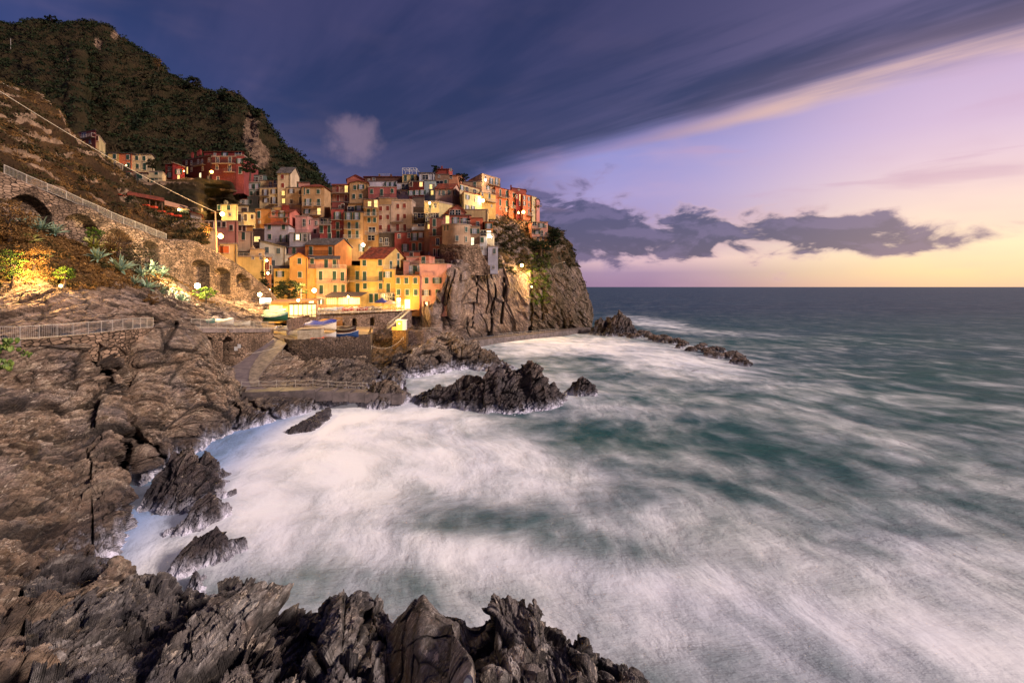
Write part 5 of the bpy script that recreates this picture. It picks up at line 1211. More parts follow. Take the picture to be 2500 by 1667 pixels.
# promenade round the swimming basin under the headland
pw_ = [(1150, 137, 2.4), (1165, 140, 2.3), (1217, 149, 2.2), (1270, 157, 2.1), (1317, 164, 2.0), (1360, 172, 1.9), (1399, 180, 1.8), (1445, 188, 1.7)]
v_, f_ = [], []
for a, Y_, z_ in pw_:
    x_ = (a-1250)*Y_/F
    for dx, dz in ((0, -3.2), (0, 0), (0, .002), (-1.2, .002)):
        yy = Y_ if dz != .002 or dx == 0 else Y_+6
        v_.append((x_+dx, yy, z_+dz))
for i in range(len(pw_)-1):
    k = 4*i; f_ += [(k, k+4, k+5, k+1), (k+2, k+6, k+7, k+3)]
tag(link('basin_promenade', pymesh('basin_promenade', v_, f_), concrete2), 'curved concrete promenade wall round the foot of the headland', 'promenade')
railing('handrail', 'thin pale handrail on the promenade under the headland cliff', [Vector(((a-1250)*Y_/F, Y_+.5, z_)) for a, Y_, z_ in pw_[2:6]], 3.5, 1.0, rail_m, .04, mode='h')
railing('handrail', 'handrail of the low landing left of the cliff foot', [P(1022, 812, 122), P(1046, 811, 124), P(1078, 812, 127)], 3.0, 1.1, rail_m, .04, mode='h')

# ------------------------------------------------------------------ sea rocks
def stack(name, label, catn, peaks, mat, seed, amp=.8, cell=1.6, n=170, group=None, kind=None, pad=1.0, sharp=1.25, fr=ST, stretch=(2.6, .8, .45), base=-1.6):
    """peaks: [(px, py, z, radius)] joined into a ridge in the order given; None splits ridges"""
    runs, cur = [], []
    for q in peaks+[None]:
        if q is None:
            if cur: runs.append(cur); cur = []
        else: w_ = Wz(q[0], q[1], q[2]); cur.append((w_.x, w_.y, q[2], q[3]))
    allp = [q for r_ in runs for q in r_]
    x0 = min(q[0]-q[3] for q in allp)-pad; x1 = max(q[0]+q[3] for q in allp)+pad; y0 = min(q[1]-q[3] for q in allp)-pad; y1 = max(q[1]+q[3] for q in allp)+pad
    asp = (y1-y0)/(x1-x0); nx_ = int(n/math.sqrt(asp)); ny_ = int(n*math.sqrt(asp))
    X_, Y_ = np.meshgrid(np.linspace(x0, x1, nx_), np.linspace(y0, y1, ny_)); xx, yy = X_.ravel(), Y_.ravel()
    wx = fbm(np.stack([xx/1.5, yy/1.5, 0*xx], 1), 3, seed)*cell*.35; xx2 = xx+wx; yy2 = yy+wx*.6
    h_ = np.full(len(xx), -9.)
    for r_ in runs:
        segs = list(zip(r_[:-1], r_[1:])) or [(r_[0], r_[0])]
        for a, b_ in segs:
            vx, vy = b_[0]-a[0], b_[1]-a[1]; L2 = vx*vx+vy*vy+1e-9
            t = np.clip(((xx2-a[0])*vx+(yy2-a[1])*vy)/L2, 0, 1); d_ = np.hypot(xx2-a[0]-t*vx, yy2-a[1]-t*vy)
            zz = a[2]+(b_[2]-a[2])*t; rr = a[3]+(b_[3]-a[3])*t
            h_ = np.maximum(h_, (zz-base)*(1-np.clip(d_/rr, 0, 1)**sharp)+base)
    p = np.stack([xx, yy, h_], 1); g_ = p.reshape(ny_, nx_, 3)
    nn = np.cross(np.gradient(g_, axis=1), np.gradient(g_, axis=0)).reshape(-1, 3); nn /= np.linalg.norm(nn, axis=1)[:, None]+1e-9
    o_, at = rockdisp(p, cell, amp, .6, seed, fr, stretch); o_ = o_*sstep(h_, base, base+1.2)
    p = p+nn*o_[:, None]
    c = Vector((float(np.mean([q[0] for q in allp])), float(np.mean([q[1] for q in allp])), 0))
    keep = gridf(nx_, ny_); hz = h_[keep].max(1) > base+.02; keep = keep[hz]
    me = npmesh(name, p-np.array(c), keep, False, at); o = link(name, me, mat, None, tuple(c)); tag(o, label, catn, group, kind); return o
stack('sea_stack', 'long jagged dark rock ridge with water streaming off in front of the harbour', 'rock', [(1008, 965, 1.0, 3), (1035, 955, 1.8, 4), (1063, 938, 3.2, 4.2), (1085, 945, 2.8, 4), (1110, 930, 3.6, 5), (1144, 912, 4.6, 5.5), (1174, 915, 4.7, 5), (1205, 893, 5.8, 5.5), (1243, 881, 6.6, 4.6), (1264, 903, 5.0, 4.8), (1290, 884, 6.4, 3.4), (1308, 886, 6.3, 3.2), (1322, 922, 3.8, 4), (1345, 945, 2.4, 3.6), (1362, 955, 1.4, 3)], rock_wet, 151, 1.15, 2.4, 360, fr=frame((-.72, .25, .62)), stretch=(2.0, .8, .5))
stack('sea_stack', 'small isolated dark rock washed by foam right of the long ridge', 'rock', [(1398, 932, 2.2, 2.6), (1419, 915, 3.4, 2.8), (1440, 925, 2.8, 2.6), (1455, 950, 1.0, 2.2)], rock_wet, 152, .7, 1.8, 170, fr=frame((-.72, .25, .62)), stretch=(2.0, .8, .5))
stack('sea_stack', 'pair of pointed black rocks at the tip of the headland', 'rock', [(1458, 800, 2.5, 5), (1467, 773, 6.5, 4.5), (1476, 790, 4, 5), (1484, 771, 6.6, 4), (1497, 785, 5, 6), (1511, 760, 8.4, 6), (1524, 772, 6.6, 5.5), (1535, 795, 3, 5)], rock_wet, 153, 1.2, 2.4, 190)
stack('sea_stack', 'broad rounded dark rock mass between the inlet and the swimming basin', 'rock', [(975, 880, 2.4, 5.5), (1000, 856, 4.6, 6.5), (1040, 838, 5.6, 7), (1086, 806, 7.3, 7.5), (1115, 822, 6.4, 7), (1151, 830, 5.7, 7), (1180, 852, 4.0, 6), (1205, 868, 3.0, 5), (1222, 885, 1.4, 3.5)], rock_m, 154, 1.3, 3.2, 330, sharp=1.5, fr=frame((-.6, .3, .72)), stretch=(1.6, .8, .6))
stack('sea_stack', 'dark rock block at the mouth of the inlet beside the sea steps', 'rock', [(905, 945, 2.8, 3.4), (930, 925, 4.2, 3.4), (955, 925, 4.0, 3.4), (975, 940, 2.6, 3)], rock_m, 155, .8, 1.7, 130)
stack('rock_spur', 'long dark spur running from the cliff into the narrow blue inlet', 'rock', [(450, 1085, 4.6, 4.2), (462, 1118, 3.2, 4), (440, 1165, 2.4, 3.2), (405, 1205, 1.4, 2.4), None, (500, 1095, 3, 3.4), (520, 1130, 1.8, 2.8), (530, 1160, .8, 2)], rock_wet, 156, .6, 1.5, 230)
stack('sea_rock', 'sloping dark ridge rock standing in the inlet mist', 'rock', [(400, 1300, .5, 1.0), (440, 1268, 1.2, 1.7), (480, 1228, 2.0, 1.9), (512, 1196, 2.5, 1.9), (530, 1215, 1.6, 1.7), (552, 1236, 1.1, 1.2)], rock_wet, 157, .38, .9, 200)
stack('sea_rock', 'rounded black rock with smooth mist covered foot in the inlet', 'rock', [(405, 1390, .7, 1.0), (440, 1348, 1.5, 1.5), (480, 1310, 1.9, 1.5), (523, 1286, 2.3, 1.5), None, (465, 1390, 1.1, 1.5), (480, 1425, .7, 1.5)], rock_wet, 158, .32, .9, 200)
stack('sea_rock', 'low wet rock with orange lichen beside the rounded black rock', 'rock', [(530, 1340, 1.0, 1.0), (560, 1315, 1.4, 1.1), (595, 1306, 1.4, 1.0), (608, 1318, .8, .7)], rock_wet, 159, .25, .7, 130)
stack('sea_rock', 'half drowned rock in the foam under the sea cliff', 'rock', [(552, 1205, .8, 1.2), (575, 1196, .9, 1.2)], rock_wet, 160, .3, .9, 90)
stack('sea_rock', 'smooth misted rock hump below the concrete steps', 'rock', [(712, 1040, 1.4, 2.2), (742, 1024, 1.9, 2.6), (775, 1004, 1.9, 2.6), (800, 996, 1.5, 2.2)], rock_hump, 162, .4, 1.4, 120)
stack('sea_rock', 'lone small boulder awash behind the breakwater', 'rock', [(1690, 903, .7, 1.5), (1703, 903, .6, 1.3)], rock_wet, 163, .3, .9, 70)
# breakwater boulders, each its own
bl_ = []
for x_, y_, w_ in [(1460, 672, 26), (1493, 668, 38), (1522, 680, 44), (1560, 676, 40), (1592, 664, 60), (1636, 676, 54), (1660, 690, 48), (1690, 700, 58), (1722, 690, 50), (1748, 704, 56), (1780, 712, 42), (1810, 706, 44), (1850, 722, 52), (1830, 740, 44),
                   (1905, 765, 56), (1940, 752, 44), (1972, 738, 46), (2000, 770, 56), (2040, 764, 54), (2020, 790, 60), (2090, 764, 48), (2072, 800, 54), (2135, 800, 58), (2170, 790, 54), (2205, 812, 62), (2232, 838, 56), (2180, 834, 50), (2262, 850, 40)]:
    bl_.append((960+x_/2.613, 560+y_/2.613, w_/2.613))
orn = ['first', 'second', 'third', 'fourth', 'fifth', 'sixth', 'seventh', 'eighth', 'ninth', 'tenth', 'eleventh', 'twelfth', 'thirteenth', 'fourteenth']
bo_m = rockmat('boulder_stone', (112, 94, 84), (146, 122, 108), (176, 150, 134), vein=.3, foamh=.7, wet=2.0)
for i, (a, b_, w_) in enumerate(bl_):
    Yb = (CH-.9)*F/(b_-700); r_ = w_/F*Yb*.62
    bm = bmesh.new(); bmesh.ops.create_icosphere(bm, subdivisions=5, radius=1)
    v = np.array([q.co[:] for q in bm.verts]); fc_ = np.array([[q.index for q in f2.verts] for f2 in bm.faces]); bm.free()
    fa_, ea_ = facet(v*1.1+i*7.3, 170+i, .9, .5); fb_, eb_ = facet(v*2.7+i*3.1, 200+i, .8, .4)
    v = v*(1+.34*fa_+.13*fb_+.12*fbm(v*1.5+i, 3, 230+i))[:, None]*np.array([1.0, .9, .78])*r_
    cc = Wz(a, b_, .9)
    o = link('boulder', npmesh('boulder', v, fc_, False, {'cav': .6*np.exp(-(ea_/.05)**2)}), bo_m, None, (cc.x, cc.y, .55))
    if i < 14: lb = 'weathered boulder of the inner breakwater heap, %s from the headland tip' % orn[i]
    else: lb = 'pale boulder of the outer breakwater heap, %s from the gap' % orn[i-14]
    tag(o, lb, 'boulder', 'boulders of the breakwater')

stack('rock_spire', 'leaning layered rock spire at the corner of the narrow inlet', 'rock', [(170, 1440, 4.6, 3.4), (215, 1415, 4.5, 3.2), (255, 1385, 4.4, 2.6), (296, 1352, 4.2, 1.9), (308, 1368, 3.2, 1.6)], rock_m, 165, .5, 1.1, 260, fr=FRV, stretch=(3.0, .9, .4))
# ------------------------------------------------------------------ round tower and bastion
def arcwall(name, pts, zt, zb, mat, parent=None, o0=Vector((0, 0, 0))):
    v = []
    for q in pts: v += [(q[0]-o0.x, q[1]-o0.y, zb-o0.z), (q[0]-o0.x, q[1]-o0.y, zt-o0.z)]
    n = len(pts); f = [(2*i, 2*i+2, 2*i+3, 2*i+1) for i in range(n-1)]+[tuple(2*i+1 for i in range(n))]
    return link(name, pymesh(name, v, f, mat), None, parent)
def arc(x0, x1, Y0, bul, n=16, back=7):
    a, b_ = P(x0, 700, Y0), P(x1, 700, Y0); r = []
    for i in range(n+1):
        t = i/n; q = a.lerp(b_, t); q.y -= bul*math.sin(math.pi*t); r.append((q.x, q.y))
    return r+[(b_.x, b_.y+back), (a.x, a.y+back)]
zc = lambda py, Y: CH-(py-700)*Y/F
bp = P(1080, 660, 152); root = empty('bastion_wall', bp, 'rough stone bastion carrying the round tower above the cliff', 'bastion')
def basd(p, px, py): return fbm(p/2, 4, 191)*.5+facet(p/.9, 192, .5, .5)[0]*.12, {'cav': np.zeros(len(p))}
bc = []
for i, pxx in enumerate(np.linspace(1074, 1197, 14)):
    Y = 151.5-4.5*math.sin(math.pi*min(1, i/11)); bc.append((pxx, [(597, Y+.2), (598, Y), (608, Y-.1), (612, Y-.6), (645, Y-1.4), (672, Y-2.5)]))
o, *_ = sheet('wall', bc, 260, 130, basd, stonemat('bastion_masonry', (150, 122, 102), (64, 48, 38), 1.3, .7), vw=[.1, .6, .3, 1, 1]); o.location = -bp; o.parent = root
pts = arc(1079.6, 1149, 151.5, 3.2); o0 = Vector((pts[0][0], pts[0][1], zc(600, 151)))
root = empty('round_tower_house', o0, 'beige round fronted house on the stone bastion', 'house', 'houses of the cliff village')
arcwall('wall', pts, zc(549.5, 150), zc(604, 150), plaster((186, 148, 116)), root, o0)
arcwall('roof', arc(1078, 1150.5, 151.6, 3.5), zc(547, 150), zc(549.4, 150), roofC, root, o0)
rl = MB(); ap = [Vector((q[0]-o0.x, q[1]-o0.y, zc(547, 150)-o0.z)) for q in arc(1079, 1149.5, 151.5, 3.3)[:17]]
for a, b_ in zip(ap[:-1], ap[1:]):
    rl.bar(a+Vector((0, 0, 1)), b_+Vector((0, 0, 1)), .03); rl.bar(a, a+Vector((0, 0, 1)), .03); rl.bar(a.lerp(b_, .5), a.lerp(b_, .5)+Vector((0, 0, 1)), .02)
rl.build('railing', rail_m, root)
for kd, cx, cy in (('o', 290, 970), ('g', 570, 987), ('s', 440, 1113), ('g', 567, 1127)):
    a = 1040+cx/5.8075; b_ = 390+cy/5.8075; t = (a-1079.6)/(1149-1079.6); bul = 3.2; Yq = 151.5-bul*math.sin(math.pi*t)
    q = P(a, b_, Yq); sl_ = -bul*math.pi*math.cos(math.pi*t)/8.6; ww, wh = WS[kd]; fr, pane, mul, shs = wmesh(kd, .9 if cx != 567 else .6, wh)
    wo_ = link('window', fr, None, root, tuple(q-o0+Vector((0, -.03, 0)))); wo_.rotation_euler.z = math.atan(sl_)
    link('pane', pane, None, wo_)
    for s_ in shs: link('shutter', s_, None, wo_)

# ------------------------------------------------------------------ lamps
def lampglow(name, c, s_):
    m, g, b = newmat(name); setb(g, b, col=(1, 1, 1), emc=lin(c), ems=s_); return m
g_warm = lampglow('warm_bulb', (255, 214, 130), 26); g_cold = lampglow('white_bulb', (255, 244, 210), 34); g_or = lampglow('amber_bulb', (255, 176, 80), 18)
def lamp(label, px, py, Y, W, kind='w', mount='wall', r=.3, hgt=5, arm=.8, loff=(0, 0, 0)):
    c = P(px, py, Y); U = Vector((0, 0, 1)); r = r*1.05
    if mount == 'post': base = c-U*hgt+Vector((.0, .0, 0)); base.x -= arm*.0
    elif mount == 'arm': base = c-U*hgt; base.x -= arm
    elif mount == 'flood': base = c-U*.5
    else: base = c+Vector((0, arm, -.1))
    root = empty('street_lamp' if mount in ('post', 'arm') else 'flood_light' if mount == 'flood' else 'wall_lamp', base, label, 'lamp', 'lit lamps of the village and harbour')
    m_ = MB(); b0 = Vector((0, 0, 0)); cc = c-base
    if mount == 'post': m_.bar(b0, cc-U*.1, .07, .05, 6); m_.build('post', rail_d, root)
    elif mount == 'arm': m_.bar(b0, U*(hgt+.3), .07, .05, 6); m_.bar(U*(hgt+.3), cc+U*r, .035); m_.build('post', rail_d, root)
    elif mount == 'flood': m_.bar(b0, cc-U*.15, .05); m_.box(cc.x-.25, cc.x+.25, cc.y+.1, cc.y+.3, cc.z-.2, cc.z+.2); m_.build('bracket', rail_d, root)
    else: m_.bar(b0, cc+U*(r+.05), .03); m_.build('bracket', rail_d, root)
    hd = MB(); hd.box(cc.x-r*.8, cc.x+r*.8, cc.y-r*.8, cc.y+r*.8, cc.z+r*.95, cc.z+r*1.2); hd.build('hood', rail_d, root)
    bl = MB(); bl.sph(cc, r, 12, 8); mt = {'w': g_warm, 'c': g_cold, 'o': g_or}[kind]; bl.build('globe', mt, root, smooth=True)
    ld = bpy.data.lights.new('lamp_light', 'POINT'); ld.energy = W; ld.shadow_soft_size = r*1.3; ld.color = {'w': (1, .64, .22), 'c': (1, .78, .42), 'o': (1, .50, .14)}[kind]
    lo = bpy.data.objects.new('lamp_light', ld); COL.objects.link(lo); lo.parent = root; lo.location = cc+Vector((0, -r*2.6, -.1))+Vector(loff)
    return root
lamp('amber lamp lighting the front of the red hill hotel', 517, 420, 163.5, 1700, 'o', 'arm', .42, 4)
lamp('small amber lamp in the arch left of the red hotel', 449, 418, 163.5, 500, 'o', 'wall', .2)
lamp('warm lamp below the orange house of the hillside terrace', 307, 406, 165, 1900, 'w', 'arm', .38, 3)
lamp('warm lamp above the terrace restaurant roof', 437, 512, 106, 500, 'w', 'arm', .22, 3)
lamp('bright warm lamp on the cream house beside the utility pole', 543, 523, 154, 7500, 'w', 'wall', .55)
lamp('warm wall lamp at the lane entrance left of the tall pole', 479, 558, 104, 600, 'w', 'arm', .22, 4)
lamp('brightest amber lamp on the tall pole over the lane', 539, 577, 98.5, 9500, 'o', 'wall', .42)
lamp('topmost of three lamps on the corner of the orange narrow house', 651, 636, 124, 700, 'w', 'wall', .26)
lamp('middle one of three lamps on the corner of the orange narrow house', 654, 667, 124, 700, 'w', 'wall', .26)
lamp('lowest of three lamps beside the small cypress', 657, 708, 118, 600, 'w', 'wall', .22)
lamp('white floodlight beaming at the end of the arcaded wall', 634, 719, 100.5, 9500, 'w', 'flood', .38, loff=(5, -5, 2.5))
lamp('large glowing lamp on the orange gabled house next to the tree', 767, 709, 127, 8500, 'w', 'wall', .5, loff=(0, -4.5, 1))
lamp('warm lamp under the pavilion roof edge', 728, 733, 98.5, 3200, 'w', 'wall', .25, loff=(0, -1, -.5))
lamp('starry white lamp between the ochre houses', 887, 598, 156.5, 2800, 'c', 'arm', .42, 4)
lamp('amber lamp under the white roof deck', 1049, 496, 157.5, 900, 'w', 'wall', .32)
lamp('yellow lamp on the corner of the yellow headland house', 1179, 490, 172, 2600, 'w', 'wall', .48)
lamp('small white lamp on the cream peach top block', 1185, 440, 178.5, 500, 'c', 'wall', .3)
lamp('bright amber lamp in front of the salmon orange headland house', 1278, 518, 187.5, 3200, 'o', 'arm', .55, 4)
lamp('second amber lamp left of the bright headland one', 1266, 520, 187.5, 1600, 'o', 'arm', .3, 4)
lamp('strong yellow floodlight on the vegetated headland face', 1274, 648, 163, 4000, 'w', 'flood', .45)
lamp('lower yellow floodlight in the cleft of the headland', 1298, 700, 171, 6500, 'w', 'flood', .2, loff=(1.5, -5, 0))
lamp('small yellow floodlight between the other two on the headland', 1286, 668, 169, 4500, 'w', 'flood', .16, loff=(1.5, -4, 0))
lamp('warm lamp at the door of the orange quay house', 974, 731, 126, 6000, 'w', 'wall', .36)
lamp('white lamp on the terrace under the light orange house', 1199, 579, 150.5, 300, 'c', 'wall', .2)
lamp('dazzling white floodlight in front of the big arcades', 482, 698, 78, 11000, 'c', 'flood', .36, loff=(.5, -2.5, 1.2))
lamp('warm ground floodlight among the agaves on the bank', 148, 698, 50.2, 4200, 'w', 'flood', .13, loff=(-1.2, -1.0, 1.6))
lamp('lamp inside the little kiosk under the stairs', 975, 790, 108.2, 2500, 'w', 'wall', .12, loff=(-2, -3, 1.5))
lamp('lamp under the veranda roof of the pink house', 850, 724, 124, 1700, 'w', 'wall', .2)
lamp('lamp under the blue parasol on the piazza', 930, 735, 124, 350, 'w', 'wall', .14)

# ------------------------------------------------------------------ poles and cable
q0 = P(531, 623, 101); root = empty('utility_pole', q0, 'tall pale utility pole rising above the lane lamp', 'pole')
m_ = MB(); tp = P(525.5, 516, 101)-q0; m_.bar((0, 0, -2), tp, .17, .13, 8); m_.build('pole', plain('pole_wood', (150, 126, 100), .8), root); m_ = MB(); m_.bar(tp+Vector((-.9, 0, -.3)), tp+Vector((.9, 0, -.3)), .06); m_.build('crossarm', wood_m, root)
m_ = MB(); m_.tube(sag(P(-60, 185, 62), P(525, 517, 101), .9, 40), .036); tag(m_.build('cable', rope_m), 'long pale overhead cable running from the upper left to the pole', 'cable')
q0 = P(735, 776, 107); root = empty('mast', q0, 'slim white mast on the quay in front of the pavilion', 'mast'); m_ = MB(); m_.bar((0, 0, 0), P(735, 706, 107)-q0, .13, .1, 6); m_.build('pole', trim, root)
q0 = P(776, 760, 114); root = empty('mast', q0, 'short white post at the left end of the crossed railing', 'mast'); m_ = MB(); m_.bar((0, 0, -1), P(776, 728, 114)-q0, .09, .09, 6); m_.build('pole', trim, root)
q0 = P(194, 69, 350); m_ = MB(); m_.bar(q0, q0+Vector((0, 0, 5.5)), .1); m_.bar(q0+Vector((-.8, 0, 4.8)), q0+Vector((.8, 0, 4.8)), .06); m_.bar(q0+Vector((-.5, 0, 5.2)), q0+Vector((.5, 0, 5.2)), .05); tag(m_.build('antenna', rail_d, None, q0), 'small antenna mast on the crest of the hill', 'antenna')
q0 = P(26, 126, 300); m_ = MB(); m_.bar(q0, q0+Vector((0, 0, 7.5)), .12); tag(m_.build('pole', rail_m, None, q0), 'pale pole high on the left hillside', 'pole')
for i, (a, b_, c_) in enumerate(((1352, 660, 1377), )):
    q0 = P(a, b_, 184); tag_ = empty('street_lamp', q0, 'unlit curved lamp post on the headland path', 'lamp'); m_ = MB(); m_.bar((0, 0, -2.2), (0, 0, 1.6), .06); m_.tube([(0, 0, 1.6), (.8, 0, 2.3), (3.6, 0, 3.0)], .05); m_.build('post', rail_m, tag_); m_ = MB(); m_.box(3.4, 4.1, -.15, .15, 2.9, 3.02); m_.build('head', white_m, tag_)
railing('headland_railing', 'rustic rail on the vegetated terrace near the headland tip', [P(1308, 619, 179), P(1340, 617, 181), P(1374, 620, 182)], 3.0, 1.2, wood_m, .05, mode='h')
# wire fence on the left slope and white posts
for i, (lb, pts) in enumerate((('dark post fence along the brow of the terraced slope', [(245, 392, 113), (268, 405, 113), (302, 428, 113), (322, 442, 112), (345, 462, 112), (368, 476, 112)]), ('row of pale vineyard posts at the upper left', [(0, 212, 107), (20, 224, 108), (30, 230, 108), (58, 236, 108), (66, 240, 108), (78, 243, 109), (98, 250, 110)]))):
    pp = [P(a, b_, c_) for a, b_, c_ in pts]; railing('post_fence', lb, pp, 4.0 if i == 0 else 2.0, 2.0 if i == 0 else 1.1, rail_d if i == 0 else trim, .05, mode='h')

# ------------------------------------------------------------------ harbour things
def boat(label, px, py, Y, L_, B_=None, col=(225, 218, 205), inner=(150, 120, 90), rot=0, tilt=0, cover=None, boot=None, z=None, stripe=None, group='boats pulled up in the harbour'):
    B_ = B_ or L_*.36; D = L_*.19
    c = P(px, py, Y) if z is None else Vector(((px-1250)*Y/F, Y, z))
    root = empty('rowing_boat', c, label, 'boat', group); root.rotation_euler = (R(tilt), 0, R(rot))
    n, k = 13, 7; v, f_ = [], []
    def sec(i):
        t = i/(n-1); w_ = B_/2*(math.sin(math.pi*min(1, (t*.86+.16)))**.62 if t < 1 else 0); w_ = max(w_, .02)
        if t < .12: w_ = B_/2*.72
        sh = D*(1+.45*(2*t-.8)**2*(1 if t > .4 else .3)); return (t-.5)*L_, w_, sh
    for i in range(n):
        x_, w_, sh = sec(i)
        for j in range(k):
            a = math.pi*j/(k-1); yy = -w_*math.cos(a); zz = sh-(sh*(1-.15*(i/(n-1))))*math.sin(a)**.75; v.append((x_, yy, zz+.02))
    for i in range(n-1):
        for j in range(k-1): f_.append((i*k+j, i*k+j+1, (i+1)*k+j+1, (i+1)*k+j))
    f_.append(tuple(range(k)))
    hm = plain('boat_paint', col, .45, var=.12); link('hull', pymesh('hull', v, f_, hm), None, root)
    iv = [(q[0]*.97, q[1]*.9, q[2]+.03+.02*D) for q in v]; link('inner_hull', pymesh('inner_hull', iv, f_, plain('boat_inside', inner, .7)), None, root)
    m_ = MB()
    for s_ in (0, k-1):
        ps = [Vector(v[i*k+s_])+Vector((0, 0, .02)) for i in range(n)]; m_.tube(ps, .045)
    m_.bar(Vector(v[0]), Vector(v[k-1]), .045); m_.build('gunwale', plain('gunwale_wood', stripe or (214, 200, 180), .6), root)
    if not cover:
        m_ = MB()
        for t in (.3, .52, .72):
            i = int(t*(n-1)); x_, w_, sh = sec(i); m_.box(x_-.12, x_+.12, -w_*.88, w_*.88, sh*.72, sh*.72+.05)
        m_.build('thwarts', wood_m, root)
    else:
        cv, cf = [], []
        for i in range(n):
            x_, w_, sh = sec(i); t = i/(n-1); rd = D*.75*(math.sin(math.pi*(.1+.8*t)))*(1+.25*math.sin(9*t))
            for j in range(7): s_ = j/6*2-1; cv.append((x_*1.01, s_*(w_+.07), sh+.05+rd*(1-abs(s_)**1.4)-(.14 if abs(s_) > .99 else 0)))
        for i in range(n-1):
            for j in range(6): cf.append((i*7+j, i*7+j+1, (i+1)*7+j+1, (i+1)*7+j))
        link('tarpaulin', pymesh('tarpaulin', cv, cf, plain('tarpaulin', cover, .6, var=.3, bump=.05, sc=2)), None, root)
    if boot:
        m_ = MB(); m_.bar((-L_*.46, 0, .03), (L_*.42, 0, .05), .07); m_.build('keel', plain('keel_paint', boot, .6), root)
    return root
boat('large green hulled boat covered with pale green tarpaulin at the ramp head', 671, 786, 93, 5.0, 2.0, (24, 78, 60), cover=(120, 150, 136), rot=-6)
boat('dark green covered boat behind the large green one', 668, 775, 97, 4.6, 1.8, (30, 70, 54), cover=(104, 132, 122), rot=4)
boat('white dinghy tipped on its side at the top of the ramp', 690, 808, 87.5, 3.2, 1.3, (226, 214, 200), (236, 226, 216), rot=-28, tilt=24)
boat('long white boat with bright blue tarpaulin', 784, 808, 94, 5.8, 1.9, (230, 216, 200), cover=(44, 58, 150), rot=-5)
boat('white motor boat beside the corrugated shed', 796, 826, 88.5, 3.6, 1.5, (226, 216, 208), (190, 180, 172), rot=-4)
boat('blue and white rowing boat at the edge of the mole', 843, 826, 89.5, 4.5, 1.5, (34, 66, 116), (150, 110, 90), rot=7, stripe=(230, 220, 214))
boat('dark upturned looking boat with brown tarpaulin under the arch', 846, 814, 95, 3.8, 1.5, (70, 46, 40), cover=(52, 36, 34), rot=-8)
boat('small ochre boat behind the blue tarpaulin', 808, 797, 99, 4.6, 1.5, (150, 100, 50), cover=(120, 84, 50), rot=-3)
boat('boat under teal tarpaulin on the walkway behind the railing', 507, 791, 69, 1.9, .9, (24, 110, 96), cover=(22, 118, 104), rot=5)
boat('white boat with yellow stripe behind the walkway railing', 545, 796, 74, 3.2, 1.2, (226, 214, 196), cover=(216, 206, 190), stripe=(226, 180, 60), rot=-3)
boat('little white boat nearest the ramp behind the walkway railing', 588, 797, 79, 2.8, 1.1, (220, 208, 190), rot=4)
pb = [(787, 757, 117, (226, 216, 196), (236, 222, 190), 'pale yellow covered boat first from the left behind the crossed railing'), (808, 755, 120, (196, 204, 214), (222, 214, 196), 'cream covered boat second from the left on the piazza'), (826, 753, 122, (230, 220, 206), (120, 140, 176), 'white boat with blue grey cover on the piazza'),
      (849, 755, 120, (176, 28, 24), (190, 24, 20), 'bright red covered boat on the piazza'), (862, 752, 124, (226, 214, 200), (220, 204, 180), 'white covered boat between the two red ones'), (885, 753, 122, (150, 26, 22), (128, 20, 20), 'dark red covered boat right of the white one'),
      (900, 747, 127, (226, 212, 196), (40, 56, 100), 'white boat with navy cover near the blue parasol'), (920, 750, 125, (90, 70, 54), (84, 70, 60), 'brown boat under the blue parasol')]
for i, (a, b_, Y, c1_, c2_, lb) in enumerate(pb):
    boat(lb, a, b_, Y, 2.6, 1.2, c1_, cover=c2_, rot=(-20, 15, -10, 25, -15, 10, -5, 12)[i], z=11.25)
# corrugated shed
q0 = Wz(726, 832, 8.02); root = empty('corrugated_shed', q0, 'small corrugated metal shed with an orange painted foot', 'shed'); root.rotation_euler.z = R(8)
m, g, b = newmat('corrugated_iron'); pos = g.n('ShaderNodeTexCoord').outputs['Object']; x, y, z = g.sep(pos)
h = g.m('SINE', g.m('MULTIPLY', g.m('ADD', x, y), 40)); n_ = g.noise(pos, 1.5, 5, .7)
setb(g, b, col=g.mix(g.sm(n_, .35, .65), lin((158, 140, 124)), lin((196, 180, 166))), rough=.6, metal=.3, nrm=g.bump(h, .8, .06)); cor = m
m_ = MB()
for i in range(28): x_ = .07*i*2; m_.box(x_*1.0, x_+.07, -.03 if i % 2 else 0, 2.0, 0, 1.75)
m_ = MB(); m_.box(0, 2.1, 0, 2.4, 0, 1.75); m_.build('wall', cor, root)
m_ = MB(); m_.box(2.101, 3.75, 0, 2.4, .45, 1.9); m_.build('side_panel', cor, root); m_ = MB(); m_.box(2.101, 3.75, -.02, 2.4, 0, .449); m_.build('orange_foot', plain('orange_paint', (226, 96, 52), .6), root)
m_ = MB(); m_.box(-.08, 3.85, -.1, 2.5, 1.905, 1.98); m_.build('roof', roofC, root)
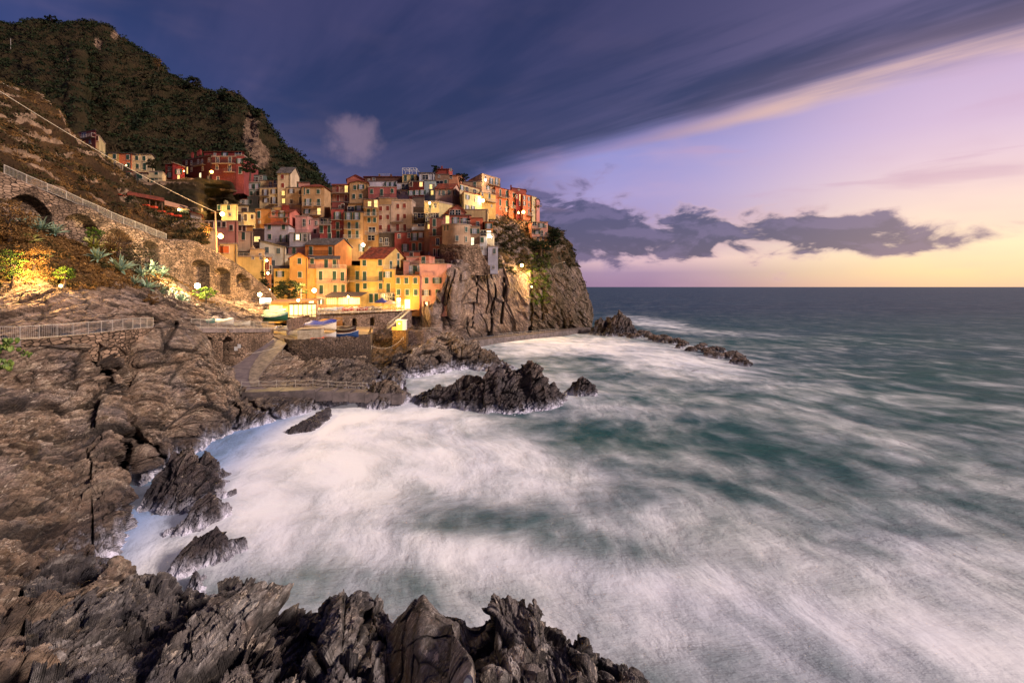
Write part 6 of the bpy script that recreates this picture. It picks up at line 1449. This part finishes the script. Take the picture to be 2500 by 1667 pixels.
# kiosk and stairs
q0 = P(968, 806, 109); root = empty('kiosk', q0, 'tiny lit yellow kiosk with white side under the piazza stairs', 'kiosk')
m_ = MB(); m_.box(0, 1.25, 0, 1.6, 0, 1.95); m_.build('wall', plain('kiosk_paint', (236, 196, 96), .7, ems=.22, em=(255, 200, 90)), root); m_ = MB(); m_.box(1.251, 1.9, -.02, 1.6, 0, 2.05); m_.build('door', white_m, root); m_ = MB(); m_.box(-.15, 2.05, -.2, 1.8, 2.055, 2.2); m_.build('roof', white_m, root)  # kiosk wall glows by itself to look lamplit
m_ = MB(); m_.box(-1.0, -.1, 0, .9, 0, .7); m_.build('counter', plain('kiosk_counter', (226, 160, 70), .7, ems=.25, em=(255, 180, 80)), root)  # counter carries an added glow like the kiosk wall
q1 = P(958, 807, 108.6); m_ = MB(); m_.box(q1.x, q1.x+2.9, q1.y, q1.y+4, -1, q1.z); tag(m_.build('stone_pier', stonemat('pier_masonry', (150, 108, 56), (60, 40, 26), 2.2, .5), None, q1), 'ochre stained stone pier under the lit kiosk', 'pier')
q1 = P(987, 812, 111); m_ = MB(); m_.box(q1.x, q1.x+4.2, q1.y, q1.y+4, 0, q1.z+.3); tag(m_.build('stone_platform', stone_pz, None, q1), 'grey stone landing right of the kiosk', 'platform')
q0 = P(948, 795, 112); root = empty('piazza_stairs', q0, 'metal stairs zigzagging from the piazza down to the kiosk', 'stairs')
m_ = MB()
A_, B_ = Vector((0, 0, -.5)), P(978, 776, 114)-q0; C_ = P(1000, 757, 118)-q0
for i in range(13):
    t = (i+.5)/13; q = A_.lerp(B_, t); m_.box(q.x-.2, q.x+.2, q.y-.6, q.y+.6, q.z-.1, q.z)
for i in range(10):
    t = (i+.5)/10; q = B_.lerp(C_, t); m_.box(q.x-.2, q.x+.2, q.y-.6, q.y+.6, q.z-.1, q.z)
m_.build('treads', rail_m, root); m_ = MB()
for a, b2_ in ((A_, B_), (B_, C_)):
    for dy in (-.6, .6):
        m_.bar(a+Vector((0, dy, -.15)), b2_+Vector((0, dy, -.15)), .06); m_.bar(a+Vector((0, dy, 1)), b2_+Vector((0, dy, 1)), .035)
        for i in range(6): q = a.lerp(b2_, i/5)+Vector((0, dy, 0)); m_.bar(q, q+Vector((0, 0, 1)), .025)
m_.build('handrail', rail_m, root)
# pavilion and veranda
lit = glassmat('pavilion_glass', (250, 225, 170), 1.0, (255, 224, 140)); lit2 = glassmat('veranda_glass', (250, 225, 170), .85, (255, 216, 130))
q0 = P(656, 777, 103); root = empty('harbour_pavilion', q0, 'low pavilion with flat brown roof and glowing windows at the ramp head', 'pavilion')
m_ = MB(); m_.box(0, 4.0, 0, 5, -1, 3.2); m_.build('wall', plaster((236, 190, 100)), root); m_ = MB(); m_.box(.15, 2.2, -.05, -.002, .7, 2.6); m_.box(2.35, 2.75, -.05, -.002, .7, 2.6); m_.build('window', lit, root)
sd = Matrix.Translation((4.05, 0, 0)) @ Matrix.Rotation(R(28), 4, 'Z')
m_ = MB(); m_.box(0, 5.2, 0, .1, .2, 2.7, sd); m_.build('glazing', lit, root); m_ = MB()
for i in range(7): m_.box(i*.85, i*.85+.13, -.1, -.02, -1, 3.0, sd)
m_.box(0, 5.3, -.12, -.03, .55, .68, sd); m_.box(0, 5.3, -.12, -.03, 2.7, 3.0, sd); m_.build('frame', wood_m, root)
m_ = MB(); m_.v = [Vector(q) for q in [(-.6, -.7, 3.25), (4.1, -1.1, 3.35), (9.3, 1.6, 3.75), (8.8, 5, 3.9), (-.6, 5, 3.7), (-.6, -.7, 3.05), (4.1, -1.1, 3.1), (9.3, 1.6, 3.5), (8.8, 5, 3.6), (-.6, 5, 3.4)]]; m_.f = [(0, 1, 2, 3, 4), (9, 8, 7, 6, 5), (0, 5, 6, 1), (1, 6, 7, 2), (2, 7, 8, 3), (3, 8, 9, 4), (4, 9, 5, 0)]; m_.build('roof', plain('brown_roof', (150, 104, 72), .9, var=.3), root)
q0 = P(634, 741, 102.5); root = empty('light_box_sign', q0, 'glowing blank white box beside the floodlight', 'light box'); m_ = MB(); m_.box(0, 2.05, 0, .5, 0, 1.08); m_.build('panel', plain('light_box_face', (250, 246, 236), .5, ems=2.2, em=(255, 246, 220)), root); m_ = MB(); m_.bar((.3, .25, -3), (.3, .25, 0), .06); m_.bar((1.8, .25, -3), (1.8, .25, 0), .06); m_.build('legs', rail_d, root)
q0 = P(797, 752, 125.5); root = empty('veranda', q0, 'restaurant veranda with dark canvas roof and lit glazing in front of the pink house', 'veranda')
m_ = MB(); m_.box(0, 8.2, 0, .08, .9, 2.5); m_.build('glazing', lit2, root); m_ = MB()
for i in range(18): m_.box(i*.48, i*.48+.06, -.06, -.005, .9, 2.5)
for i in range(4): m_.box(i*2.75-.06, i*2.75+.08, -.14, -.062, -.2, 2.7)
m_.box(0, 8.3, -.06, -.01, 2.505, 2.7); m_.box(0, 8.3, -.03, .1, -.2, .895); m_.build('frame', plain('veranda_frame', (170, 120, 74), .7), root)
m_ = MB(); m_.v = [Vector(q) for q in [(-.5, -.9, 2.8), (8.8, -.7, 3.0), (9.2, 4.5, 3.9), (-.3, 4.5, 3.9), (4, -1.1, 2.7), (-.5, -.9, 2.72), (4, -1.1, 2.62), (8.8, -.7, 2.92)]]; m_.f = [(0, 4, 1, 2, 3), (0, 5, 6, 4), (4, 6, 7, 1)]; m_.build('canopy', plain('grey_canvas', (84, 66, 58), .9, var=.25), root)
def parasol(label, px, py, Y, w_, c, top=1.0):
    q = P(px, 752, Y); q.z = 11.25; tz = P(px, py, Y).z-q.z; root = empty('parasol', q, label, 'parasol'); n = 8
    v = [(0, 0, tz)]+[(w_*math.cos(2*math.pi*i/n), w_*math.sin(2*math.pi*i/n), tz-top) for i in range(n)]+[(w_*math.cos(2*math.pi*i/n), w_*math.sin(2*math.pi*i/n), tz-top-.2) for i in range(n)]
    link('canopy', pymesh('canopy', v, [(0, 1+i, 1+(i+1) % n) for i in range(n)]+[(1+i, 9+i, 9+(i+1) % n, 1+(i+1) % n) for i in range(n)], plain('parasol_cloth', c, .8, var=.15)), None, root)
    m_ = MB(); m_.bar((0, 0, 0), (0, 0, tz), .04); m_.build('pole', wood_m, root)
parasol('navy blue parasol on the piazza', 932, 727, 124.5, 1.75, (38, 42, 110)); parasol('cream parasol right of the navy one on the piazza', 953, 731, 123, 1.6, (206, 170, 128))
# terrace restaurant on the left slope
q0 = P(318, 497, 101); root = empty('terrace_restaurant', q0, 'long low restaurant terrace with dark tiled roof on the left slope', 'restaurant')
d1 = P(396, 512, 104)-q0; e_ = d1.copy(); e_.z = 0; Lr = e_.length; M_ = Matrix.Rotation(math.atan2(e_.y, e_.x), 4, 'Z'); sl_ = d1.z/Lr
m_ = MB()
for i in range(6):
    t = i/5*Lr; m_.box(t-.08, t+.08, -.08, .08, -1+sl_*t, 1.6+sl_*t, M_)
m_.build('posts', wood_m, root); m_ = MB(); m_.v = [M_ @ Vector(q) for q in [(-.5, -.5, 1.75), (Lr+.4, -.5, 1.75+sl_*Lr), (Lr+.4, 4, 3.0+sl_*Lr), (-.5, 4, 3.0), (-.5, -.5, 1.6), (Lr+.4, -.5, 1.6+sl_*Lr)]]; m_.f = [(0, 1, 2, 3), (0, 4, 5, 1)]; m_.build('roof', roofT, root)
m_ = MB(); m_.v = [M_ @ Vector(q) for q in [(0, 3, -1), (Lr, 3, -1+sl_*Lr), (Lr, 3, 2.4+sl_*Lr), (0, 3, 2.4)]]; m_.f = [(0, 1, 2, 3)]; m_.build('wall', plain('dark_wall', (40, 26, 20), .9), root)
m_ = MB(); m_.v = [M_ @ Vector(q) for q in [(Lr+.4, -.4, 1.3+sl_*Lr), (Lr+4.5, -.2, .55+sl_*Lr), (Lr+4.5, 2.8, 1.4+sl_*Lr), (Lr+.4, 3, 2.4+sl_*Lr), (Lr+.4, -.4, .95+sl_*Lr), (Lr+4.5, -.2, .2+sl_*Lr)]]; m_.f = [(0, 1, 2, 3), (0, 4, 5, 1)]; m_.build('awning', plain('tan_canvas', (196, 140, 104), .9), root)
redc = plain('red_parasol', (206, 66, 34), .8, ems=.12)
for i, (a, b_) in enumerate(((262, 473), (284, 477), (300, 480), (322, 492), (352, 502), (371, 506), (392, 517), (410, 523), (430, 527), (462, 537), (470, 539))):
    q = P(a, b_, 97+i*.7); m_ = MB(); m_.box(q.x-1.0, q.x+.9, q.y-.4, q.y+.4, q.z-.18, q.z+.18)
    tag(m_.build('flower_box', redc, None, q), ['orange red awning strip at the left end above the stone ruins', 'orange red strip in the middle of the left three', 'orange red strip nearest the green bush', 'short red planter left of the dark terrace', 'small red planter under the dark roof', 'red planter at the right end of the dark terrace', 'red planter left of the tan awning', 'second red planter under the tan awning', 'red planter beside the warm terrace lamp', 'red planter under the striped awning of the cottage', 'last red planter at the lane'][i], 'planter', 'red planters on the left terraces')
# rooftop pergola on the yellow tower
q0 = P(780+1175/5.8075, 400+150/5.8075, 182.5); root = empty('pergola', q0, 'white steel rooftop pergola on the yellow tower', 'pergola'); m_ = MB(); w1 = 5.0
for x_ in (0, w1*.5, w1):
    for y_ in (0, 5): m_.bar((x_, y_, 0), (x_, y_, 2.2), .07)
for y_ in (0, 2.5, 5): m_.bar((0, y_, 2.2), (w1, y_, 2.2), .07)
for x_ in (0, w1*.25, w1*.5, w1*.75, w1): m_.bar((x_, 0, 2.2), (x_, 5, 2.2), .05)
m_.build('frame', white_m, root)
q0 = P(1131, 1055, 68); root = empty('swimming_ladder', q0, 'pale metal ladder on the wet rock of the long ridge', 'ladder'); m_ = MB()
for x_ in (-.25, .25): m_.bar((x_, 0, -.3), (x_-.5, 1.6, 2.8), .03)
for i in range(8): t = i/8; m_.bar((-.25-.5*t, 1.6*t, -.3+3.1*t), (.25-.5*t, 1.6*t, -.3+3.1*t), .02)
m_.build('rails', rail_m, root)

# ------------------------------------------------------------------ vegetation
def leafmat(name, a, b_, c):
    m, g, bs = newmat(name); t = g.attr('tint')['Fac']
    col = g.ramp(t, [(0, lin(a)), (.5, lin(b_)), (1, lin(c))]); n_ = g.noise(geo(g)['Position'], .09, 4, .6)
    col = g.mix(g.m('MULTIPLY', g.sm(n_, .50, .64), .3), col, lin((80, 60, 38))); col = g.mix(g.m('MULTIPLY', g.sm(n_, .46, .36), .5), col, lin((22, 28, 12)))
    setb(g, bs, col=col, rough=.75, spec=.2); return m
lf_dark = leafmat('hill_leaves', (11, 18, 8), (25, 36, 15), (46, 54, 22)); lf_brown = leafmat('dry_leaves', (62, 42, 22), (112, 80, 44), (168, 126, 72)); lf_mix = leafmat('scrub_leaves', (22, 26, 12), (54, 50, 22), (94, 72, 38))
lf_green = leafmat('bright_leaves', (34, 56, 14), (74, 100, 26), (140, 150, 52)); lf_tree = leafmat('tree_leaves', (16, 22, 10), (40, 50, 20), (78, 82, 36))
def leaves(cent, rad, k, size, seed=0, flat=.75, aspect=1.0, up=.3):
    """k leaf faces round every centre; returns verts, faces, tint"""
    r_ = np.random.default_rng(seed); n = len(cent); N = n*k
    d_ = r_.normal(size=(N, 3)); d_ /= np.linalg.norm(d_, axis=1)[:, None]; d_[:, 2] = np.abs(d_[:, 2])*(1-up*.5)+d_[:, 2]*up*.5
    rr = np.repeat(rad, k)*(.45+.6*r_.random(N)**.6)
    c = np.repeat(cent, k, 0)+d_*rr[:, None]*np.array([1, 1, flat])
    a = r_.normal(size=(N, 3)); a /= np.linalg.norm(a, axis=1)[:, None]; b_ = np.cross(a, r_.normal(size=(N, 3))); b_ /= np.linalg.norm(b_, axis=1)[:, None]
    s_ = np.repeat(np.broadcast_to(size, (n,)), k)*(.6+.8*r_.random(N)); a *= s_[:, None]*aspect; b_ *= s_[:, None]*.5/aspect
    v = np.stack([c-a*.5, c+b_*.5, c+a*.6, c-b_*.5], 1).reshape(-1, 3); f_ = np.arange(N*4).reshape(N, 4)
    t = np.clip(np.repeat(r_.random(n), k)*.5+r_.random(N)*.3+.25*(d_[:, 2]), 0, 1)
    return v, f_, np.repeat(t, 4)
def surf(o):
    n = len(o.data.vertices); a = np.empty(n*3, np.float32); o.data.vertices.foreach_get('co', a); return a.reshape(-1, 3)
def pxy(p): return 1250+p[:, 0]*F/p[:, 1], 700-(p[:, 2]-CH)*F/p[:, 1]
def scrub(name, o, sel, n, rad, k, size, mat, seed, kind='stuff', **kw):
    p = surf(o).astype(float); px, py = pxy(p); w_ = sel(p, px, py); w_ = np.clip(w_, 0, None)*p[:, 1]**1.0; r_ = np.random.default_rng(seed)
    i = r_.choice(len(p), n, p=w_/w_.sum()); c = p[i]+r_.normal(size=(n, 3))*rad*.15; R_ = rad*(.6+.8*r_.random(n))
    v, f_, t = leaves(c, R_, k, size, seed, **kw); ob = link(name, npmesh(name, v, f_, False, {'tint': t}), mat); tag(ob, kind=kind); return ob
hrock = lambda px, py: np.exp(-(((px-612)/24)**2+((py-330)/62)**2))+np.exp(-(((px-640)/22)**2+((py-385)/40)**2))+np.exp(-(((px-242)/13)**2+((py-112)/18)**2))+np.exp(-(((px-278)/20)**2+((py-90)/16)**2))
o_ = scrub('hillside_woods', hill_o, lambda p, px, py: (hrock(px, py) < .45)*(py < 560)*(px > -60), 3600, 2.5, 26, 1.15, lf_dark, 1)
tag(o_, 'dark evergreen scrub and woods covering the high hillside', 'woods')
o_ = scrub('dry_slope_scrub', slope_o, lambda p, px, py: (fbm(p/7, 3, 301) > -.15)*(px > -60)*1., 2300, .75, 22, .36, lf_mix, 2)
tag(o_, 'brown and olive scrub on the stone terraces of the left slope', 'scrub')
o_ = scrub('dry_grass', slope_o, lambda p, px, py: (fbm(p/6, 3, 302) > 0)*(px > -60)*1., 1500, .6, 16, .42, lf_brown, 3, aspect=2.2)
tag(o_, 'dry rusty grass on the left slope', 'grass')
o_ = scrub('bank_scrub', bank_o, lambda p, px, py: (py < 700+fbm(p/3, 2, 303)*50+np.clip(px-420, 0, 60)*.3)*(fbm(p/3.5, 3, 304) > -.25)*(px > -30)*1., 2600, .42, 26, .2, lf_brown, 4)
tag(o_, 'dry brown undergrowth on the bank below the arcades', 'undergrowth')
o_ = scrub('bank_greenery', bank_o, lambda p, px, py: (py < 705)*(fbm(p/2.6, 3, 305) > .12)*(px > -30)*1., 1300, .40, 26, .17, lf_mix, 5)
tag(o_, 'olive green plants on the bank below the arcades', 'undergrowth')
o_ = scrub('headland_scrub', head_o, lambda p, px, py: (py < 668+fbm(p/5, 2, 306)*16)*(px > 1170)*(fbm(p/5, 3, 307) > -.18)*1.*(py < 655+.25*(px-1200)*(px < 1320))+.03*(px > 1300)*(py < 720), 1300, 1.0, 28, .5, lf_mix, 6)
tag(o_, 'dark scrub clinging to the top of the headland', 'scrub')
o_ = scrub('headland_greens', head_o, lambda p, px, py: (px > 1285)*(px < 1345)*(py > 620)*(py < 745)*(fbm(p/4, 3, 308) > .0)*1., 220, .9, 24, .42, lf_green, 7)
tag(o_, 'lit yellow green plants in the cleft of the headland', 'plants')

def tree(name, label, px, py, Y, w_, h_, th, mat, seed, k=26, n=70, size=.4, catn='tree', flat=1.0, shape='round', group=None):
    """crown centred at (px,py), half width w_, half height h_, trunk length th below the crown centre"""
    c = P(px, py, Y); r_ = np.random.default_rng(seed); root = empty(name, c-Vector((0, 0, th)), label, catn, group); b0 = Vector((0, 0, 0)); cc = Vector((0, 0, th))
    cl = []
    while len(cl) < n:
        q = r_.uniform(-1, 1, 3); rr = np.linalg.norm(q)
        if shape == 'cone':
            if math.hypot(q[0], q[1]) > (1-q[2])*.5+.08: continue
        elif rr > 1 or (rr < .45 and r_.random() < .7): continue
        cl.append(q*np.array([w_, w_*.9, h_]))
    cl = np.array(cl)+np.array([0, 0, th]); rad = np.full(n, min(w_, h_)*.30)
    v, f_, t = leaves(cl, rad, k, size, seed, up=.9)
    link('crown', npmesh('crown', v, f_, False, {'tint': t}), mat, root)
    m_ = MB(); tr = max(.08, w_*.07); mid_ = b0.lerp(cc, .55)+Vector((tr, 0, 0)); m_.bar(b0-Vector((0, 0, .8)), mid_, tr*1.5, tr, 7); m_.bar(mid_, cc, tr, tr*.6, 7)
    for i in range(0, n, max(1, n//9)): m_.bar(mid_.lerp(cc, r_.random()), Vector(cl[i]), tr*.5, tr*.15, 5)
    m_.build('trunk', plain('bark', (64, 48, 38), .9), root); return root
tree('round_tree', 'round dark tree in front of the orange gabled house', 706, 708, 121, 3.9, 2.3, 5.0, lf_tree, 11, 30, 110, .38)
tree('cypress', 'small conical cypress beside the three lamps', 641, 684, 116, 1.3, 2.1, 3.0, lf_dark, 12, 30, 60, .3, shape='cone')
tree('umbrella_pine', 'largest umbrella pine on the hill crest', 128, 48, 356, 5.2, 1.8, 7, lf_dark, 13, 26, 46, .9); tree('umbrella_pine', 'smaller umbrella pine left of the largest one', 103, 54, 358, 3.0, 1.8, 5.5, lf_dark, 14, 26, 30, .8)
tree('crest_tree', 'rounded low tree left of the pines on the crest', 84, 60, 360, 4.0, 3.0, 5, lf_dark, 15, 26, 36, .9); tree('hill_tree', 'tall broad pine standing out on the middle of the ridge', 470, 204, 292, 4.2, 4.0, 8, lf_dark, 16, 28, 60, .8)
tree('hill_tree', 'bushy tree above the rock face of the hill nose', 624, 277, 264, 2.6, 2.4, 4, lf_dark, 17, 26, 36, .7); tree('hill_tree', 'clumped trees on the shoulder of the ridge', 555, 240, 283, 4.5, 2.6, 5, lf_dark, 18, 26, 50, .8)
tree('leaning_bush', 'bare twiggy bush on the skyline of the ridge', 386, 154, 312, 2.4, 2.4, 4, lf_brown, 19, 16, 26, .6)
tree('courtyard_tree', 'dark tree in front of the crimson end block of the hotel', 610, 405, 160, 2.8, 2.2, 4, lf_dark, 20, 28, 50, .5); tree('garden_tree', 'dark garden tree beside the cream terrace house', 372, 402, 162, 1.9, 1.8, 4, lf_dark, 21, 26, 36, .45)
tree('garden_tree', 'dark bushy tree behind the roofs of the stepped house', 1128, 433, 186, 2.4, 1.5, 4, lf_dark, 22, 26, 36, .45); tree('garden_tree', 'small shrub on the ridge left of the turret house', 1062, 412, 187, 1.5, 1.5, 3, lf_dark, 23, 26, 26, .4)
tree('headland_tree', 'dark bushy tree right of the pink cliff villa', 1352, 580, 184, 2.4, 3.2, 4, lf_dark, 24, 30, 80, .55, flat=1); tree('headland_tree', 'wide dark shrub below the pink cliff villa', 1320, 600, 180, 4.6, 1.8, 3, lf_dark, 25, 30, 80, .5)
tree('lit_shrub', 'bright green shrub lit by the white arcade floodlight', 502, 716, 77.5, 1.7, .9, 0.68, lf_green, 26, 26, 60, .2, 'shrub'); tree('lit_shrub', 'yellow green bush just above the ground floodlight', 158, 668, 51.2, .9, .65, 0.49, lf_green, 27, 26, 50, .13, 'shrub')
tree('green_bush', 'leafy green bush on the bank left of the tall agave', 228, 570, 63.5, 1.1, .7, 0.52, lf_green, 28, 26, 50, .13, 'shrub'); tree('brown_bush', 'big brown bush filling the third arch', 288, 590, 67.5, 1.9, 1.7, 1.27, lf_brown, 29, 30, 90, .16, 'shrub')
tree('brown_bush', 'brown green bush below the fourth arch', 340, 630, 69, 2.0, 1.8, 1.35, lf_mix, 30, 30, 90, .17, 'shrub'); tree('rusty_bush', 'rust coloured bush in the middle of the bank', 268, 690, 57.5, 1.4, 1.0, 0.75, lf_brown, 31, 30, 70, .14, 'shrub')
tree('rusty_bush', 'small rust coloured bush above the pale rocks', 370, 732, 60, .8, .7, 0.52, lf_brown, 32, 26, 40, .12, 'shrub'); tree('reed_bush', 'tall reddish dry bush at the left edge under the stepped path', 22, 545, 53.5, 2.2, 2.6, 1.95, lf_brown, 33, 34, 130, .20, 'shrub')
tree('reed_bush', 'dry orange grass clump above the ground floodlight', 82, 625, 51, 1.5, 1.2, 0.90, lf_brown, 34, 34, 80, .17, 'shrub'); tree('ivy_bush', 'green creeper hanging over the rocks at the left edge', 30, 650, 48.3, 1.1, 1.6, 1.20, lf_green, 35, 28, 70, .12, 'shrub')
tree('terrace_bush', 'dark green bush beside the terrace restaurant', 298, 492, 95, 2.0, 1.5, 1.12, lf_dark, 36, 28, 60, .26, 'shrub')
# agaves
agm, g, b = newmat('agave_leaf'); t = g.attr('tint')['Fac']; setb(g, b, col=g.ramp(t, [(0, lin((60, 84, 72))), (.6, lin((120, 146, 128))), (.85, lin((150, 168, 140))), (1, lin((206, 196, 130)))]), rough=.55)
agy, g, b = newmat('variegated_agave_leaf'); t = g.attr('tint')['Fac']; setb(g, b, col=g.ramp(t, [(0, lin((110, 116, 50))), (.6, lin((150, 150, 70))), (1, lin((222, 206, 120)))]), rough=.55)
bp_ = surf(bank_o).astype(float); bpx, bpy_ = pxy(bp_)
def agave(label, px, py, size, mat, seed, n=30, droop=.55):
    i = int(np.argmin((bpx-px)**2+(bpy_-py)**2)); c = bp_[i]; r_ = random.Random(seed); v, f_, tt_ = [], [], []
    for j in range(n):
        a = 2*math.pi*j*.618+r_.uniform(-.2, .2); el_ = R(r_.uniform(12, 80)); L_ = size*r_.uniform(.75, 1.1); w_ = L_*.085; d_ = Vector((math.cos(a), math.sin(a), 0)); s_ = Vector((-d_.y, d_.x, 0)); k = len(v); N = 6; ty = r_.random()
        for m2 in range(N+1):
            u_ = m2/N; dr = droop*u_*u_*L_*.4*math.cos(el_)
            q = d_*(L_*u_*math.cos(el_))+Vector((0, 0, L_*u_*math.sin(el_)-dr)); wd = w_*(math.sin(math.pi*(.18+.82*u_))**.6 if u_ < 1 else 0)+.002
            up_ = Vector((0, 0, wd*.6)); v += [q-s_*wd+up_, q, q+s_*wd+up_]; tt_ += [.9+.1*ty, .15+.4*ty, .9+.1*ty]
        for m2 in range(N):
            for e2 in (0, 1): f_.append((k+3*m2+e2, k+3*m2+e2+1, k+3*m2+e2+4, k+3*m2+e2+3))
    me = npmesh('agave', [tuple(q) for q in v], f_, True, {'tint': tt_}); me.materials.append(mat)
    o = link('agave', me, None, None, (c[0], c[1]-.3, c[2]+.3)); o.rotation_euler = (R(24), 0, 0); tag(o, label, 'agave', 'agaves on the bank')
for i, (a, b_, s_, mt, lb) in enumerate([(110, 563, 1.35, agm, 'largest blue green agave near the left arch'), (74, 548, 1.2, agm, 'agave left of the largest one under the path'), (142, 575, 1.1, agm, 'agave right of the largest one'), (80, 600, 1.0, agy, 'pale yellow lit agave below the largest one'),
      (238, 612, 1.35, agy, 'yellow green agave with long thin leaves in the middle of the bank'), (283, 610, 1.15, agy, 'yellow green agave below the brown bush'), (246, 640, 1.2, agm, 'blue agave directly under the yellow green one'), (300, 668, 1.5, agm, 'broad spiky agave at the centre right of the bank'),
      (350, 680, 1.1, agm, 'agave right of the broad spiky one'), (373, 674, 1.2, agm, 'upright agave next to the one below the fourth arch'), (403, 664, 1.1, agm, 'agave nearest the pale rock by the wall'), (332, 702, 1.1, agm, 'low agave above the pale boulders'), (364, 714, 1.1, agm, 'agave between the low one and the rusty bush'),
      (396, 722, 1.1, agm, 'agave left of the last pair'), (425, 733, 1.15, agm, 'agave second from the right end of the bank'), (447, 746, 1.1, agm, 'agave at the right end of the bank'), (384, 626, 1.2, agm, 'single agave under the fourth arch'), (118, 640, .8, agy, 'small lit agave above the yellow bush')]):
    agave(lb, a, b_, s_*1.5, mt, 50+i, 38)
# prickly pears at the left edge
pm_, g, b = newmat('cactus_pad'); n_ = g.noise(geo(g)['Position'], 3, 3); setb(g, b, col=g.mix(g.sm(n_, .35, .65), lin((66, 92, 34)), lin((128, 142, 58))), rough=.6)
for i, (px_2, py_2, Y, s_, lb) in enumerate(((22, 852, 39.2, .30, 'prickly pear at the left edge below the walkway railing'), (66, 868, 38.6, .2, 'small yellowish prickly pear right of the larger one'), (8, 900, 37.2, .26, 'prickly pear lowest at the left edge'))):
    r_ = random.Random(80+i); q0 = P(px_2, py_2, Y); m_ = MB()
    for j in range(24 if i != 1 else 10):
        c = Vector((r_.uniform(-1, 1), r_.uniform(-.5, .5), r_.uniform(-.2, 1.2)))*s_*1.9; rot_ = Matrix.Rotation(r_.uniform(0, 3), 4, 'Z') @ Matrix.Rotation(r_.uniform(-.7, .7), 4, 'X') @ Matrix.Diagonal((1, .22, 1.35, 1)); k = len(m_.v); m_.sph((0, 0, 0), s_*.55, 9, 6)
        for z2 in range(k, len(m_.v)): m_.v[z2] = q0+c+(rot_ @ m_.v[z2])
    tag(m_.build('prickly_pear', pm_, None, q0, True), lb, 'cactus')
